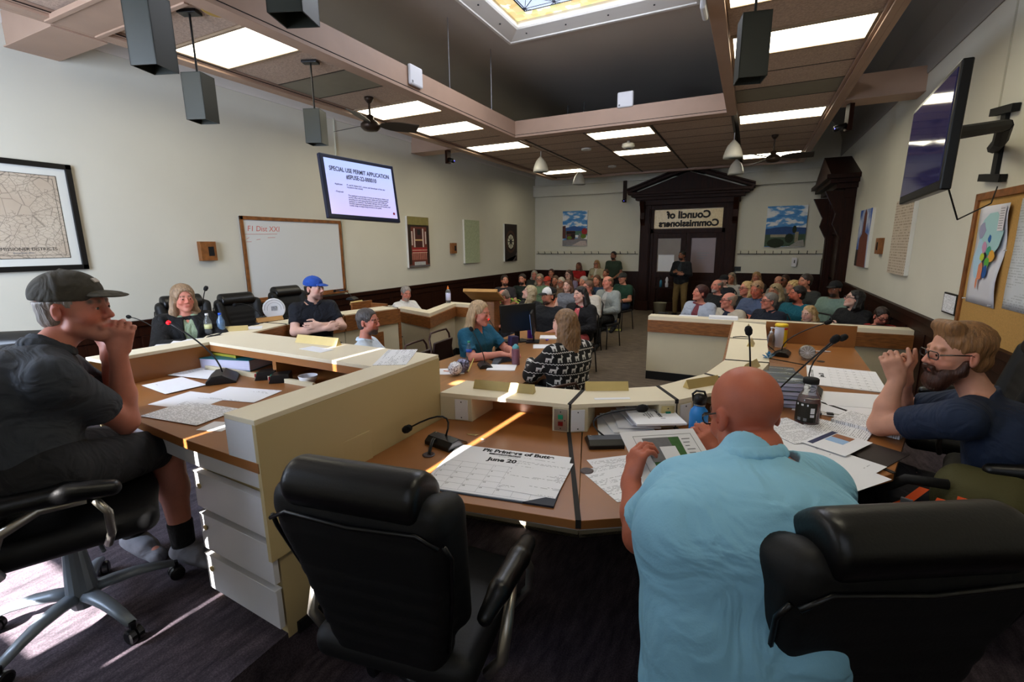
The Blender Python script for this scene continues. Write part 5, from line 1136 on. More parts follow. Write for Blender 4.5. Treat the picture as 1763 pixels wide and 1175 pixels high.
p = wp(1322, 606, ZD); t = empty('folded_card', (p.x-.02, p.y-.05, ZD), math.radians(70), 'white folded card with red picture beside the sanitizer pump', 'card'); MB().box((0, 0, .045), (.10, .003, .09), Matrix.Rotation(-.2, 3, 'X')).build('card', M_paper, t); MB().box((0, -.010, .06), (.05, .002, .035), Matrix.Rotation(-.2, 3, 'X')).build('red_picture', mat('card_red', (170, 60, 60), .6), t)
p = wp(1388, 620, ZD); t = empty('desk_fan', p, 0, 'small round silver desk clock fan on the far right desk', 'desk fan'); mb = MB(); M = Matrix.Rotation(math.radians(80), 3, 'X')
mb.lathe([(.052, -.03), (.060, -.015), (.060, .015), (.052, .03)], (0, 0, .065), 20, M); mb.bb((-.03, -.03, 0), (.03, .03, .012)); mb.build('housing', M_silver, t, smooth=False)
mb = MB()
for k in range(6): a = k*math.pi/6; mb.tube([(-.058*math.cos(a), -.034, .065-.058*math.sin(a)), (.058*math.cos(a), -.034, .065+.058*math.sin(a))], .0015, 4)
mb.build('guard', M_whitep, t)
tag(MB().tube([tuple(wp(1405, 606, ZD)+Vector((0, 0, .006))), tuple(wp(1430, 607, ZD)+Vector((0, 0, .006)))], .005, 8).build('pen', M_whitep), 'white pen lying on the bare far right desk top', 'pen')
c0, c1 = wp(1395, 632, ZD), wp(1508, 640, ZD); cen2 = (c0+wp(1520, 676, ZD))/2
t = empty('desk_calendar', (cen2.x, cen2.y, ZD+.001), math.radians(86), 'second large desk calendar near the bearded man, seen sideways', 'calendar'); pd2 = MB().box((0, 0, .003), (.58, .44, .006)).build('paper_pad', M_paper, t)
text('calendar_month', 'June 20', .04, M_ink, pd2, Tm(.0, .13, .0064), bold=.002, extrude=.0001); text('calendar_title', 'Pit Printers of Butte', .036, M_ink, pd2, Tm(.0, .19, .0064), extrude=.0001)
gm = MB()
for k in range(6): gm.bb((-.27, .08-.05*k, .006), (.27, .0805-.05*k, .0062))
for k in range(8): gm.bb((-.27+.077*k, -.19, .006), (-.2693+.077*k, .08, .0062))
gm.build('calendar_grid', M_greyink, pd2)
for r in range(5):
    for c_ in range(7):
        d_ = r*7+c_-2
        if 0 < d_ < 31: text('calendar_number', str(d_), .014, M_ink, pd2, Tm(-.26+.077*c_, .07-.05*r, .0064), extrude=.0001)
shs = [((1440, 706), 80, (.3, .42), 51, .25, 'wide white sheets in front of the bearded man hands'), ((1475, 690), 100, (.30, .40), 52, .3, 'white sheet under the bearded man forearm by the calendar'), ((1500, 735), 62, (.22, .30), 53, .6, 'thick printed packet under the bearded man elbow'), ((1440, 742), 70, (.22, .28), 54, .6, 'printed page with yellow highlight beside the keys'), ((1380, 790), 58, (.40, .50), 55, .35, 'large calendar page beneath the leaflets at the man in blue shoulder'), ((1420, 810), 50, (.28, .36), 56, .3, 'white sheet at the desk edge right of the blue shirt'), ((1360, 745), 40, (.24, .30), 57, .6, 'printed page in front of the tea bottle')]
for k, (pp, a, sz, sd, dn, lb) in enumerate(shs):
    p = wp(*pp, ZD); sheet(lb, loc=(p.x, p.y), rz=math.radians(a), z=ZD+.002*k, size=sz, seed=sd, dens=dn, th=.02 if k == 2 else .0015)
p = wp(1440, 768, ZD); o = sheet('folded leaflet with navy band and desert photo near the desk edge', loc=(p.x, p.y), rz=math.radians(58), z=ZD+.016, size=(.27, .19), m=M_paper, name='leaflet', cat='leaflet')
flat('navy_band', o, [rect(-.11, .055, .13, .08)], .0013, mat('leaflet_navy', (38, 44, 84), .6)); flat('sky_photo', o, [rect(-.01, -.03, .055, .05)], .0014, mat('leaflet_sky', (150, 184, 222), .6)); flat('desert_photo', o, [rect(.055, -.03, .11, .05)], .0014, mat('leaflet_desert', (156, 100, 70), .6, var=.2, scale=40))
tag(MB().box((0, 0, .003), (.05, .012, .003)).build('highlight_mark', mat('highlighter', (206, 206, 40), .6)), 'short yellow highlighter stroke on the printed page beside the keys', 'mark'); C.objects[-1].location = wp(1458, 730, ZD)+Vector((0, 0, .009)); C.objects[-1].rotation_euler = (0, 0, 2.4)
p = wp(1418, 717, ZD); t = empty('car_keys', (p.x, p.y, ZD+.010), 0, 'bunch of car keys on the papers beside the tea bottle', 'keys')
MB().box((-.03, 0, .008), (.035, .06, .014)).build('fob', M_black, t, bevel=.005); MB().box((.03, .01, .006), (.035, .03, .010)).build('key_head', M_black, t, bevel=.004); MB().box((.075, .015, .006), (.055, .007, .002)).build('key_blade', M_silver, t); MB().tube([(-.005+.015*math.cos(a), .012+.015*math.sin(a), .008) for a in [k*.7 for k in range(10)]], .0015, 5).build('key_ring', M_silver, t)
tag(MB().box((0, 0, 0), (.27, .33, .003)).build('dark_folder', mat('dark_folder', (40, 32, 30), .6)), 'dark brown folder corner showing under the leaflet at the desk edge', 'folder'); C.objects[-1].location = wp(1480, 775, ZD)+Vector((-.02, 0, .0025)); C.objects[-1].rotation_euler = (0, 0, 1.0)
# right hand microphones
b_ = Vector((.07, 2.80, ZD)); mic('tall gooseneck microphone standing just left of the bald head', b_, math.radians(60), W(1289, 572, Y=2.75))
b_ = wp(1322, 700, ZD); mic('long gooseneck microphone slanting up right from behind the bald head', b_, math.radians(60), W(1436, 586, Y=2.9), mid=W(1370, 640, Y=2.95))
b_ = wp(1345, 612, ZD); mic('gooseneck microphone on the far right desk slanting toward the blonde woman', b_, math.radians(80), W(1424, 556, Y=b_.y-.05), mid=W(1345, 580, Y=b_.y))
b_ = Vector((.62, 3.55, ZD)); mic('gooseneck microphone behind the books with head beside its twin', b_, math.radians(80), W(1452, 582, Y=3.5), mid=W(1400, 610, Y=3.5)) if False else mic('gooseneck microphone rising from behind the book stack, farther of the crossing pair', Vector((.42, 3.46, ZD)), math.radians(80), W(1450, 583, Y=3.45), mid=W(1380, 620, Y=3.45))
cc = MB(); cc.tube(arc_pts(wp(1262, 582, ZL)+Vector((0, 0, .006)), wp(1335, 608, ZD)+Vector((0, 0, .01)), up=.10, n=12), .004, 5); tag(cc.build('microphone_cable', M_black), 'black cable crossing the right leg ledge', 'cable')
# chairman desk items
b_ = wp(385, 655, ZD2); mic('gooseneck microphone on the chairman desk with red lit ring', b_, math.radians(-40), W(283, 552, Y=b_.y-.12), mid=W(372, 600, Y=b_.y), led=True, sc_=1.15)
for k, (x, y) in enumerate(((458, 652), (482, 657))):
    p = wp(x, y, ZD2); t = empty('signal_switch_box', (p.x, p.y, ZD2+.001), math.radians(-50), ['small black box with green and red buttons, nearer the microphone', 'small black box with green and red buttons, farther from the microphone'][k], 'switch box', 'pair of green and red button boxes')
    mb = MB(); mb.loft([[(-.045, -.05, 0), (-.045, .06, 0), (-.045, .06, .05), (-.045, -.035, .045)], [(.045, -.05, 0), (.045, .06, 0), (.045, .06, .05), (.045, -.035, .045)]]); mb.build('box', M_black, t, bevel=.002)
    for nm, x_, c_ in (('green_button', -.02, (40, 150, 120)), ('red_button', .022, (150, 24, 30))): MB().box((x_, -.047, .026), (.018, .01, .02)).build(nm, mat(nm+'_chair', c_, .3), t, bevel=.002)
tag(MB().lathe([(.03, 0), (.045, .02), (.052, .045), (.050, .045), (.042, .02), (.0001, .006)], n=24).build('white_bowl', M_whitep, smooth=True), 'small white bowl at the right end inside the chairman desk', 'bowl'); C.objects[-1].location = wp(545, 660, ZD2)+Vector((-.04, -.02, .001))
p = wp(405, 628, ZD2); t = empty('book', (p.x+.04, p.y-.02, ZD2+.001), math.radians(14), 'very thick teal covered book under the chairman ledge', 'book'); MB().box((0, 0, .035), (.40, .22, .062)).build('pages', M_page, t); MB().box((0, 0, .002), (.41, .23, .004)).box((0, 0, .069), (.41, .23, .004)).build('cover', mat('teal_cover', (14, 92, 104), .4), t)
tag(MB().box((0, 0, .008), (.24, .16, .016)).build('yellow_pad', mat('yellow_pad', (150, 146, 40), .6)), 'yellow pad lying on the teal book under the chairman ledge', 'pad'); C.objects[-1].location = (p.x+.02, p.y+.0, ZD2+.074)
cs = [((330, 690), 20, (.30, .22), 61, .2, 'white sheet with logo under the capped man elbow'), ((415, 680), 24, (.34, .20), 62, .4, 'printed letter on the chairman desk in front of the microphone'), ((330, 712), 18, (.36, .22), 63, .7, 'closely printed page at the front edge of the chairman desk'), ((300, 665), 5, (.3, .2), 64, .3, 'open note pad with dark edge beside the capped man forearm'), ((340, 645), 20, (.36, .16), 65, .3, 'white sheets behind the chairman microphone'), ((310, 638), 15, (.3, .18), 66, .5, 'printed white sheet farthest back on the chairman desk')]
for k, (pp, a, sz, sd, dn, lb) in enumerate(cs):
    p = wp(*pp, ZD2); sheet(lb, loc=(p.x, min(p.y, 1.66)), rz=math.radians(a-12), z=ZD2+.0015*k, size=sz, seed=sd, dens=dn)
# loose white sheet under end cap
sheet('small white slip against the end of the chairman desk', loc=tuple(wp(375, 735, ZD2).to_2d()), rz=.3, z=ZD2, size=(.12, .10), m=M_paper)
# left curve items
zt = ZL
def lp(x, y, z=ZL): return W(x, y, Z=z)
p = lp(360, 575); lathe_thing('water_bottle', 'clear water bottle with white cap and yellow label left of the blue capped one', 'bottle', p, [('bottle', M_glassc, [(.03, 0), (.032, .02), (.032, .12), (.014, .165), (.013, .18)]), ('label', mat('bottle_label_yellow', (206, 206, 150), .5), [(.0325, .05), (.0325, .09)]), ('cap', M_whitep, [(.014, .178), (.014, .195), (.0001, .196)])], n=14)
p = lp(382, 572); lathe_thing('water_bottle', 'clear blue tinted water bottle with bright blue cap on the left desks', 'bottle', p, [('bottle', mat('blue_plastic', (150, 190, 235), .1, trans=.7), [(.03, 0), (.035, .02), (.034, .11), (.014, .155), (.013, .17)]), ('cap', mat('blue_cap', (30, 84, 200), .4), [(.015, .168), (.015, .187), (.0001, .188)])], n=14)
nameplate('black nameplate with white letters beside the blue capped bottle', lp(402, 570).to_2d(), math.radians(215-180+12), ZL, M_brass, .26, 'JUDY STRAUSS')
nameplate('plain wooden nameplate block before the round white seal', lp(465, 553).to_2d(), math.radians(75), ZL, mat('golden_oak', (180, 132, 72), .4, var=.2, scale=5, stretch=(1, 6, 1)), .28)
nameplate('brass nameplate in front of the man in the blue cap', lp(532, 540).to_2d(), math.radians(85), ZL, M_brass, .26)
nameplate('black nameplate with white letters right of the man in the blue cap', lp(614, 524).to_2d(), math.radians(93), ZL, M_brass, .24, 'GARRETT SHEA')
t = empty('round_seal', lp(474, 552)+Vector((-.08, .06, 0)), math.radians(62), 'round white county seal plate standing on the left ledge', 'seal'); MB().lathe([(.0001, 0), (.115, 0), (.118, .006), (.112, .012), (.0001, .008)], (0, 0, .12), 32, Matrix.Rotation(math.radians(80), 3, 'X')).build('disc', M_whitep, t)
rm = MB()
for r0, r1 in ((.098, .102), (.070, .073)):
    ring = [[(r*math.cos(a), -.0135-.0, .12+r*math.sin(a)) for r in (r0, r1)] for a in [k*2*math.pi/32 for k in range(33)]]; rm.loft([[p_[0], p_[1]] for p_ in ring], cap=False, closed=False)
rm.build('ring_lines', M_greyink, t); MB().box((0, -.014, .125), (.06, .001, .05)).build('emblem', mat('seal_grey', (150, 152, 158), .6, var=.3, scale=90), t)
for lb, hx_, hy_, bx_, by_, dy in (('tall gooseneck microphone in front of the woman in the black cardigan', 354, 498, 362, 572, 0), ('gooseneck microphone behind the capped man ear height', 222, 546, 345, 580, 0), ('gooseneck microphone in front of the first empty left chair', 405, 525, 466, 553, 0), ('gooseneck microphone right of the man in the blue cap', 577, 501, 617, 517, 0), ('gooseneck microphone before the crossed arms of the man in the blue cap', 520, 527, 545, 541, 0)):
    b_ = W(bx_, by_, Z=ZD+.0); hz = ZD if 'ear height' in lb else ZL; b_ = Vector((-4.62, 2.46, ZD)) if hz == ZD else W(bx_, by_, Z=hz); mic(lb, b_+Vector((0 if hz == ZD else -.12, 0, .001)), math.radians(-70), W(hx_, hy_, Y=b_.y+.02))
cc = MB(); q = lp(455, 563); cc.tube([tuple(lp(435, 561)+Vector((0, 0, .005))), tuple(lp(446, 559)+Vector((0, 0, .005)))], .005, 5); cc.tube([tuple(lp(476, 549)+Vector((0, 0, .008))), tuple(lp(495, 549)+Vector((0, 0, .008))), tuple(lp(503, 556)+Vector((.015, 0, -.01)))], .004, 5); tag(cc.build('microphone_cable', M_black), 'black cable looping over the left ledge edge below the seal', 'cable')
bx1 = MB(); q0 = W(588, 533, X=-4.5); bx1.bb((-4.75, 4.72, ZD), (-4.72, 5.1, ZL+.06)); bx1.bb((-4.75, 5.07, ZD), (-4.44, 5.1, ZL+.02)); tag(bx1.build('wooden_divider', M_oak, bevel=.002), 'low wooden divider box at the end of the left desks', 'divider')
for k, (x, y, sd, lb) in enumerate(((330, 588, 71, 'white papers beside the woman in the cardigan water bottles'), (430, 566, 72, 'sunlit white sheet behind the black nameplate on the left ledge'), (300, 596, 73, 'white page at the left end of the left ledge'))): p = lp(x, y); sheet(lb, loc=(p.x-.03, p.y), rz=.9, z=ZL+.001, size=(.26, .2), seed=sd, dens=.2)
# left barrier items
p = W(772, 522, Z=.93); t = lathe_thing('sanitizer_bottle', 'tall clear sanitizer bottle with orange pump on the left barrier', 'bottle', p, [('bottle', M_glassc, [(.042, 0), (.045, .02), (.045, .20), (.02, .25)]), ('label', mat('lavender_label', (196, 196, 226), .5), [(.0455, .05), (.0455, .18)]), ('pump', mat('orange_pump', (226, 120, 40), .4), [(.02, .25), (.018, .275), (.008, .28), (.012, .30), (.0001, .31)])])
t = empty('potted_plant', W(868, 527, Z=.93)+Vector((-.1, .32, 0)), 0, 'low green leafy plant just behind the left barrier', 'plant'); lf = MB()
for k in range(26):
    a = rr.uniform(0, 6.28); r_ = rr.uniform(.08, .30); d_ = Vector((math.cos(a), math.sin(a)*.5, 0)); s_ = Vector((-d_.y, d_.x, 0)).normalized()*.028; z0 = rr.uniform(-.02, .06); lf.add([d_*r_*.2+Vector((0, 0, z0)), d_*r_*.7+s_+Vector((0, 0, z0+.05)), d_*r_*1.1+Vector((0, 0, z0)), d_*r_*.7-s_+Vector((0, 0, z0+.05))], [(0, 1, 2, 3)])
o = lf.build('leaves', mat('leaf_green', (120, 160, 44), .5), t); MB().lathe([(.10, -.93), (.13, -.05)], n=14).build('pot', M_blackm, t)
# centre table
zt = .75
def tp_(x, y, z=.75): return W(x, y, Z=z)
t = empty('computer_monitor', tp_(893, 588)+Vector((0, 0, .001)), math.radians(58), 'black computer monitor seen from behind on the centre table', 'monitor'); M = Matrix.Rotation(math.radians(-6), 3, 'X')
MB().box((0, 0, .30), (.52, .03, .34), M).build('housing', M_black, t, bevel=.006); MB().bb((-.03, .02, .01), (.03, .05, .30)).build('stand', M_black, t); MB().bb((-.12, -.09, 0), (.12, .10, .012)).build('foot', M_black, t, bevel=.004)
t = empty('computer_monitor', tp_(908, 590)+Vector((.05, .06, .001)), math.radians(110), 'second monitor edge on with blue glow beside the purple bottle', 'monitor'); MB().box((0, 0, .25), (.42, .025, .28), M).build('housing', M_black, t, bevel=.004); MB().box((0, .016, .25), (.38, .003, .24), M).build('screen', mat('blue_grey_screen', (110, 140, 190), .2, emit=(110, 140, 190), es=.5), t); MB().bb((-.1, -.08, 0), (.1, .08, .012)).bb((-.02, -.02, 0), (.02, .0, .2)).build('stand', M_black, t)
t = empty('keyboard', tp_(866, 590), math.radians(60), 'black keyboard in front of the woman in teal', 'keyboard'); MB().box((0, 0, .012), (.42, .14, .02)).build('body', M_black, t, bevel=.004)
p = tp_(914, 582); lathe_thing('water_bottle', 'tall purple insulated bottle beside the monitor on the centre table', 'bottle', p, [('body', mat('purple_powdercoat', (92, 40, 150), .4), [(.045, 0), (.047, .01), (.047, .19), (.03, .215)]), ('lid', M_black, [(.032, .212), (.033, .25), (.02, .26)])])
t = empty('computer_speaker', tp_(883, 605), math.radians(150), 'dark violet computer speaker on the centre table', 'speaker'); MB().box((0, 0, .09), (.085, .10, .18), Matrix.Rotation(.12, 3, 'X')).build('cabinet', mat('violet_black', (52, 44, 78), .4), t, bevel=.01)
p = tp_(888, 628); lathe_thing('water_bottle', 'translucent mauve bottle with teal lid nearest the reindeer cardigan', 'bottle', p, [('body', mat('mauve_plastic', (150, 110, 130), .15, trans=.55), [(.040, 0), (.042, .01), (.042, .155), (.036, .17)]), ('lid', mat('teal_lid', (90, 160, 170), .4), [(.034, .165), (.034, .19), (.02, .20), (.012, .212), (.0001, .213)])])
p = tp_(808, 622); lathe_thing('water_bottle', 'clear water bottle with green cap on the centre table', 'bottle', p, [('bottle', M_glassc, [(.031, 0), (.033, .02), (.033, .13), (.014, .185), (.013, .2)]), ('label', mat('blue_label', (50, 90, 190), .5), [(.0335, .10), (.0335, .13)]), ('cap', mat('green_cap', (60, 150, 110), .4), [(.014, .198), (.014, .215), (.0001, .216)])], n=14)
mic('gooseneck microphone with red ring at the mouth of the woman in teal', tp_(862, 602), math.radians(-60), W(838, 548, Y=tp_(862, 602).y-.02), led=True)
mic('gooseneck microphone near the conference phone on the centre table', tp_(835, 632), math.radians(-50), W(812, 568, Y=tp_(835, 632).y), mid=W(832, 600, Y=tp_(835, 632).y))
t = empty('conference_phone', tp_(860, 622), math.radians(40), 'grey three legged conference phone on the centre table', 'phone'); mb = MB()
for k in range(3):
    a = k*2*math.pi/3; d_ = Vector((math.cos(a), math.sin(a), 0)); s_ = Vector((-d_.y, d_.x, 0)); mb.loft([[s_*.06, -s_*.06, -s_*.05+Vector((0, 0, .05)), s_*.05+Vector((0, 0, .05))], [d_*.16+s_*.035, d_*.16-s_*.035, d_*.155-s_*.03+Vector((0, 0, .018)), d_*.155+s_*.03+Vector((0, 0, .018))]])
mb.build('body', mat('slate_plastic', (66, 72, 78), .4), t, bevel=.003); MB().box((.06, 0, .048), (.09, .07, .004)).build('keypad', mat('keypad_grey', (120, 126, 130), .5), t)
for k, (x, y, m_, lb) in enumerate(((781, 636, noise_mat('foil_ball', [(.35, (70, 66, 70)), (.55, (226, 226, 230)), (.7, (120, 120, 126))], 60, rough=.3), 'crinkled silver ball bundle in the sun on the centre table'), (794, 630, noise_mat('violet_foil', [(.4, (30, 28, 40)), (.6, (150, 150, 190))], 50, rough=.3), 'darker silver and violet ball behind the crinkled one'))):
    f = F(.01); f.el((0, 0, .065), (.065, .065, .065)); o = link('foil_ball', sdf_mesh(f, .009, disp=folds(.012, 90, k)), m_, smooth=False); o.location = tp_(x, y+12)+Vector((.0, .03, .002)); tag(o, lb, 'ball', 'crinkled balls on the centre table')
cc = MB(); cc.tube([tuple(tp_(x, y)+Vector((0, 0, h))) for x, y, h in ((800, 640, .01), (806, 642, .01), (812, 632, .03), (818, 620, .05), (835, 616, .03), (848, 620, .01))], .005, 6); tag(cc.build('cord', mat('yellow_cord', (206, 198, 110), .5), smooth=True), 'yellow cord curling beside the crinkled balls', 'cord')
for k, (x, y, a, lb, th) in enumerate(((864, 634, 20, 'stapled white report nearest the camera on the centre table', .008), (948, 582, 20, 'white report with purple tab beside the purple bottle', .012), (938, 597, 24, 'white sheet in front of the reindeer cardigan', .003), (820, 608, 25, 'white papers under the clear water bottle', .006), (775, 640, 30, 'sunlit white sheet with pen at the near end of the centre table', .002))):
    p = tp_(x, y); sheet(lb, loc=(p.x, p.y), rz=math.radians(a), z=.75, size=(.279, .216), seed=80+k, dens=.3, th=th)
tag(MB().tube([(-.07, 0, .004), (.07, 0, .004)], .004, 6).build('pen', mat('orange_pen', (220, 120, 80), .4)), 'orange pen on the sunlit sheet of the centre table', 'pen'); C.objects[-1].location = tp_(768, 640)+Vector((.05, 0, .004)); C.objects[-1].rotation_euler = (0, 0, .2)
tag(MB().box((0, 0, .01), (.07, .11, .02)).build('purple_clip', mat('purple_tab', (90, 60, 190), .4)), 'purple clip on the report beside the purple bottle', 'clip'); C.objects[-1].location = tp_(942, 588)+Vector((0, 0, .013)); C.objects[-1].scale = (.4, .4, .5)
# right barrier items and beyond
sheet('thick white packet on the right barrier at the end of the desk ledge', loc=tuple(W(1245, 549, Z=.93).to_2d()), rz=.05, z=.93, size=(.36, .2), m=M_paper, th=.03)
tag(MB().box((0, 0, .008), (.13, .05, .016)).build('stapler', M_black, bevel=.003), 'small black stapler on the left end of the right barrier', 'stapler'); C.objects[-1].location = W(1142, 540, Z=.93)+Vector((0, 0, .001))
sheet('thin white sheet on the right barrier in front of the light grey hoodie', loc=tuple(W(1185, 544, Z=.93).to_2d()), rz=.05, z=.93, size=(.25, .12), m=M_paper)
t = empty('staff_desk', (0, 0, 0), 0, 'black staff desk in front of the blonde woman and the man in red', 'desk'); MB().bb((.42, 7.15, .70), (1.78, 7.75, .74)).build('top', M_black, t); MB().bb((.46, 7.15, 0), (.50, 7.7, .70)).build('side', M_blackm, t); MB().bb((1.70, 7.15, 0), (1.74, 7.7, .70)).build('side', M_blackm, t)
for k, (x, y, w_, rz_, lb) in enumerate(((.70, 7.28, .60, 0.03, 'wide black monitor in front of the blonde woman'), (1.36, 7.28, .62, -.05, 'wide black monitor in front of the man in red'))):
    t = empty('computer_monitor', (x, y, .74), rz_, lb, 'monitor'); MB().box((0, 0, .09), (w_, .03, .17)).build('housing', M_black, t, bevel=.004); MB().bb((-.1, -.06, 0), (.1, .08, .012)).build('foot', M_black, t)
t = empty('side_table', (-2.02, 13.75, 0), 0, 'small dark side table beside the back door holding bottles', 'table'); MB().bb((-.30, -.2, .72), (.30, .2, .75)).build('top', M_dwood, t, bevel=.003)
for sx in (-1, 1):
    for sy in (-1, 1): MB().bb((sx*.27-.02, sy*.17-.02, 0), (sx*.27+.02, sy*.17+.02, .72)).build('leg', M_dwood, t)
lathe_thing('spray_bottle', 'blue liquid bottle on the small table by the back door', 'bottle', (-2.15, 13.7, .75), [('bottle', mat('blue_liquid', (60, 120, 150), .2), [(.035, 0), (.035, .16), (.012, .2)]), ('nozzle', M_black, [(.012, .2), (.012, .30)])], n=12)
lathe_thing('white_bottle', 'white curvy bottle on the small table by the back door', 'bottle', (-1.99, 13.7, .75), [('bottle', M_whitep, [(.04, 0), (.045, .1), (.03, .14), (.045, .2), (.03, .25), (.015, .28)])], n=12)
t = lathe_thing('waste_bin', 'pale grey waste bin under the side table by the back door', 'waste bin', (-2.08, 13.3, 0), [('bin', mat('beige_bin', (160, 156, 136), .6), [(.0001, 0.002), (.13, 0), (.17, .36), (.18, .365), (.165, .36), (.125, .02)])]); 
sheet('yellow paper lying on the carpet of the aisle', loc=tuple(W(1058, 568, Z=0).to_2d()), rz=.1, z=0, size=(.30, .24), m=mat('yellow_paper', (206, 206, 110), .8))
# backpack on the right
f = F(.05); f.bx((0, 0, .24), (.16, .11, .22), .09); f.el((.02, -.12, .20), (.16, .07, .15)); f.rc((-.08, .02, .42), (.08, .02, .44), .05)
t = empty('backpack', W(1690, 872, D=1.95)-Vector((0, 0, .33)), math.radians(-25), 'olive green and black backpack with orange straps beside the bearded man', 'backpack'); link('bag', sdf_mesh(f, .014, disp=folds(.012, 26, 4)), mat('olive_canvas', (74, 70, 38), .8, bump=.2, bscale=120), t, smooth=True)
M_or = mat('orange_webbing', (226, 84, 28), .7)
for k, pts in enumerate((((-.16, -.16, .40), (-.20, -.20, .34), (-.24, -.20, .30)), ((-.10, -.17, .38), (-.12, -.21, .30), (-.14, -.22, .24)), ((-.04, -.19, .42), (-.04, -.22, .35), (-.06, -.22, .28)))):
    o = MB(); 
    for a, b in zip(pts[:-1], pts[1:]): a, b = Vector(a), Vector(b); o.loft([[a+Vector((-.016, 0, 0)), a+Vector((.016, 0, 0)), a+Vector((.016, -.004, 0)), a+Vector((-.016, -.004, 0))], [b+Vector((-.016, 0, 0)), b+Vector((.016, 0, 0)), b+Vector((.016, -.004, 0)), b+Vector((-.016, -.004, 0))]])
    o.build('orange_strap', M_or, t)
MB().tube([(-.28, -.1, .22), (-.30, -.16, .34), (-.22, -.17, .42), (-.10, -.1, .42)], .022, 8).build('black_shoulder_strap', M_blackm, t, smooth=True); MB().box((-.20, -.215, .33), (.04, .012, .05)).build('buckle', M_alu, t, bevel=.003)
# ------------------------------------------------------------ people
def L3(c): return lin(c)
SKIN = {'fair': (206, 150, 126), 'pink': (198, 128, 108), 'tan': (186, 126, 100), 'red': (184, 104, 80), 'pale': (216, 172, 154), 'brown': (140, 94, 72)}  # brown: skin tone deepened to carry the shade on people at the back
M_skin = mat('skin', (200, 150, 130), .48, attr=True, var=.10, scale=22, bump=.05, bscale=140, spec=.4)
def fabric(c, var=.08, **k):
    m = fabric0(c, var, **k)
    if 'fold' not in m:
        m['fold'] = 1; add_fold(m)
    return m
def add_fold(m, st=.5, sc_=7.0):
    nt = m.node_tree; N, L = nt.nodes, nt.links; tc = N.new('ShaderNodeTexCoord'); n = N.new('ShaderNodeTexNoise'); n.inputs['Scale'].default_value = sc_; n.inputs['Detail'].default_value = 2.5; n.inputs['Distortion'].default_value = 1.6; L.new(tc.outputs['Object'], n.inputs[0])
    b = N.new('ShaderNodeBump'); b.inputs['Strength'].default_value = st; b.inputs['Distance'].default_value = .06; L.new(n.outputs['Fac'], b.inputs['Height']); B = N['Principled BSDF']
    if B.inputs['Normal'].links: L.new(B.inputs['Normal'].links[0].from_socket, b.inputs['Normal'])
    L.new(b.outputs[0], B.inputs['Normal'])
def fabric0(c, var=.08, **k): return mat('cloth_%d_%d_%d' % c, c, k.pop('rough', .85), var=var, scale=k.pop('scale', 30), bump=k.pop('bump', .12), bscale=k.pop('bscale', 300), **k)
def hairm(c): return mat('hair_%d_%d_%d' % c, c, .42, var=.38, scale=3.2, stretch=(26, 26, 2.2), bump=.5, bscale=8)
M_eye = mat('eye_white', (214, 206, 200), .2); M_iris = mat('eye_iris', (40, 30, 24), .15)
def face_rot(az, pitch=0, roll=0):     # columns x right, y forward, z up; az in degrees of the facing direction
    a = math.radians(az-90); return rotm(0, 0, a) @ rotm(math.radians(pitch), 0, 0) @ rotm(0, math.radians(roll), 0)
def add_head(f, c, R, s=1.0, beard=False, jowl=0.0, fem=False):
    f.at(c, R*s)
    def S(v): return v*s
    g = F(); g.at(c, R)
    def P(p): return tuple(x*s for x in p)
    q = f; q.o = A3(c); q.R = R; k = .014*s
    q.el(P((0, -.012, .042)), P((.076, .096, .086)) if False else A3((.076, .096, .086))*s, k=k)
    q.el(P((0, .028, -.025)), A3((.058+jowl*.5, .062, .080))*s, k=.03*s)
    q.rc(P((-.045, .02, -.055)), P((-.012, .066, -.092)), .022*s+jowl, .018*s, k=.02*s); q.rc(P((.045, .02, -.055)), P((.012, .066, -.092)), .022*s+jowl, .018*s, k=.02*s)
    q.el(P((0, .074, -.092)), A3((.020, .018, .017))*s, k=.016*s)
    q.rc(P((-.034, .080, .034)), P((.034, .080, .034)), .011*s, k=.012*s)
    for x in (-1, 1):
        q.el(P((x*.032, .100, .010)), A3((.019, .018, .014))*s, k=.008*s, op='s')
        q.el(P((x*.032, .077, .009)), A3((.0145, .0145, .0135))*s, k=.003*s)
        q.rc(P((x*.020, .0900, .0195)), P((x*.045, .0830, .0170)), .0062*s, k=.003*s); q.rc(P((x*.022, .0885, -.0015)), P((x*.043, .083, -.0005)), .0048*s, k=.003*s)
        q.el(P((x*.040, .062, -.022)), A3((.024, .024, .022))*s, k=.02*s)
        q.el(P((x*.079, -.008, -.002)), A3((.010, .019, .031))*s, rotm(math.radians(12), 0, math.radians(x*-20)), k=.004*s)
        q.el(P((x*.0875, .0, .0)), A3((.006, .010, .018))*s, rotm(math.radians(12), 0, math.radians(x*-20)), k=.004*s, op='s')
        q.rc(P((x*.011, .098, -.024)), P((x*.006, .090, -.022)), .0085*s, k=.004*s)
    q.rc(P((0, .086, .026)), P((0, .113, -.018)), .0080*s, .0105*s, k=.010*s)
    q.rc(P((-.020, .086, -.053)), P((.020, .086, -.053)), .0075*s, k=.006*s); q.rc(P((-.016, .085, -.064)), P((.016, .085, -.064)), .0085*s, k=.006*s)
    q.rc(P((-.018, .097, -.0585)), P((.018, .097, -.0585)), .0028*s, k=.003*s, op='s')
    q.at()
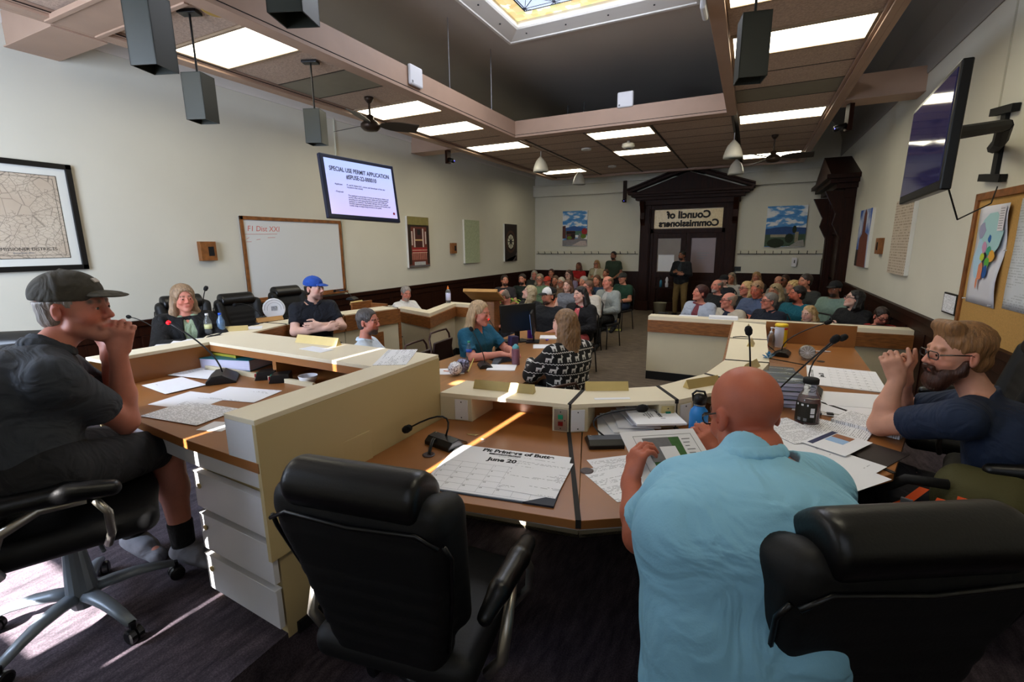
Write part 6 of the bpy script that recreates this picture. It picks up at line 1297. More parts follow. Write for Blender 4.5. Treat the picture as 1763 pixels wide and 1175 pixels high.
def head_colors(c, R, s, tone, brow=(60, 40, 30), beard=None, stub=0.0, lips=None, ears=True):
    g = F(); g.at(c, R); P = lambda p: tuple(x*s for x in p); out = []
    t = np.array(L3(tone))
    g.rc(P((-.016, .092, -.058)), P((.016, .092, -.058)), .009*s); out.append(([g.p[-1]], L3(lips) if lips else tuple(t*np.array((.82, .52, .52))), .012*s))
    for x in (-1, 1):
        g.rc(P((x*.018, .088, .034)), P((x*.048, .074, .034)), .0085*s); out.append(([g.p[-1]], L3(brow), .007*s))
        g.el(P((x*.045, .075, -.02)), A3((.03, .03, .028))*s); out.append(([g.p[-1]], tuple(t*np.array((1.05, .82, .80))), .04*s))
        g.el(P((x*.08, 0, 0)), A3((.014, .024, .034))*s); out.append(([g.p[-1]], tuple(t*np.array((1.02, .78, .76))), .02*s))
    g.el(P((0, .11, -.015)), A3((.02, .02, .022))*s); out.append(([g.p[-1]], tuple(t*np.array((1.04, .80, .78))), .03*s))
    if beard:
        g.el(P((0, .055, -.085)), A3((.062, .062, .042))*s); out.append(([g.p[-1]], L3(beard), .022*s))
        g.rc(P((-.022, .10, -.043)), P((.022, .10, -.043)), .009*s); out.append(([g.p[-1]], L3(beard), .01*s))
        g.rc(P((-.016, .100, -.058)), P((.016, .100, -.058)), .007*s); out.append(([g.p[-1]], tuple(t*np.array((.82, .5, .5))), .006*s))
    return out
def add_hand(f, wr, d, n, curl=.5, side=1, s=1.0, spread=.0, thumb=.6):
    """d = along the hand, n = back of the hand, side = +1 thumb towards (d x n)"""
    d = A3(d); d /= np.linalg.norm(d); n = A3(n); n -= d*(n @ d); n /= np.linalg.norm(n); x = np.cross(d, n)*side; wr = A3(wr)
    R = np.stack([x*side, d, n], 1)
    f.bx(wr+d*.045*s, A3((.038, .046, .0135))*s, .012*s, R, k=.012*s)
    f.rc(wr-d*.02*s, wr+d*.03*s, .025*s, .022*s, k=.015*s)
    L = [.068, .078, .072, .055]; X = [.029, .010, -.010, -.029]
    for i in range(4):
        b = wr+d*(.086-.004*abs(i-1.2))*s+x*X[i]*s; a = 0; p = b
        for j, (fr_, cc_) in enumerate(((.45, .8), (.3, 1.2), (.25, .9))):
            a += curl*cc_; dd = d*math.cos(a)-n*math.sin(a)+x*spread*(1.5-i)*.1; e = p+dd*L[i]*fr_*s; f.rc(p, e, (.0092-.0008*j)*s, (.0086-.0008*j)*s, k=.0035*s); p = e
    b = wr+d*.028*s+x*.030*s-n*.004*s; t1 = (x*.75+d*.65-n*.25*thumb); t1 /= np.linalg.norm(t1); p1 = b+t1*.040*s; t2 = (x*(.35-.5*thumb)+d*.9-n*.5*thumb); t2 /= np.linalg.norm(t2); p2 = p1+t2*.030*s; t3 = t2-x*.3*thumb-n*.2*thumb; t3 /= np.linalg.norm(t3)
    f.rc(b, p1, .0125*s, .0108*s, k=.008*s); f.rc(p1, p2, .0105*s, .0095*s, k=.003*s); f.rc(p2, p2+t3*.024*s, .0094*s, .008*s, k=.003*s)
def hair_mesh(c, R, s, style, res, ln=.2, vol=0.0, seed=0, cap=False):
    f = F(.012*s); f.at(c, R); P = lambda p: tuple(x*s for x in p); v = vol
    f.el(P((0, -.019, .050)), A3((.083+v, .102+v, .090+v))*s)
    if style in ('short', 'fringe', 'swept'):
        f.el(P((0, -.05, -.02)), A3((.066, .055, .06))*s, k=.02*s)
        if style == 'swept': f.rc(P((-.045, .045, .122)), P((.045, .05, .118)), .026*s, k=.03*s)
    elif style in ('long', 'bob', 'wavy', 'curly', 'pony'):
        l = {'bob': .14, 'curly': .12, 'pony': .10}.get(style, ln)
        for x in (-1, 1):
            f.chain([P((x*.070, -.014, .05)), P((x*.082, -.022, -.04)), P((x*.092, -.018, -.05-l*.5)), P((x*.078, .004, -.05-l))], [.020*s, (.020+v*.6)*s, (.026+v*.6)*s, .012*s], k=.02*s)
        f.chain([P((0, -.06, .0)), P((0, -.075, -.06)), P((0, -.085, -.06-l*.5)), P((0, -.07, -.06-l))], [.058*s, .060*s, .062*s, .040*s], k=.03*s)
        for x in (-1, 1): f.chain([P((x*.045, -.06, -.0)), P((x*.055, -.07, -.06-l*.4)), P((x*.055, -.055, -.06-l))], [.05*s, .052*s, .03*s], k=.02*s)
    # clear the face, and the hairline
    top = .105 if style in ('short', 'fringe', 'swept') else .10
    f.el(P((0, .105, -.022)), A3((.068, .088, .098))*s, k=.012*s, op='s')
    f.el(P((0, .095, .018)), A3((.062, .050, .068))*s, k=.014*s, op='s')
    if style in ('short', 'fringe', 'swept'):
        f.cut(P((0, .02, -.018)), (0, .75, -.75), .14*s, .012*s); f.cut(P((0, 0, -.066)), (0, 0, -1), .14*s, .01*s)
        for x in (-1, 1): f.el(P((x*.082, .0, -.006)), A3((.022, .026, .034))*s, k=.008*s, op='s')
    if style == 'fringe': f.el(P((0, .025, .120)), A3((.078, .115, .085))*s, k=.02*s, op='s')
    if cap: f.cut(P((0, 0, .042)), (0, -.12, 1), .16*s, .01*s); f.cut(P((0, .035, .02)), (0, 1, 0), .08*s, .01*s)
    c_ = A3(c)
    def disp(V):
        q = (V-c_) @ R; a = np.arctan2(q[:, 0], q[:, 1]); r_ = np.sqrt(q[:, 0]**2+q[:, 1]**2)+1e-6
        w_ = np.sin(a*24+np.sin(q[:, 2]*22+seed)*1.6)*.5+np.sin(a*53+q[:, 2]*30+seed)*.3
        amp = {'short': .0024, 'fringe': .0016, 'swept': .0018, 'bob': .0022, 'long': .0026, 'wavy': .006, 'curly': .009, 'pony': .003}.get(style, .002)*s
        if style == 'curly': w_ = np.sin(q[:, 0]*90/s)*np.sin(q[:, 1]*90/s+1)*np.sin(q[:, 2]*90/s+seed)*1.5
        if style == 'wavy': w_ = w_+np.sin(q[:, 2]*60+seed)*.6
        w_ = w_+(np.sin(q[:, 0]*70/s+seed)*np.sin(q[:, 1]*64/s+2+seed)*np.sin(q[:, 2]*58/s)+.5*np.sin(q[:, 0]*160/s)*np.sin(q[:, 2]*150/s+q[:, 1]*120))*1.3
        q2 = q.copy(); q2[:, 0] += q[:, 0]/r_*w_*amp; q2[:, 1] += q[:, 1]/r_*w_*amp
        return c_+q2 @ R.T
    return sdf_mesh(f, res, disp=disp)
def to_m(c, R, s=1.0):
    M = Matrix.Identity(4)
    for i in range(3):
        for j in range(3): M[i][j] = R[i][j]*s
        M[i][3] = c[i]
    return M
def glasses(par, c, R, s, m, lens=False, up=0.0, thick=.0022):
    o = MB(); z0 = .012+up; y0 = .108-up*.8
    for x in (-1, 1):
        w_, h = .027, .018; pts = [(x*.034+w_*math.cos(a)*(1.0), y0-abs(x*.034+w_*math.cos(a))*.14, z0-.002+h*math.sin(a)*(1 if math.sin(a) > 0 else .95)) for a in [k*2*math.pi/14 for k in range(15)]]
        pts = [(p[0], p[1], z0-.002+max(-h*.82, min(h*.82, (p[2]-z0+.002)*1.35))) for p in pts]; o.tube(pts, thick, 5)
        o.tube([(x*.061, y0-.012, z0+.004), (x*.076, .06, z0+.006), (x*.081, .0, z0+.004), (x*.080, -.02, z0-.014)], thick*1.1, 5)
    o.tube([(-.010, y0-.002, z0+.002), (0, y0+.001, z0+.004), (.010, y0-.002, z0+.002)], thick, 5)
    g = o.build('glasses', m, par); g.matrix_local = to_m(c, R, s)
    if lens:
        l_ = MB()
        for x in (-1, 1): l_.box((x*.034, y0-.006, z0-.001), (.046, .002, .028))
        l_.build('dark_lenses', mat('dark_lens', (14, 14, 18), .05, spec=.9), g)
    return g
def cap_on(par, c, R, s, m, brimm, res, mesh=None, tilt=0, logo=None):
    f = F(.008*s); Rc = R @ rotm(math.radians(tilt), 0, 0); f.at(c, Rc); P = lambda p: tuple(x*s for x in p)
    f.el(P((0, -.012, .058)), A3((.089, .108, .084))*s); f.cut(P((0, 0, .036)), (0, -.10, -1), .2*s, .003*s); f.rc(P((0, -.012, .140)), P((0, -.012, .142)), .007*s, k=.004*s)
    o = link('cap', sdf_mesh(f, res), m, par, smooth=True)
    f = F(.006*s); f.at(c, Rc @ rotm(math.radians(-8), 0, 0)); f.el(P((0, .098, .060)), A3((.068, .070, .008))*s); f.el(P((0, .085, .065)), A3((.050, .064, .008))*s, k=.01*s); f.cut(P((0, .075, .05)), (0, -1, 0), .12*s, .003*s)
    b = link('brim', sdf_mesh(f, res*.6), brimm, o, smooth=True)
    if mesh:
        f = F(.006*s); f.at(c, Rc); f.el(P((0, -.014, .058)), A3((.0905, .1095, .085))*s); f.cut(P((0, 0, .040)), (0, -.10, -1), .2*s, .003*s); f.cut(P((0, .02, .06)), (0, 1, 0), .2*s, .003*s); link('mesh_back', sdf_mesh(f, res), mesh, o, smooth=True)
    if logo:
        l_ = MB(); l_.box((0, .086, .098), (.026, .004, .018), Matrix.Rotation(math.radians(38), 3, 'X')); q = l_.build('cap_emblem', logo, o); q.matrix_local = to_m(c, Rc, s)
    return o
def person(label, J, head, tone, top, bottom=(30, 30, 34), hair=None, res=.011, s=1.0, group=None, belly=0.0, bulk=1.0, sleeve='short', collar=None, eyes=True, beard=None, beardvol=False,
           brow=(60, 42, 32), gl=None, cap=None, hands=None, jacket=None, neck_v=0.0, shoes=(24, 24, 26), shorts=False, root=None, topm=None, foldamp=.006, fem=False, extra=None, jowl=0.0, dress=False, hairc=None, fit=.012, stubble=None, sunhead=False, lips=None, watch=False, hres=None):
    """J: joints as world points relative to root; head=(centre, R)"""
    t = empty('person', root, 0, label, 'person', group)
    hc, hR = A3(head[0]), head[1]; J = {k: A3(v) for k, v in J.items()}
    tone = SKIN.get(tone, tone)
    ax = J['shR']-J['shL']; ax /= np.linalg.norm(ax); b = bulk
    up = J['neck']-J['pel']; up /= np.linalg.norm(up); fw = np.cross(up, ax); fw /= np.linalg.norm(fw)
    chest = J['pel']*.32+J['neck']*.68+J.get('bow', A3((0, 0, 0))); mid = J['pel']*.68+J['neck']*.32+J.get('bow', A3((0, 0, 0)))*.6
    def torso(f, e):
        w1, w2 = .075*s*b, .095*s*b
        for q in (-1, 1):
            f.rc(J['pel']+ax*q*w1, mid+ax*q*w1, (.095*b)*s+e, (.088*b)*s+e, k=.05); f.rc(mid+ax*q*w1, chest+ax*q*w2, .088*s*b+e, .095*s*b+e, k=.05)
            f.rc(chest+ax*q*w2, J['neck']+ax*q*.07*s-up*.06*s, .092*s*b+e, .058*s+e, k=.05)
        f.rc(J['pel'], chest, .10*s*b+e, .108*s*b+e, k=.06); f.rc(chest, J['neck']-up*.07*s, .108*s*b+e, .065*s+e, k=.06)
        if belly: f.el(mid+fw*(.05+belly*.5)*s-up*.02, A3((.13*b, .10+belly, .14))*s+e, np.stack([ax, fw, up], 1), k=.05)
        if fem:
            for q in (-1, 1): f.el(chest+ax*q*.065*s+fw*.075*s-up*.01*s, A3((.058, .05, .058))*s+e*.6, k=.03)
        f.rc(J['shL']-up*.0, J['neck']-ax*.03*s-up*.01, .050*s*b+e, .045*s+e*.5, k=.04); f.rc(J['shR'], J['neck']+ax*.03*s-up*.01, .050*s*b+e, .045*s+e*.5, k=.04)
    f = F(.02); torso(f, 0)
    nk = hc+hR @ A3((0, -.030, -.075))*s
    f.rc(J['neck']+up*.0, nk, .056*s*(.9 if fem else 1.05), .050*s*(.88 if fem else 1.0), k=.03)
    for q in 'LR':
        sh, el, wr = J['sh'+q], J['el'+q], J['wr'+q]; f.rc(sh, el, .050*s*b, .039*s*b, k=.025); f.rc(el, el*.6+wr*.4, .040*s*b, .038*s*b, k=.02); f.rc(el*.6+wr*.4, wr, .038*s*b, .026*s, k=.02)
        if 'kn'+q in J:
            hp, kn, an, to = J['hip'+q], J['kn'+q], J['an'+q], J['to'+q]; f.rc(hp, kn, .082*s*b, .056*s*b, k=.04); f.rc(kn, kn*.6+an*.4, .055*s*b, .052*s*b, k=.03); f.rc(kn*.6+an*.4, an, .050*s*b, .034*s, k=.03); f.rc(an, to, .036*s, .028*s, k=.02)
        h = (hands or {}).get(q)
        d = h['d'] if h and 'd' in h else (wr-el); n = h['n'] if h and 'n' in h else A3((0, 0, 1))
        add_hand(f, wr, d, n, (h or {}).get('curl', .45), (h or {}).get('side', 1 if q == 'L' else -1), s*(h or {}).get('s', 1.0), thumb=(h or {}).get('thumb', .6))
    add_head(f, hc, hR, s, jowl=jowl)
    if extra: extra(f)
    cl = head_colors(hc, hR, s, tone, brow, beard or stubble)
    body = link('body', sdf_mesh(f, res, colors=cl, base=L3(tone)), M_skin, t, smooth=True)
    if eyes:
        g = MB(); g2 = MB(); 
        for x in (-1, 1):
            g.lathe([(.0001, -.0128), (.006, -.0112), (.0105, -.0072), (.0128, 0), (.0105, .0072), (.006, .0112), (.0001, .0128)], (x*.032, .0795, .0095), 12); g2.lathe([(.0058, -.0014), (.0052, .0012), (.0001, .0022)], (x*.032, .0915, .0092), 10, Matrix.Rotation(-math.pi/2, 3, 'X'))
        e_ = g.build('eyes', M_eye, t, smooth=True); e_.matrix_local = to_m(hc, hR, s); g2.build('irises', M_iris, e_)
    # shirt
    tm = topm or fabric(top); f = F(.02)
    for q in 'LR':
        sh, el, wr = J['sh'+q], J['el'+q], J['wr'+q]
        if sleeve == 'none': continue
        f.rc(sh, el, (.050*b+fit*1.3)*s, (.040*b+fit*1.6)*s, k=.025)
        if sleeve == 'long': f.rc(el, wr, (.042*b+fit)*s, (.029+fit)*s, k=.015); f.cut(wr-(wr-el)/np.linalg.norm(wr-el)*.012, wr-el, .085*s, .003)
        else:
            u = .64 if sleeve == 'short' else .76; p = sh+(el-sh)*u; f.cut(p, el-sh, .27*s, .004)
    torso(f, fit*s)
    f.rc(J['neck']-up*.02+fw*.005, J['neck']+up*.020*s+(nk-J['neck'])*.10, .064*s, .066*s, k=.02)
    f.cut(J['neck']+(nk-J['neck'])*.22+up*.006, nk-J['neck'], .10*s, .004)
    if neck_v: f.rc(J['neck']+fw*.075*s+up*.02*s, J['neck']+fw*.11*s-up*neck_v, .04*s, .014*s, k=.01, op='s')
    if not dress: f.cut(J['pel']-up*.07*s, -up, .34*s, .01)
    dz = folds(foldamp, 22, int(abs(hc[0]*100)) % 97)
    shirt = link('shirt' if not dress else 'dress', sdf_mesh(f, res, disp=dz), tm, t, smooth=True)
    if collar:
        f = F(.006); n0 = J['neck']+up*.018*s+(nk-J['neck'])*.12; rgt = ax; pts = [n0+(rgt*math.cos(a)*.068+fw*(math.sin(a)*.066))*s+up*(.012-.022*max(0, math.sin(a)))*s for a in [math.radians(-250+k*20) for k in range(17)]]
        f.chain(pts, [.0085*s]*len(pts), k=.012); f.chain([p-up*.014*s+(p-n0)*.10 for p in pts], [.0085*s]*len(pts), k=.012); link('collar', sdf_mesh(f, min(res, .006)), fabric(collar) if collar is not True else tm, shirt, smooth=True)
    if jacket:
        f = F(.02); torso(f, (fit+.014)*s)
        for q in 'LR': sh, el, wr = J['sh'+q], J['el'+q], J['wr'+q]; f.rc(sh, el, (.053*b+fit*2)*s, (.044*b+fit*2)*s, k=.025); f.rc(el, wr, (.044*b+fit*1.8)*s, (.032+fit*1.6)*s, k=.015); f.cut(wr-(wr-el)*.06, wr-el, .08*s, .004)
        f.chain([J['neck']+fw*.12*s+up*.05, chest+fw*.19*s, mid+fw*.19*s-up*.02, J['pel']+fw*.2*s-up*.08], [.045*s, .06*s, .05*s, .07*s], k=.02) if False else None
        for a, b2, r0, r1 in ((J['neck']+fw*.10*s+up*.04*s, chest+fw*.16*s, .040, .050), (chest+fw*.16*s, mid+fw*.17*s, .050, .045), (mid+fw*.17*s, J['pel']+fw*.20*s-up*.1, .045, .08)): f.rc(a, b2, r0*s, r1*s, k=.012, op='s')
        f.cut(J['neck']+(nk-J['neck'])*.16, nk-J['neck'], .11*s, .006); f.cut(J['pel']-up*.08*s, -up, .34*s, .01)
        link('jacket', sdf_mesh(f, res, disp=folds(foldamp*1.4, 18, 3)), fabric(jacket), t, smooth=True)
    if 'knL' in J:
        f = F(.03); e = .012*s
        if dress: bm = tm
        else: bm = fabric(bottom)
        f.rc(J['pel']-ax*.075*s, J['pel']+ax*.075*s, .105*s*b+e, k=.04)
        for q in 'LR':
            f.rc(J['hip'+q], J['kn'+q], .084*s*b+e, .060*s*b+e*(1.8 if dress else 1), k=.04)
            if not (shorts or dress): f.rc(J['kn'+q], J['an'+q], .058*s*b+e, .044*s+e, k=.02); f.cut(J['an'+q]+(J['kn'+q]-J['an'+q])*.06, J['an'+q]-J['kn'+q], .09*s, .004)
            elif shorts: f.cut(J['kn'+q]*.88+J['hip'+q]*.12, J['kn'+q]-J['hip'+q], .22*s, .004)
        f.cut(J['pel']+A3((0, 0, .13*s)), (0, 0, 1), .3*s, .008)
        link('skirt' if dress else 'shorts' if shorts else 'trousers', sdf_mesh(f, res, disp=folds(foldamp, 20, 7)), bm, t, smooth=True)
        for q in 'LR':
            f = F(.015); an, to = J['an'+q], J['to'+q]; dn = A3((0, 0, -.025*s)); f.rc(an+dn-(to-an)*.25, to+dn*.3, .040*s, .036*s); f.rc(an+A3((0, 0, .0)), an+(to-an)*.55, .050*s, .046*s); f.cut(an+A3((0, 0, .028*s)), (0, 0, 1), .07*s, .004); zf = min(an[2], to[2])-.045*s; f.cut((to[0], to[1], zf), (0, 0, -1), .25*s, .003)
            link('shoe', sdf_mesh(f, min(res, .008)), fabric(shoes), t, smooth=True)
            if shorts:
                f = F(.015); f.rc(an+A3((0, 0, .0)), an+(J['kn'+q]-an)*.30, .044*s, .050*s); f.cut(an+(J['kn'+q]-an)*.28, J['kn'+q]-an, .08*s, .003); link('sock', sdf_mesh(f, .007), fabric((20, 20, 22)), t, smooth=True)
    if hair:
        st, hcx = hair[0], hair[1]; kw = hair[2] if len(hair) > 2 else {}
        link('hair', hair_mesh(hc, hR, s, st, hres or res*.8, cap=bool(cap), **kw), hairm(hcx), t, smooth=True)
    if beard and beardvol:
        f = F(.012); f.at(hc, hR); P = lambda p: tuple(x*s for x in p); f.rc(P((-.050, .020, -.055)), P((-.020, .070, -.098)), .024*s, .026*s); f.rc(P((.050, .020, -.055)), P((.020, .070, -.098)), .024*s, .026*s); f.el(P((0, .070, -.104)), A3((.046, .042, .044))*s, k=.03*s); f.el(P((-.040, .048, -.070)), A3((.026, .036, .034))*s); f.el(P((.040, .048, -.070)), A3((.026, .036, .034))*s); f.rc(P((-.024, .098, -.043)), P((.024, .098, -.043)), .0085*s); f.rc(P((-.066, .008, -.02)), P((-.058, .02, -.055)), .014*s, .022*s); f.rc(P((.066, .008, -.02)), P((.058, .02, -.055)), .014*s, .022*s); f.rc(P((-.030, .094, -.06)), P((-.024, .098, -.043)), .008*s); f.rc(P((.030, .094, -.06)), P((.024, .098, -.043)), .008*s)
        f.rc(P((-.014, .108, -.0575)), P((.014, .108, -.0575)), .008*s, k=.004, op='s'); link('beard', sdf_mesh(f, min(res, .006), disp=folds(.004, 120, 2)), hairm(beard), t, smooth=True)
    if gl: glasses(t, hc, hR, s, mat('frame_%d_%d_%d' % gl, gl, .3), thick=.0022 if res < .008 else .0035)
    if sunhead: glasses(t, hc, hR @ rotm(math.radians(52), 0, 0), s, mat('frame_20_20_22', (20, 20, 22), .3), lens=True, thick=.003)
    if cap: cap_on(t, hc, hR, s, fabric(cap[0]), fabric(cap[1]), min(res, .009), fabric(cap[2]) if len(cap) > 2 and cap[2] else None, cap[3] if len(cap) > 3 else 0, cap[4] if len(cap) > 4 else None)
    return t
def seated(s=1.0, pose='lap', lean=0.0, z0=0.0, spread=.11, wide=1.0):
    """joints of a seated figure facing +y, origin on the floor under the pelvis"""
    P = dict(pel=(0, -.04, .57), neck=(0, -.07+lean*.45, 1.005), shL=(-.165*wide, -.07+lean*.40, .955), shR=(.165*wide, -.07+lean*.40, .955), hipL=(-.085, -.01, .55), hipR=(.085, -.01, .55),
             knL=(-spread, .41, .53), knR=(spread, .41, .53), anL=(-spread, .42, .10), anR=(spread, .42, .10), toL=(-spread-.02, .56, .045), toR=(spread+.02, .56, .045))
    if pose == 'lap': P.update(elL=(-.24*wide, .02+lean*.2, .70), elR=(.24*wide, .02+lean*.2, .70), wrL=(-.075, .25, .67), wrR=(.075, .25, .67))
    elif pose == 'cross': P.update(elL=(-.235*wide, .07+lean*.3, .74), elR=(.235*wide, .07+lean*.3, .74), wrL=(.035, .17+lean*.3, .80), wrR=(-.035, .20+lean*.3, .76))
    elif pose == 'table': P.update(elL=(-.25*wide, .12+lean*.3, .76), elR=(.25*wide, .12+lean*.3, .76), wrL=(-.07, .36+lean*.3, .80), wrR=(.09, .34+lean*.3, .80))
    elif pose == 'low': P.update(elL=(-.25*wide, .0, .68), elR=(.25*wide, .0, .68), wrL=(-.12, .27, .64), wrR=(.12, .27, .64))
    hd = (0, -.035+lean*.60, 1.165)
    return {k: A3(v)*s+A3((0, 0, z0)) for k, v in P.items()}, A3(hd)*s+A3((0, 0, z0))
def standing(s=1.0, pose='cross'):
    P = dict(pel=(0, 0, .97), neck=(0, -.01, 1.47), shL=(-.175, 0, 1.415), shR=(.175, 0, 1.415), hipL=(-.09, 0, .93), hipR=(.09, 0, .93), knL=(-.12, .02, .50), knR=(.12, .02, .50), anL=(-.13, -.01, .09), anR=(.13, -.01, .09), toL=(-.16, .13, .04), toR=(.16, .13, .04))
    if pose == 'cross': P.update(elL=(-.25, .03, 1.16), elR=(.25, .03, 1.16), wrL=(.02, .17, 1.22), wrR=(-.02, .20, 1.17))
    else: P.update(elL=(-.25, -.02, 1.13), elR=(.25, -.02, 1.13), wrL=(-.12, .16, 1.0), wrR=(.12, .16, 1.0))
    return {k: A3(v)*s for k, v in P.items()}, A3((0, .03, 1.635))*s
HANDS = {'lap': dict(L=dict(d=(.75, .5, -.15), n=(0, .3, 1)), R=dict(d=(-.75, .5, -.15), n=(0, .3, 1))), 'cross': dict(L=dict(d=(1, .05, .05), n=(0, 1, .2), curl=.3), R=dict(d=(-1, .05, .05), n=(0, 1, .2), curl=.3)), 'table': dict(L=dict(d=(.5, .8, -.1), n=(0, 0, 1), curl=.35), R=dict(d=(-.5, .8, -.1), n=(0, 0, 1), curl=.35)), 'low': dict(L=dict(d=(.4, .8, -.2), n=(0, 0, 1)), R=dict(d=(-.4, .8, -.2), n=(0, 0, 1)))}
def sit(label, px, az, haz=None, pitch=0, roll=0, pose='lap', s=1.0, z0=0.0, lean=0.0, stand=False, chair_=True, wide=1.0, D=None, Y=None, src=None, **k):
    J, h = standing(s, pose) if stand else seated(s, pose, lean, 0.0, wide=wide)
    if Y is not None:      # slouching so that the head ends up at the height seen above the barrier
        q = (W(px[0], px[1], Y=Y).z-z0)/h[2]; J = {kk: v*A3((1, 1, q)) for kk, v in J.items()}; h = h*A3((1, 1, q))
    a = math.radians(az-90); Rz = rotm(0, 0, a)
    Pw = W(px[0], px[1], Z=z0+h[2]) if D is None else W(px[0], px[1], D=D)
    root = Pw-Vector(Rz @ h); root.z = z0 if D is None else Pw.z-h[2]
    J = {q: Rz @ v for q, v in J.items()}; hd = {q: {kk: (Rz @ A3(vv) if kk in 'dn' else vv) for kk, vv in v.items()} for q, v in HANDS[pose].items()}
    hp = k.pop('hands', hd)
    t = person(label, J, (Rz @ h, face_rot(az if haz is None else haz, pitch, roll)), root=root, s=s, hands=hp, **k)
    if chair_ and not stand:
        c = copy_tree(src or aud_chair); c.location = (root.x, root.y, z0); c.rotation_euler = (0, 0, a); c.location = Vector((root.x, root.y, z0))+Vector(Rz @ A3((0, .05, 0)))
        c['label'] = 'dark stacking chair under the '+label[:1].lower()+label[1:] if len(label.split()) < 11 else 'dark stacking chair under the '+' '.join(label.replace(',', '').split()[:10])
        c['group'] = 'stacking chairs for the audience'
    return t
aud_chair = make_side_chair('dark stacking chair', open_top=True, pad=mat('black_vinyl', (24, 22, 24), .5), tubem=mat('black_enamel_tube', (30, 28, 28), .35, .3))
# ------------------------------------------------------------ the three men in front
def rel(d, r): return {k: A3(v)-A3(r) for k, v in d.items()}
# man in the grey cap, profile to the right, chin on clasped hands
r0 = Vector((-2.34, .74, TIER))
hc = W(128, 533, D=1.80)
elR = W(214, 712, D=1.98); elL = W(205, 690, D=2.22)
J = dict(neck=W(80, 608, D=1.74), shR=W(92, 655, D=1.62), shL=W(108, 640, D=1.95), elR=elR, elL=elL, wrR=W(204, 606, D=1.88), wrL=W(188, 608, D=1.98),
         pel=W(62, 800, D=1.74), hipR=W(95, 822, D=1.68), hipL=W(95, 792, D=1.86), knR=W(300, 790, D=1.86), knL=W(285, 770, D=2.10), anR=W(318, 945, Z=TIER+.10), anL=W(232, 928, Z=TIER+.10), toR=W(360, 962, Z=TIER+.05), toL=W(272, 955, Z=TIER+.05))
J['knR'] = A3(J['anR'])+A3((-.06, .02, .50)); J['knL'] = A3(J['anL'])+A3((-.0, .02, .50))
J['bow'] = A3((-.06, -.03, .02))
for v in ('elR', 'elL'): J[v][2] = ZD2+.045
HR = face_rot(38, -3, 0)
J = {k: A3(v)-(A3(r0) if k != 'bow' else 0) for k, v in J.items()}
person('man in grey cap and dark polo resting chin on clasped hands at left', J, (A3(hc)-A3(r0), HR), 'pink', (58, 62, 68), (30, 30, 32), hair=('short', (150, 140, 132)), res=.006, s=1.06, root=r0, bulk=1.12, collar=True, cap=((72, 68, 60), (84, 80, 70), None, 6, mat('cap_badge', (200, 190, 180), .6)), shorts=True, shoes=(120, 120, 126), brow=(120, 100, 86),
       hands=dict(R=dict(d=HR @ A3((.0, .25, 1.0)), n=HR @ A3((.9, .25, 0)), curl=.85, s=1.0, thumb=.3, side=-1), L=dict(d=HR @ A3((.1, .25, 1.0)), n=HR @ A3((-.9, .25, 0)), curl=.85, s=1.0, thumb=.3, side=1)), foldamp=.008, stubble=(176, 120, 104))
# bald man in the blue shirt, from behind, reading a plan
r1 = Vector((.10, 1.30, DAIS))
hc = W(1285, 718, D=1.27); HR = face_rot(128, -26, 0)
J = dict(neck=W(1286, 800, D=1.17), shL=W(1178, 850, D=1.26), shR=W(1395, 845, D=1.20), elL=W(1102, 925, D=1.36), elR=W(1395, 900, D=1.42), wrL=W(1086, 826, D=1.50), wrR=W(1236, 788, D=1.64), pel=W(1270, 1190, D=1.10),
         hipL=(.0, 1.35, .86), hipR=(.22, 1.36, .86), knL=(-.12, 1.78, .80), knR=(.16, 1.85, .80), anL=(-.12, 1.86, DAIS+.10), anR=(.14, 1.92, DAIS+.10), toL=(-.14, 1.98, DAIS+.05), toR=(.14, 2.05, DAIS+.05))
J['bow'] = A3((-.0, -.05, .03))
J = {k: A3(v)-(A3(r1) if k != 'bow' else 0) for k, v in J.items()}
M_blueshirt = mat('sky_blue_shirt', (138, 194, 222), .8, var=.03, scale=8, bump=.10, bscale=220); add_fold(M_blueshirt, .5, 5.0)
def nape(f):
    pass
person('bald man in sky blue shirt seen from behind holding a printed plan', J, (A3(hc)-A3(r1), HR), 'red', (128, 180, 206), (40, 40, 46), res=.006, s=1.04, root=r1, bulk=1.12, belly=.05, topm=M_blueshirt, collar=True, gl=(24, 26, 34), jowl=.008, fit=.022, sleeve='elbow', foldamp=.016, beard=None,
       hands=dict(L=dict(d=(.18, .30, .95), n=(-.75, -.65, .1), curl=.75, thumb=.8, side=-1, s=1.0), R=dict(d=(-.55, .15, .75), n=(.45, -.8, .3), curl=.7, thumb=.8, side=1)))
# the sheet in his hands
M_, w_, h_ = screen_frame(W(1072, 745, D=1.60), W(1198, 738, D=1.68), W(1104, 838, D=1.44))
t = empty('site_plan_sheet', (0, 0, 0), 0, 'printed site plan with green lawn held by the bald man', 'paper'); t.matrix_world = M_
MB().box((0, 0, 0), (w_, h_, .0012)).build('sheet', M_paper, t)
border('plan_border', t, -w_*.36, -h_*.42, w_*.42, h_*.40, .0012, .0007, M_greyink)
s_ = w_/.24
flat('green_lawn', t, [[(-.06*s_, -.055*s_), (.05*s_, -.045*s_), (.055*s_, .06*s_), (-.06*s_, .06*s_)]], .0008, mat('plan_green', (62, 102, 52), .8, var=.15, scale=50)); flat('grey_paving', t, [[(-.062*s_, -.02*s_), (-.02*s_, -.02*s_), (-.02*s_, .02*s_), (.02*s_, .02*s_), (.02*s_, .06*s_), (-.062*s_, .06*s_)]], .0015, mat('plan_grey', (112, 112, 114), .8, var=.1, scale=60))
flat('white_building', t, [rect(-.022*s_, -.015*s_, .028*s_, .028*s_)], .0022, M_paper); flat('clear_corner', t, [rect(.0, -.06*s_, .056*s_, -.028*s_)], .0023, M_paper)
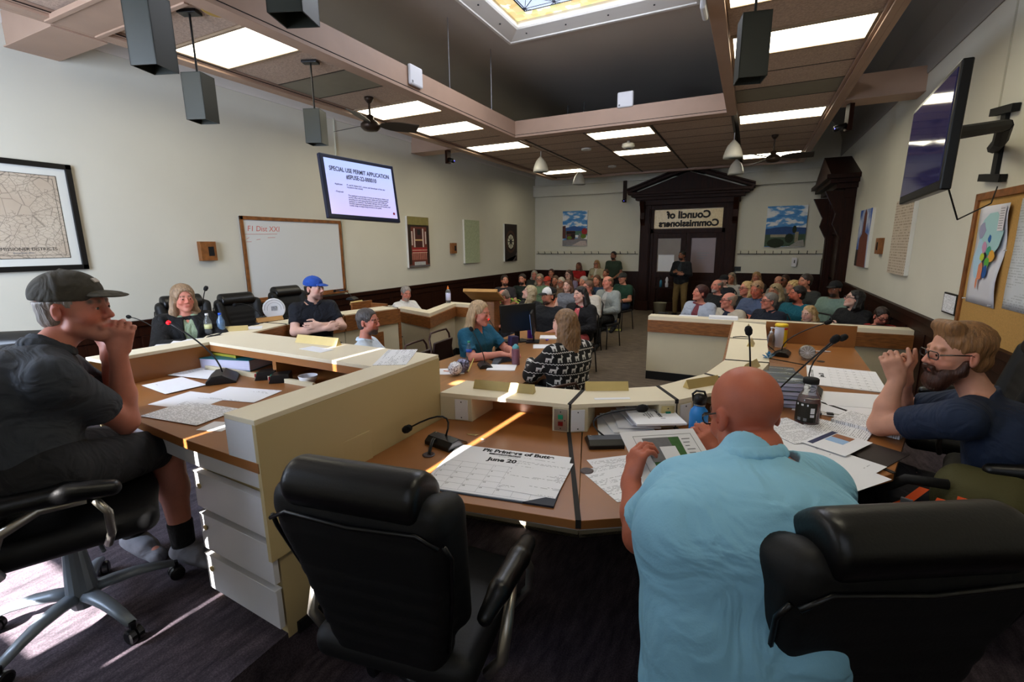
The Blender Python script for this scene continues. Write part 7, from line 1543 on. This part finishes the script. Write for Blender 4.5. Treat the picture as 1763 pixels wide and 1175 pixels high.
for k in range(7): flat('plan_note', t, [rect(.062*s_, (.05-.012*k)*s_, (.088-.006*(k % 3))*s_, (.0525-.012*k)*s_)], .0009, M_greyink)
# bearded man in navy T-shirt, profile to the left, hands clasped at his mouth
r2 = Vector((1.0, 2.6, DAIS))
hc = W(1650, 612, D=2.16); HR = face_rot(193, -4, 0)
J = dict(neck=W(1690, 690, D=2.16), shL=W(1655, 722, D=2.02), shR=W(1662, 700, D=2.36), elL=W(1516, 728, D=2.36), elR=W(1545, 700, D=2.60), wrL=W(1545, 650, D=2.33), wrR=W(1558, 650, D=2.385), pel=W(1740, 905, D=2.12),
         hipL=W(1700, 900, D=2.05), hipR=W(1705, 890, D=2.25), knL=(.72, 2.52, .80), knR=(.70, 2.76, .80), anL=(.66, 2.5, DAIS+.10), anR=(.64, 2.8, DAIS+.10), toL=(.52, 2.5, DAIS+.05), toR=(.5, 2.82, DAIS+.05))
J['elL'][2] = ZD+.06; J['elR'][2] = ZD+.06; J['bow'] = A3((.05, -.01, .03))
J = {k: A3(v)-(A3(r2) if k != 'bow' else 0) for k, v in J.items()}
person('bearded man with glasses in navy T-shirt, hands clasped before his mouth at right', J, (A3(hc)-A3(r2), HR), 'fair', (30, 42, 64), (40, 40, 46), hair=('swept', (140, 100, 64)), res=.006, s=1.14, root=r2, bulk=1.14, gl=(16, 16, 18), beard=(64, 36, 24), beardvol=True, brow=(156, 108, 80), foldamp=.010,
       hands=dict(L=dict(d=HR @ A3((.0, .35, .95)), n=HR @ A3((-.9, .25, 0)), curl=1.0, thumb=.3, side=1), R=dict(d=HR @ A3((0, .35, .95)), n=HR @ A3((.9, .25, 0)), curl=1.0, thumb=.3, side=-1)))
# ------------------------------------------------------------ staff and commissioners in the middle distance
sit('woman in black cardigan over sage green top at the left desks', (316, 516), -18, -14, z0=DAIS+.06, pose='table', lean=.06, s=1.0, chair_=False, tone='pink', top=(134, 150, 124), jacket=(16, 16, 18), bottom=(20, 20, 24), hair=('bob', (142, 116, 90), dict(vol=.012)), sleeve='long', res=.008, fem=True, brow=(90, 66, 50), bulk=1.12, neck_v=.05, lips=(170, 70, 70), wide=1.05)
sit('man in blue baseball cap and black polo with crossed arms at the left desks', (541, 498), -22, 5, z0=DAIS+.06, pose='cross', lean=.22, s=1.02, chair_=False, tone='pale', top=(18, 22, 32), hair=('short', (34, 26, 22)), res=.008, cap=((34, 74, 160), (34, 74, 160)), collar=True, sunhead=False, bulk=1.10, stubble=(120, 90, 80), wide=1.08)
sit('man in pale blue shirt seen from behind at the near end of the centre table', (634, 556), 28, 10, s=.95, z0=0.0, Y=3.15, pose='table', lean=.05, chair_=False, tone='pink', top=(206, 222, 240), hair=('short', (74, 68, 66)), res=.008, collar=True, beard=(70, 56, 50), bulk=1.12, fit=.018)
sit('grey haired man in white shirt behind the left barrier', (699, 506), -20, -28, s=.98, z0=0.0, pitch=-14, pose='table', lean=.1, tone='pink', top=(214, 210, 204), hair=('short', (140, 132, 124)), res=.009, collar=True, stubble=(150, 130, 120))
sit('blonde woman in teal blouse speaking at the centre table', (826, 541), -12, 0, s=1.10, z0=0.0, Y=4.45, pitch=-8, pose='table', lean=.10, chair_=False, tone='pink', top=(22, 84, 110), hair=('long', (176, 146, 110), dict(ln=.26)), res=.007, fem=True, neck_v=.06, sleeve='elbow', wide=1.0, brow=(120, 90, 66))
sit('woman with long light brown hair in black and white reindeer cardigan', (972, 560), 150, 158, s=1.06, z0=0.0, Y=3.85, src=sc0, pose='table', lean=.08, chair_=False, tone='pale', top=(16, 16, 18), hair=('long', (128, 96, 66), dict(ln=.34)), res=.007, fem=True, sleeve='long', fit=.018)
for o in C.objects:
    if o.get('label', '').startswith('dark stacking chair under the woman with long light brown'): o['label'] = 'brown vinyl chair with tubular rim under the woman in the reindeer cardigan'; o['group'] = 'brown chairs at the centre table'
girl = [o for o in C.objects if o.get('label', '').startswith('woman with long light brown')][0]
# white reindeer rows knitted in the cardigan: a printed pattern on the cloth
def knit(N, L, tc):
    def mth(op, a, b=None):
        n = N.new('ShaderNodeMath'); n.operation = op
        for i, v in enumerate((a, b)):
            if v is None: continue
            if isinstance(v, (int, float)): n.inputs[i].default_value = v
            else: L.new(v, n.inputs[i])
        return n.outputs[0]
    sp = N.new('ShaderNodeSeparateXYZ'); L.new(tc.outputs['Object'], sp.inputs[0])
    u0 = mth('ADD', mth('MULTIPLY', sp.outputs[0], .8), mth('MULTIPLY', sp.outputs[1], 1.0)); v0 = sp.outputs[2]
    row = mth('MULTIPLY', v0, 1/.095); fv = mth('SUBTRACT', mth('FRACT', row), .5); off = mth('MULTIPLY', mth('FLOOR', row), .43); fu = mth('SUBTRACT', mth('FRACT', mth('ADD', mth('MULTIPLY', u0, 1/.105), off)), .5)
    def box(cx, cy, hx, hy): return mth('MULTIPLY', mth('LESS_THAN', mth('ABSOLUTE', mth('SUBTRACT', fu, cx)), hx), mth('LESS_THAN', mth('ABSOLUTE', mth('SUBTRACT', fv, cy)), hy))
    s = box(0, .08, .22, .09)
    for b in ((-.19, -.10, .035, .13), (-.09, -.10, .03, .12), (.11, -.10, .03, .12), (.20, -.10, .035, .13), (.24, .20, .045, .10), (.31, .27, .08, .045), (.22, .36, .03, .08), (.30, .38, .03, .06)): s = mth('MAXIMUM', s, box(*b))
    wv = mth('LESS_THAN', mth('ABSOLUTE', mth('ADD', fv, mth('ADD', .40, mth('MULTIPLY', mth('SINE', mth('MULTIPLY', u0, 230)), .035)))), .035)
    s = mth('MAXIMUM', s, wv); m = N.new('ShaderNodeMix'); m.data_type = 'RGBA'; L.new(s, m.inputs[0]); m.inputs[6].default_value = (*lin((16, 16, 18)), 1); m.inputs[7].default_value = (*lin((206, 204, 200)), 1); return m.outputs[2]
for c_ in girl.children:
    if c_.name.startswith('shirt'): c_.data.materials.clear(); c_.data.materials.append(ramp_mat('reindeer_knit', knit, .9))
sit('blonde woman with a fringe, only her face showing behind the right barrier', (1392, 542), 215, 226, pitch=-6, s=.95, Y=7.95, z0=0, pose='table', tone='pale', top=(30, 30, 36), hair=('wavy', (186, 152, 104), dict(ln=.12)), res=.008, fem=True, chair_=True, lips=(170, 80, 80))
sit('dark haired man with glasses in red shirt behind black monitors at right', (1517, 546), 265, 285, pitch=-20, s=.95, Y=7.62, z0=0, pose='lap', wide=.85, lean=.05, tone='pink', top=(170, 34, 26), hair=('short', (48, 36, 30)), res=.008, gl=(20, 20, 24), beard=(60, 40, 32))
# ------------------------------------------------------------ the audience
A_ = dict(res=.0105, foldamp=.005)
AUD = [
 # label, px, az, head az, extra
 ('bearded man with reddish face in charcoal shirt behind the lectern', (869, 484), 295, 310, dict(tone='tan', top=(44, 40, 42), hair=('short', (40, 28, 22)), beard=(50, 34, 28), pitch=4)),
 ('old grey man leaning down right behind the lectern top', (868, 512), 250, 200, dict(tone='pink', top=(60, 54, 44), hair=('fringe', (120, 108, 96)), pitch=-35, gl=(60, 50, 40), s=.94)),
 ('dark bearded man in dark green shirt left of the blonde woman', (899, 482), 280, 275, dict(tone='tan', top=(22, 34, 28), hair=('short', (40, 28, 22)), beard=(36, 24, 20))),
 ('woman with very long wavy blonde hair in black looking up', (911, 505), 250, 190, dict(tone='pale', top=(18, 18, 20), sleeve='long', hair=('wavy', (170, 150, 116), dict(ln=.36)), fem=True, pitch=18, s=1.0, jacket=(16, 16, 18))),
 ('white haired person in the back row beside the curly grey woman', (920, 474), 285, 285, dict(tone='pink', top=(50, 50, 46), hair=('curly', (150, 144, 130)), s=.95)),
 ('woman with grey curls and glasses in sage green sweater', (929, 482), 275, 285, dict(tone='tan', top=(92, 112, 84), sleeve='long', hair=('curly', (116, 104, 84)), gl=(50, 40, 36), fem=True, bulk=1.15, s=1.0)),
 ('man in orange red baseball cap', (942, 486), 275, 270, dict(tone='red', top=(60, 56, 50), hair=('short', (90, 80, 70)), cap=((170, 54, 34), (150, 46, 30)), s=.95)),
 ('man in white fronted trucker cap and black T-shirt', (944, 511), 262, 246, dict(tone='tan', top=(18, 20, 24), hair=('short', (36, 28, 24)), cap=((204, 200, 194), (20, 20, 22), (20, 20, 22)), beard=(60, 44, 38), bulk=1.1, watch=True, res=.009, s=1.03)),
 ('reddish haired person in the back row by the dark panelling', (949, 471), 275, 275, dict(tone='tan', top=(40, 34, 30), hair=('short', (70, 40, 30)), s=.96)),
 ('woman with brown layered hair in the fourth row', (956, 484), 272, 272, dict(tone='tan', top=(70, 50, 36), hair=('bob', (84, 60, 42)), fem=True, s=.94)),
 ('white haired woman with glasses between two brown haired women', (966, 487), 272, 265, dict(tone='tan', top=(96, 76, 56), hair=('bob', (176, 166, 146)), gl=(60, 50, 44), fem=True, s=.94)),
 ('young woman in grey tank top with bare shoulders', (977, 493), 268, 262, dict(tone='pale', top=(112, 116, 126), sleeve='none', hair=('pony', (96, 66, 48)), fem=True, bulk=1.05, s=.98)),
 ('woman with glasses in lavender top in the back row', (979, 474), 268, 250, dict(tone='pale', top=(120, 108, 130), hair=('long', (70, 44, 34)), gl=(60, 40, 40), fem=True, s=1.0)),
 ('dark haired woman in coral pink dress and black cardigan', (999, 509), 256, 236, dict(tone='pale', top=(200, 92, 96), hair=('long', (28, 20, 20), dict(ln=.22)), fem=True, jacket=(16, 14, 18), sunhead=True, roll=10, bulk=1.12, res=.009, s=1.02, dress=True, neck_v=.05, sleeve='short')),
 ('silver haired man in dark shirt behind the woman in white blouse', (1004, 486), 264, 250, dict(tone='tan', top=(40, 40, 44), hair=('short', (150, 144, 134)), s=.97)),
 ('woman with glasses and short brown hair in white blouse', (1012, 496), 256, 240, dict(tone='pink', top=(190, 182, 170), sleeve='long', hair=('short', (100, 72, 54)), gl=(60, 30, 36), fem=True, bulk=1.1, fit=.018, watch=True)),
 ('woman with brown hair in blue top in the third row', (1027, 484), 264, 262, dict(tone='tan', top=(28, 52, 76), hair=('bob', (86, 60, 40)), fem=True, s=.98)),
 ('brown haired person in the back row behind the man in the blazer', (1043, 472), 262, 255, dict(tone='tan', top=(40, 36, 34), hair=('short', (78, 54, 38)), s=.97)),
 ('man in pale grey blazer with clasped hands and head tilted', (1046, 488), 252, 236, dict(tone='pink', top=(170, 168, 164), hair=('fringe', (120, 88, 66)), jacket=(138, 144, 142), sleeve='long', roll=12, pitch=6, bulk=1.08, bottom=(20, 20, 22), s=1.04, res=.009)),
 ('man in dark cap and dark green polo with jeans at the aisle', (1072, 480), 250, 240, dict(tone='tan', top=(20, 54, 40), bottom=(36, 50, 76), hair=('short', (70, 60, 52)), cap=((44, 44, 42), (44, 44, 42)), bulk=1.12, s=1.0)),
 ('woman in pale grey hooded jacket with dark red hair behind the right barrier', (1205, 506), 246, 215, dict(Y=7.75, tone='pink', top=(110, 52, 60), hair=('short', (60, 26, 24), dict(vol=.008)), jacket=(158, 166, 180), sleeve='long', fem=True, pitch=10, bulk=1.12, s=1.0, res=.009)),
 ('bald man with grey goatee in black T-shirt', (1234, 494), 250, 225, dict(tone='pink', top=(18, 20, 20), hair=('fringe', (120, 110, 100)), beard=(150, 140, 130), pitch=6, bulk=1.15)),
 ('bald man with glasses in beige blazer behind the right barrier', (1254, 519), 246, 200, dict(Y=7.65, tone='pink', top=(22, 30, 48), jacket=(176, 166, 148), sleeve='long', hair=('fringe', (140, 120, 104)), gl=(30, 26, 26), pitch=4, bulk=1.08, res=.009, s=1.0)),
 ('person in dark cap with blue mask behind the bald man with the goatee', (1246, 484), 250, 240, dict(tone='pale', top=(30, 34, 40), hair=('short', (50, 40, 36)), cap=((26, 26, 30), (26, 26, 30)), sunhead=False, s=.97)),
 ('woman with sunglasses on grey hair in white shirt at the back', (1259, 480), 256, 250, dict(tone='tan', top=(176, 172, 166), sleeve='long', hair=('bob', (130, 116, 96)), sunhead=True, fem=True, s=.99)),
 ('blonde woman with glasses in black top between two men', (1284, 498), 248, 215, dict(tone='pink', top=(18, 18, 22), hair=('wavy', (190, 156, 104), dict(ln=.10)), gl=(60, 40, 40), fem=True, pitch=4)),
 ('man with sunglasses on his head in slate blue polo with crossed arms', (1303, 500), 246, 240, dict(tone='red', top=(70, 82, 108), hair=('short', (150, 116, 84)), sunhead=True, pose='cross', pitch=-14, bulk=1.18, collar=True, s=1.05, watch=True)),
 ('person with curly fair hair at the back near the black switch box', (1302, 478), 252, 250, dict(tone='tan', top=(50, 40, 36), hair=('curly', (150, 118, 76)), s=.98)),
 ('grey haired man with glasses in navy shirt behind the right barrier', (1324, 520), 236, 205, dict(Y=7.7, tone='pink', top=(18, 26, 40), hair=('short', (110, 104, 98)), gl=(40, 34, 34), bulk=1.12, pitch=4, res=.009, s=1.0, collar=True)),
 ('woman with sunglasses on streaked hair in black tank top', (1334, 503), 240, 222, dict(tone='tan', top=(18, 18, 20), sleeve='none', hair=('bob', (150, 130, 96)), sunhead=True, fem=True, pitch=-6, bulk=1.05)),
 ('dark haired man mostly hidden behind the woman in the tank top', (1340, 486), 246, 246, dict(tone='tan', top=(120, 112, 100), hair=('fringe', (50, 38, 30)), s=.97)),
 ('long haired woman at the back against the right panelling', (1351, 484), 244, 244, dict(tone='brown', top=(110, 100, 90), hair=('long', (60, 38, 28)), fem=True, s=.97)),
 ('blonde woman glancing left beside the man in teal', (1364, 495), 240, 200, dict(tone='tan', top=(60, 44, 30), hair=('curly', (200, 168, 110)), fem=True, s=.98)),
 ('bearded man in teal T-shirt', (1372, 508), 236, 200, dict(Y=8.2, tone='red', top=(14, 86, 100), hair=('short', (30, 22, 20)), beard=(34, 22, 18), pitch=4, bulk=1.1, res=.009, s=1.03)),
 ('man in dark grey T-shirt sitting high at the back right', (1386, 486), 240, 215, dict(tone='tan', top=(46, 48, 46), hair=('short', (50, 40, 34)), bulk=1.05, s=1.08)),
 ('man in black cap and pale green button shirt at the right', (1437, 499), 234, 236, dict(tone='brown', top=(112, 134, 124), sleeve='long', hair=('short', (30, 26, 24)), cap=((20, 20, 22), (20, 20, 22)), beard=(50, 36, 30), bulk=1.12, fit=.018, s=1.03)),
 ('dark haired woman with glasses in black dress looking up at right', (1470, 516), 228, 190, dict(Y=7.95, tone='pale', top=(14, 14, 16), hair=('pony', (24, 20, 20)), gl=(40, 36, 40), fem=True, pitch=14, bulk=1.02, dress=True, pose='cross', s=1.02)),
]
for lb, px_, az, haz, k in AUD:
    kk = dict(A_); kk.update(k); sit(lb, px_, az, haz, group='seated audience', **kk)
STD = [
 ('standing woman in red hooded top with crossed arms by the back wall', (996, 459), 262, 255, dict(tone='brown', top=(150, 22, 24), sleeve='long', hair=('long', (76, 44, 30), dict(ln=.18)), fem=True, s=.98)),
 ('standing blonde woman in cream cardigan with crossed arms by the back wall', (1027, 455), 260, 256, dict(tone='tan', top=(196, 190, 176), jacket=(164, 154, 126), sleeve='long', hair=('long', (150, 118, 78), dict(ln=.20)), fem=True, s=1.0, gl=(60, 50, 46))),
 ('tall standing man in dark green T-shirt by the back wall', (1056, 441), 258, 262, dict(tone='brown', top=(44, 58, 46), hair=('short', (20, 16, 14)), beard=(30, 20, 18), bulk=1.12, pose='low', s=1.05)),
 ('standing man in dark jacket and khaki trousers before the back door', (1174, 441), 250, 238, dict(tone='brown', top=(40, 50, 56), jacket=(16, 18, 24), bottom=(112, 92, 56), sleeve='long', hair=('short', (20, 16, 14)), beard=(34, 24, 20), s=1.05, bulk=1.02)),
]
for k, (lb, px_, az, haz, kk_) in enumerate(STD):
    kk = dict(A_); kk.update(kk_); pose = kk.pop('pose', 'cross')
    HANDS.setdefault('low', HANDS['lap'])
    Y_ = 13.85 if k < 3 else 13.2
    d = ray(*px_); D_ = Y_/d[1]; zh = (EYE+d*D_)[2]; kk['s'] = max(.90, min(1.12, zh/1.635))
    sit(lb, px_, az, haz, stand=True, pose=pose, D=D_, group='people standing at the back', **kk)
for o in (aud_chair,):
    for ch in list(o.children): bpy.data.objects.remove(ch)
    bpy.data.objects.remove(o)
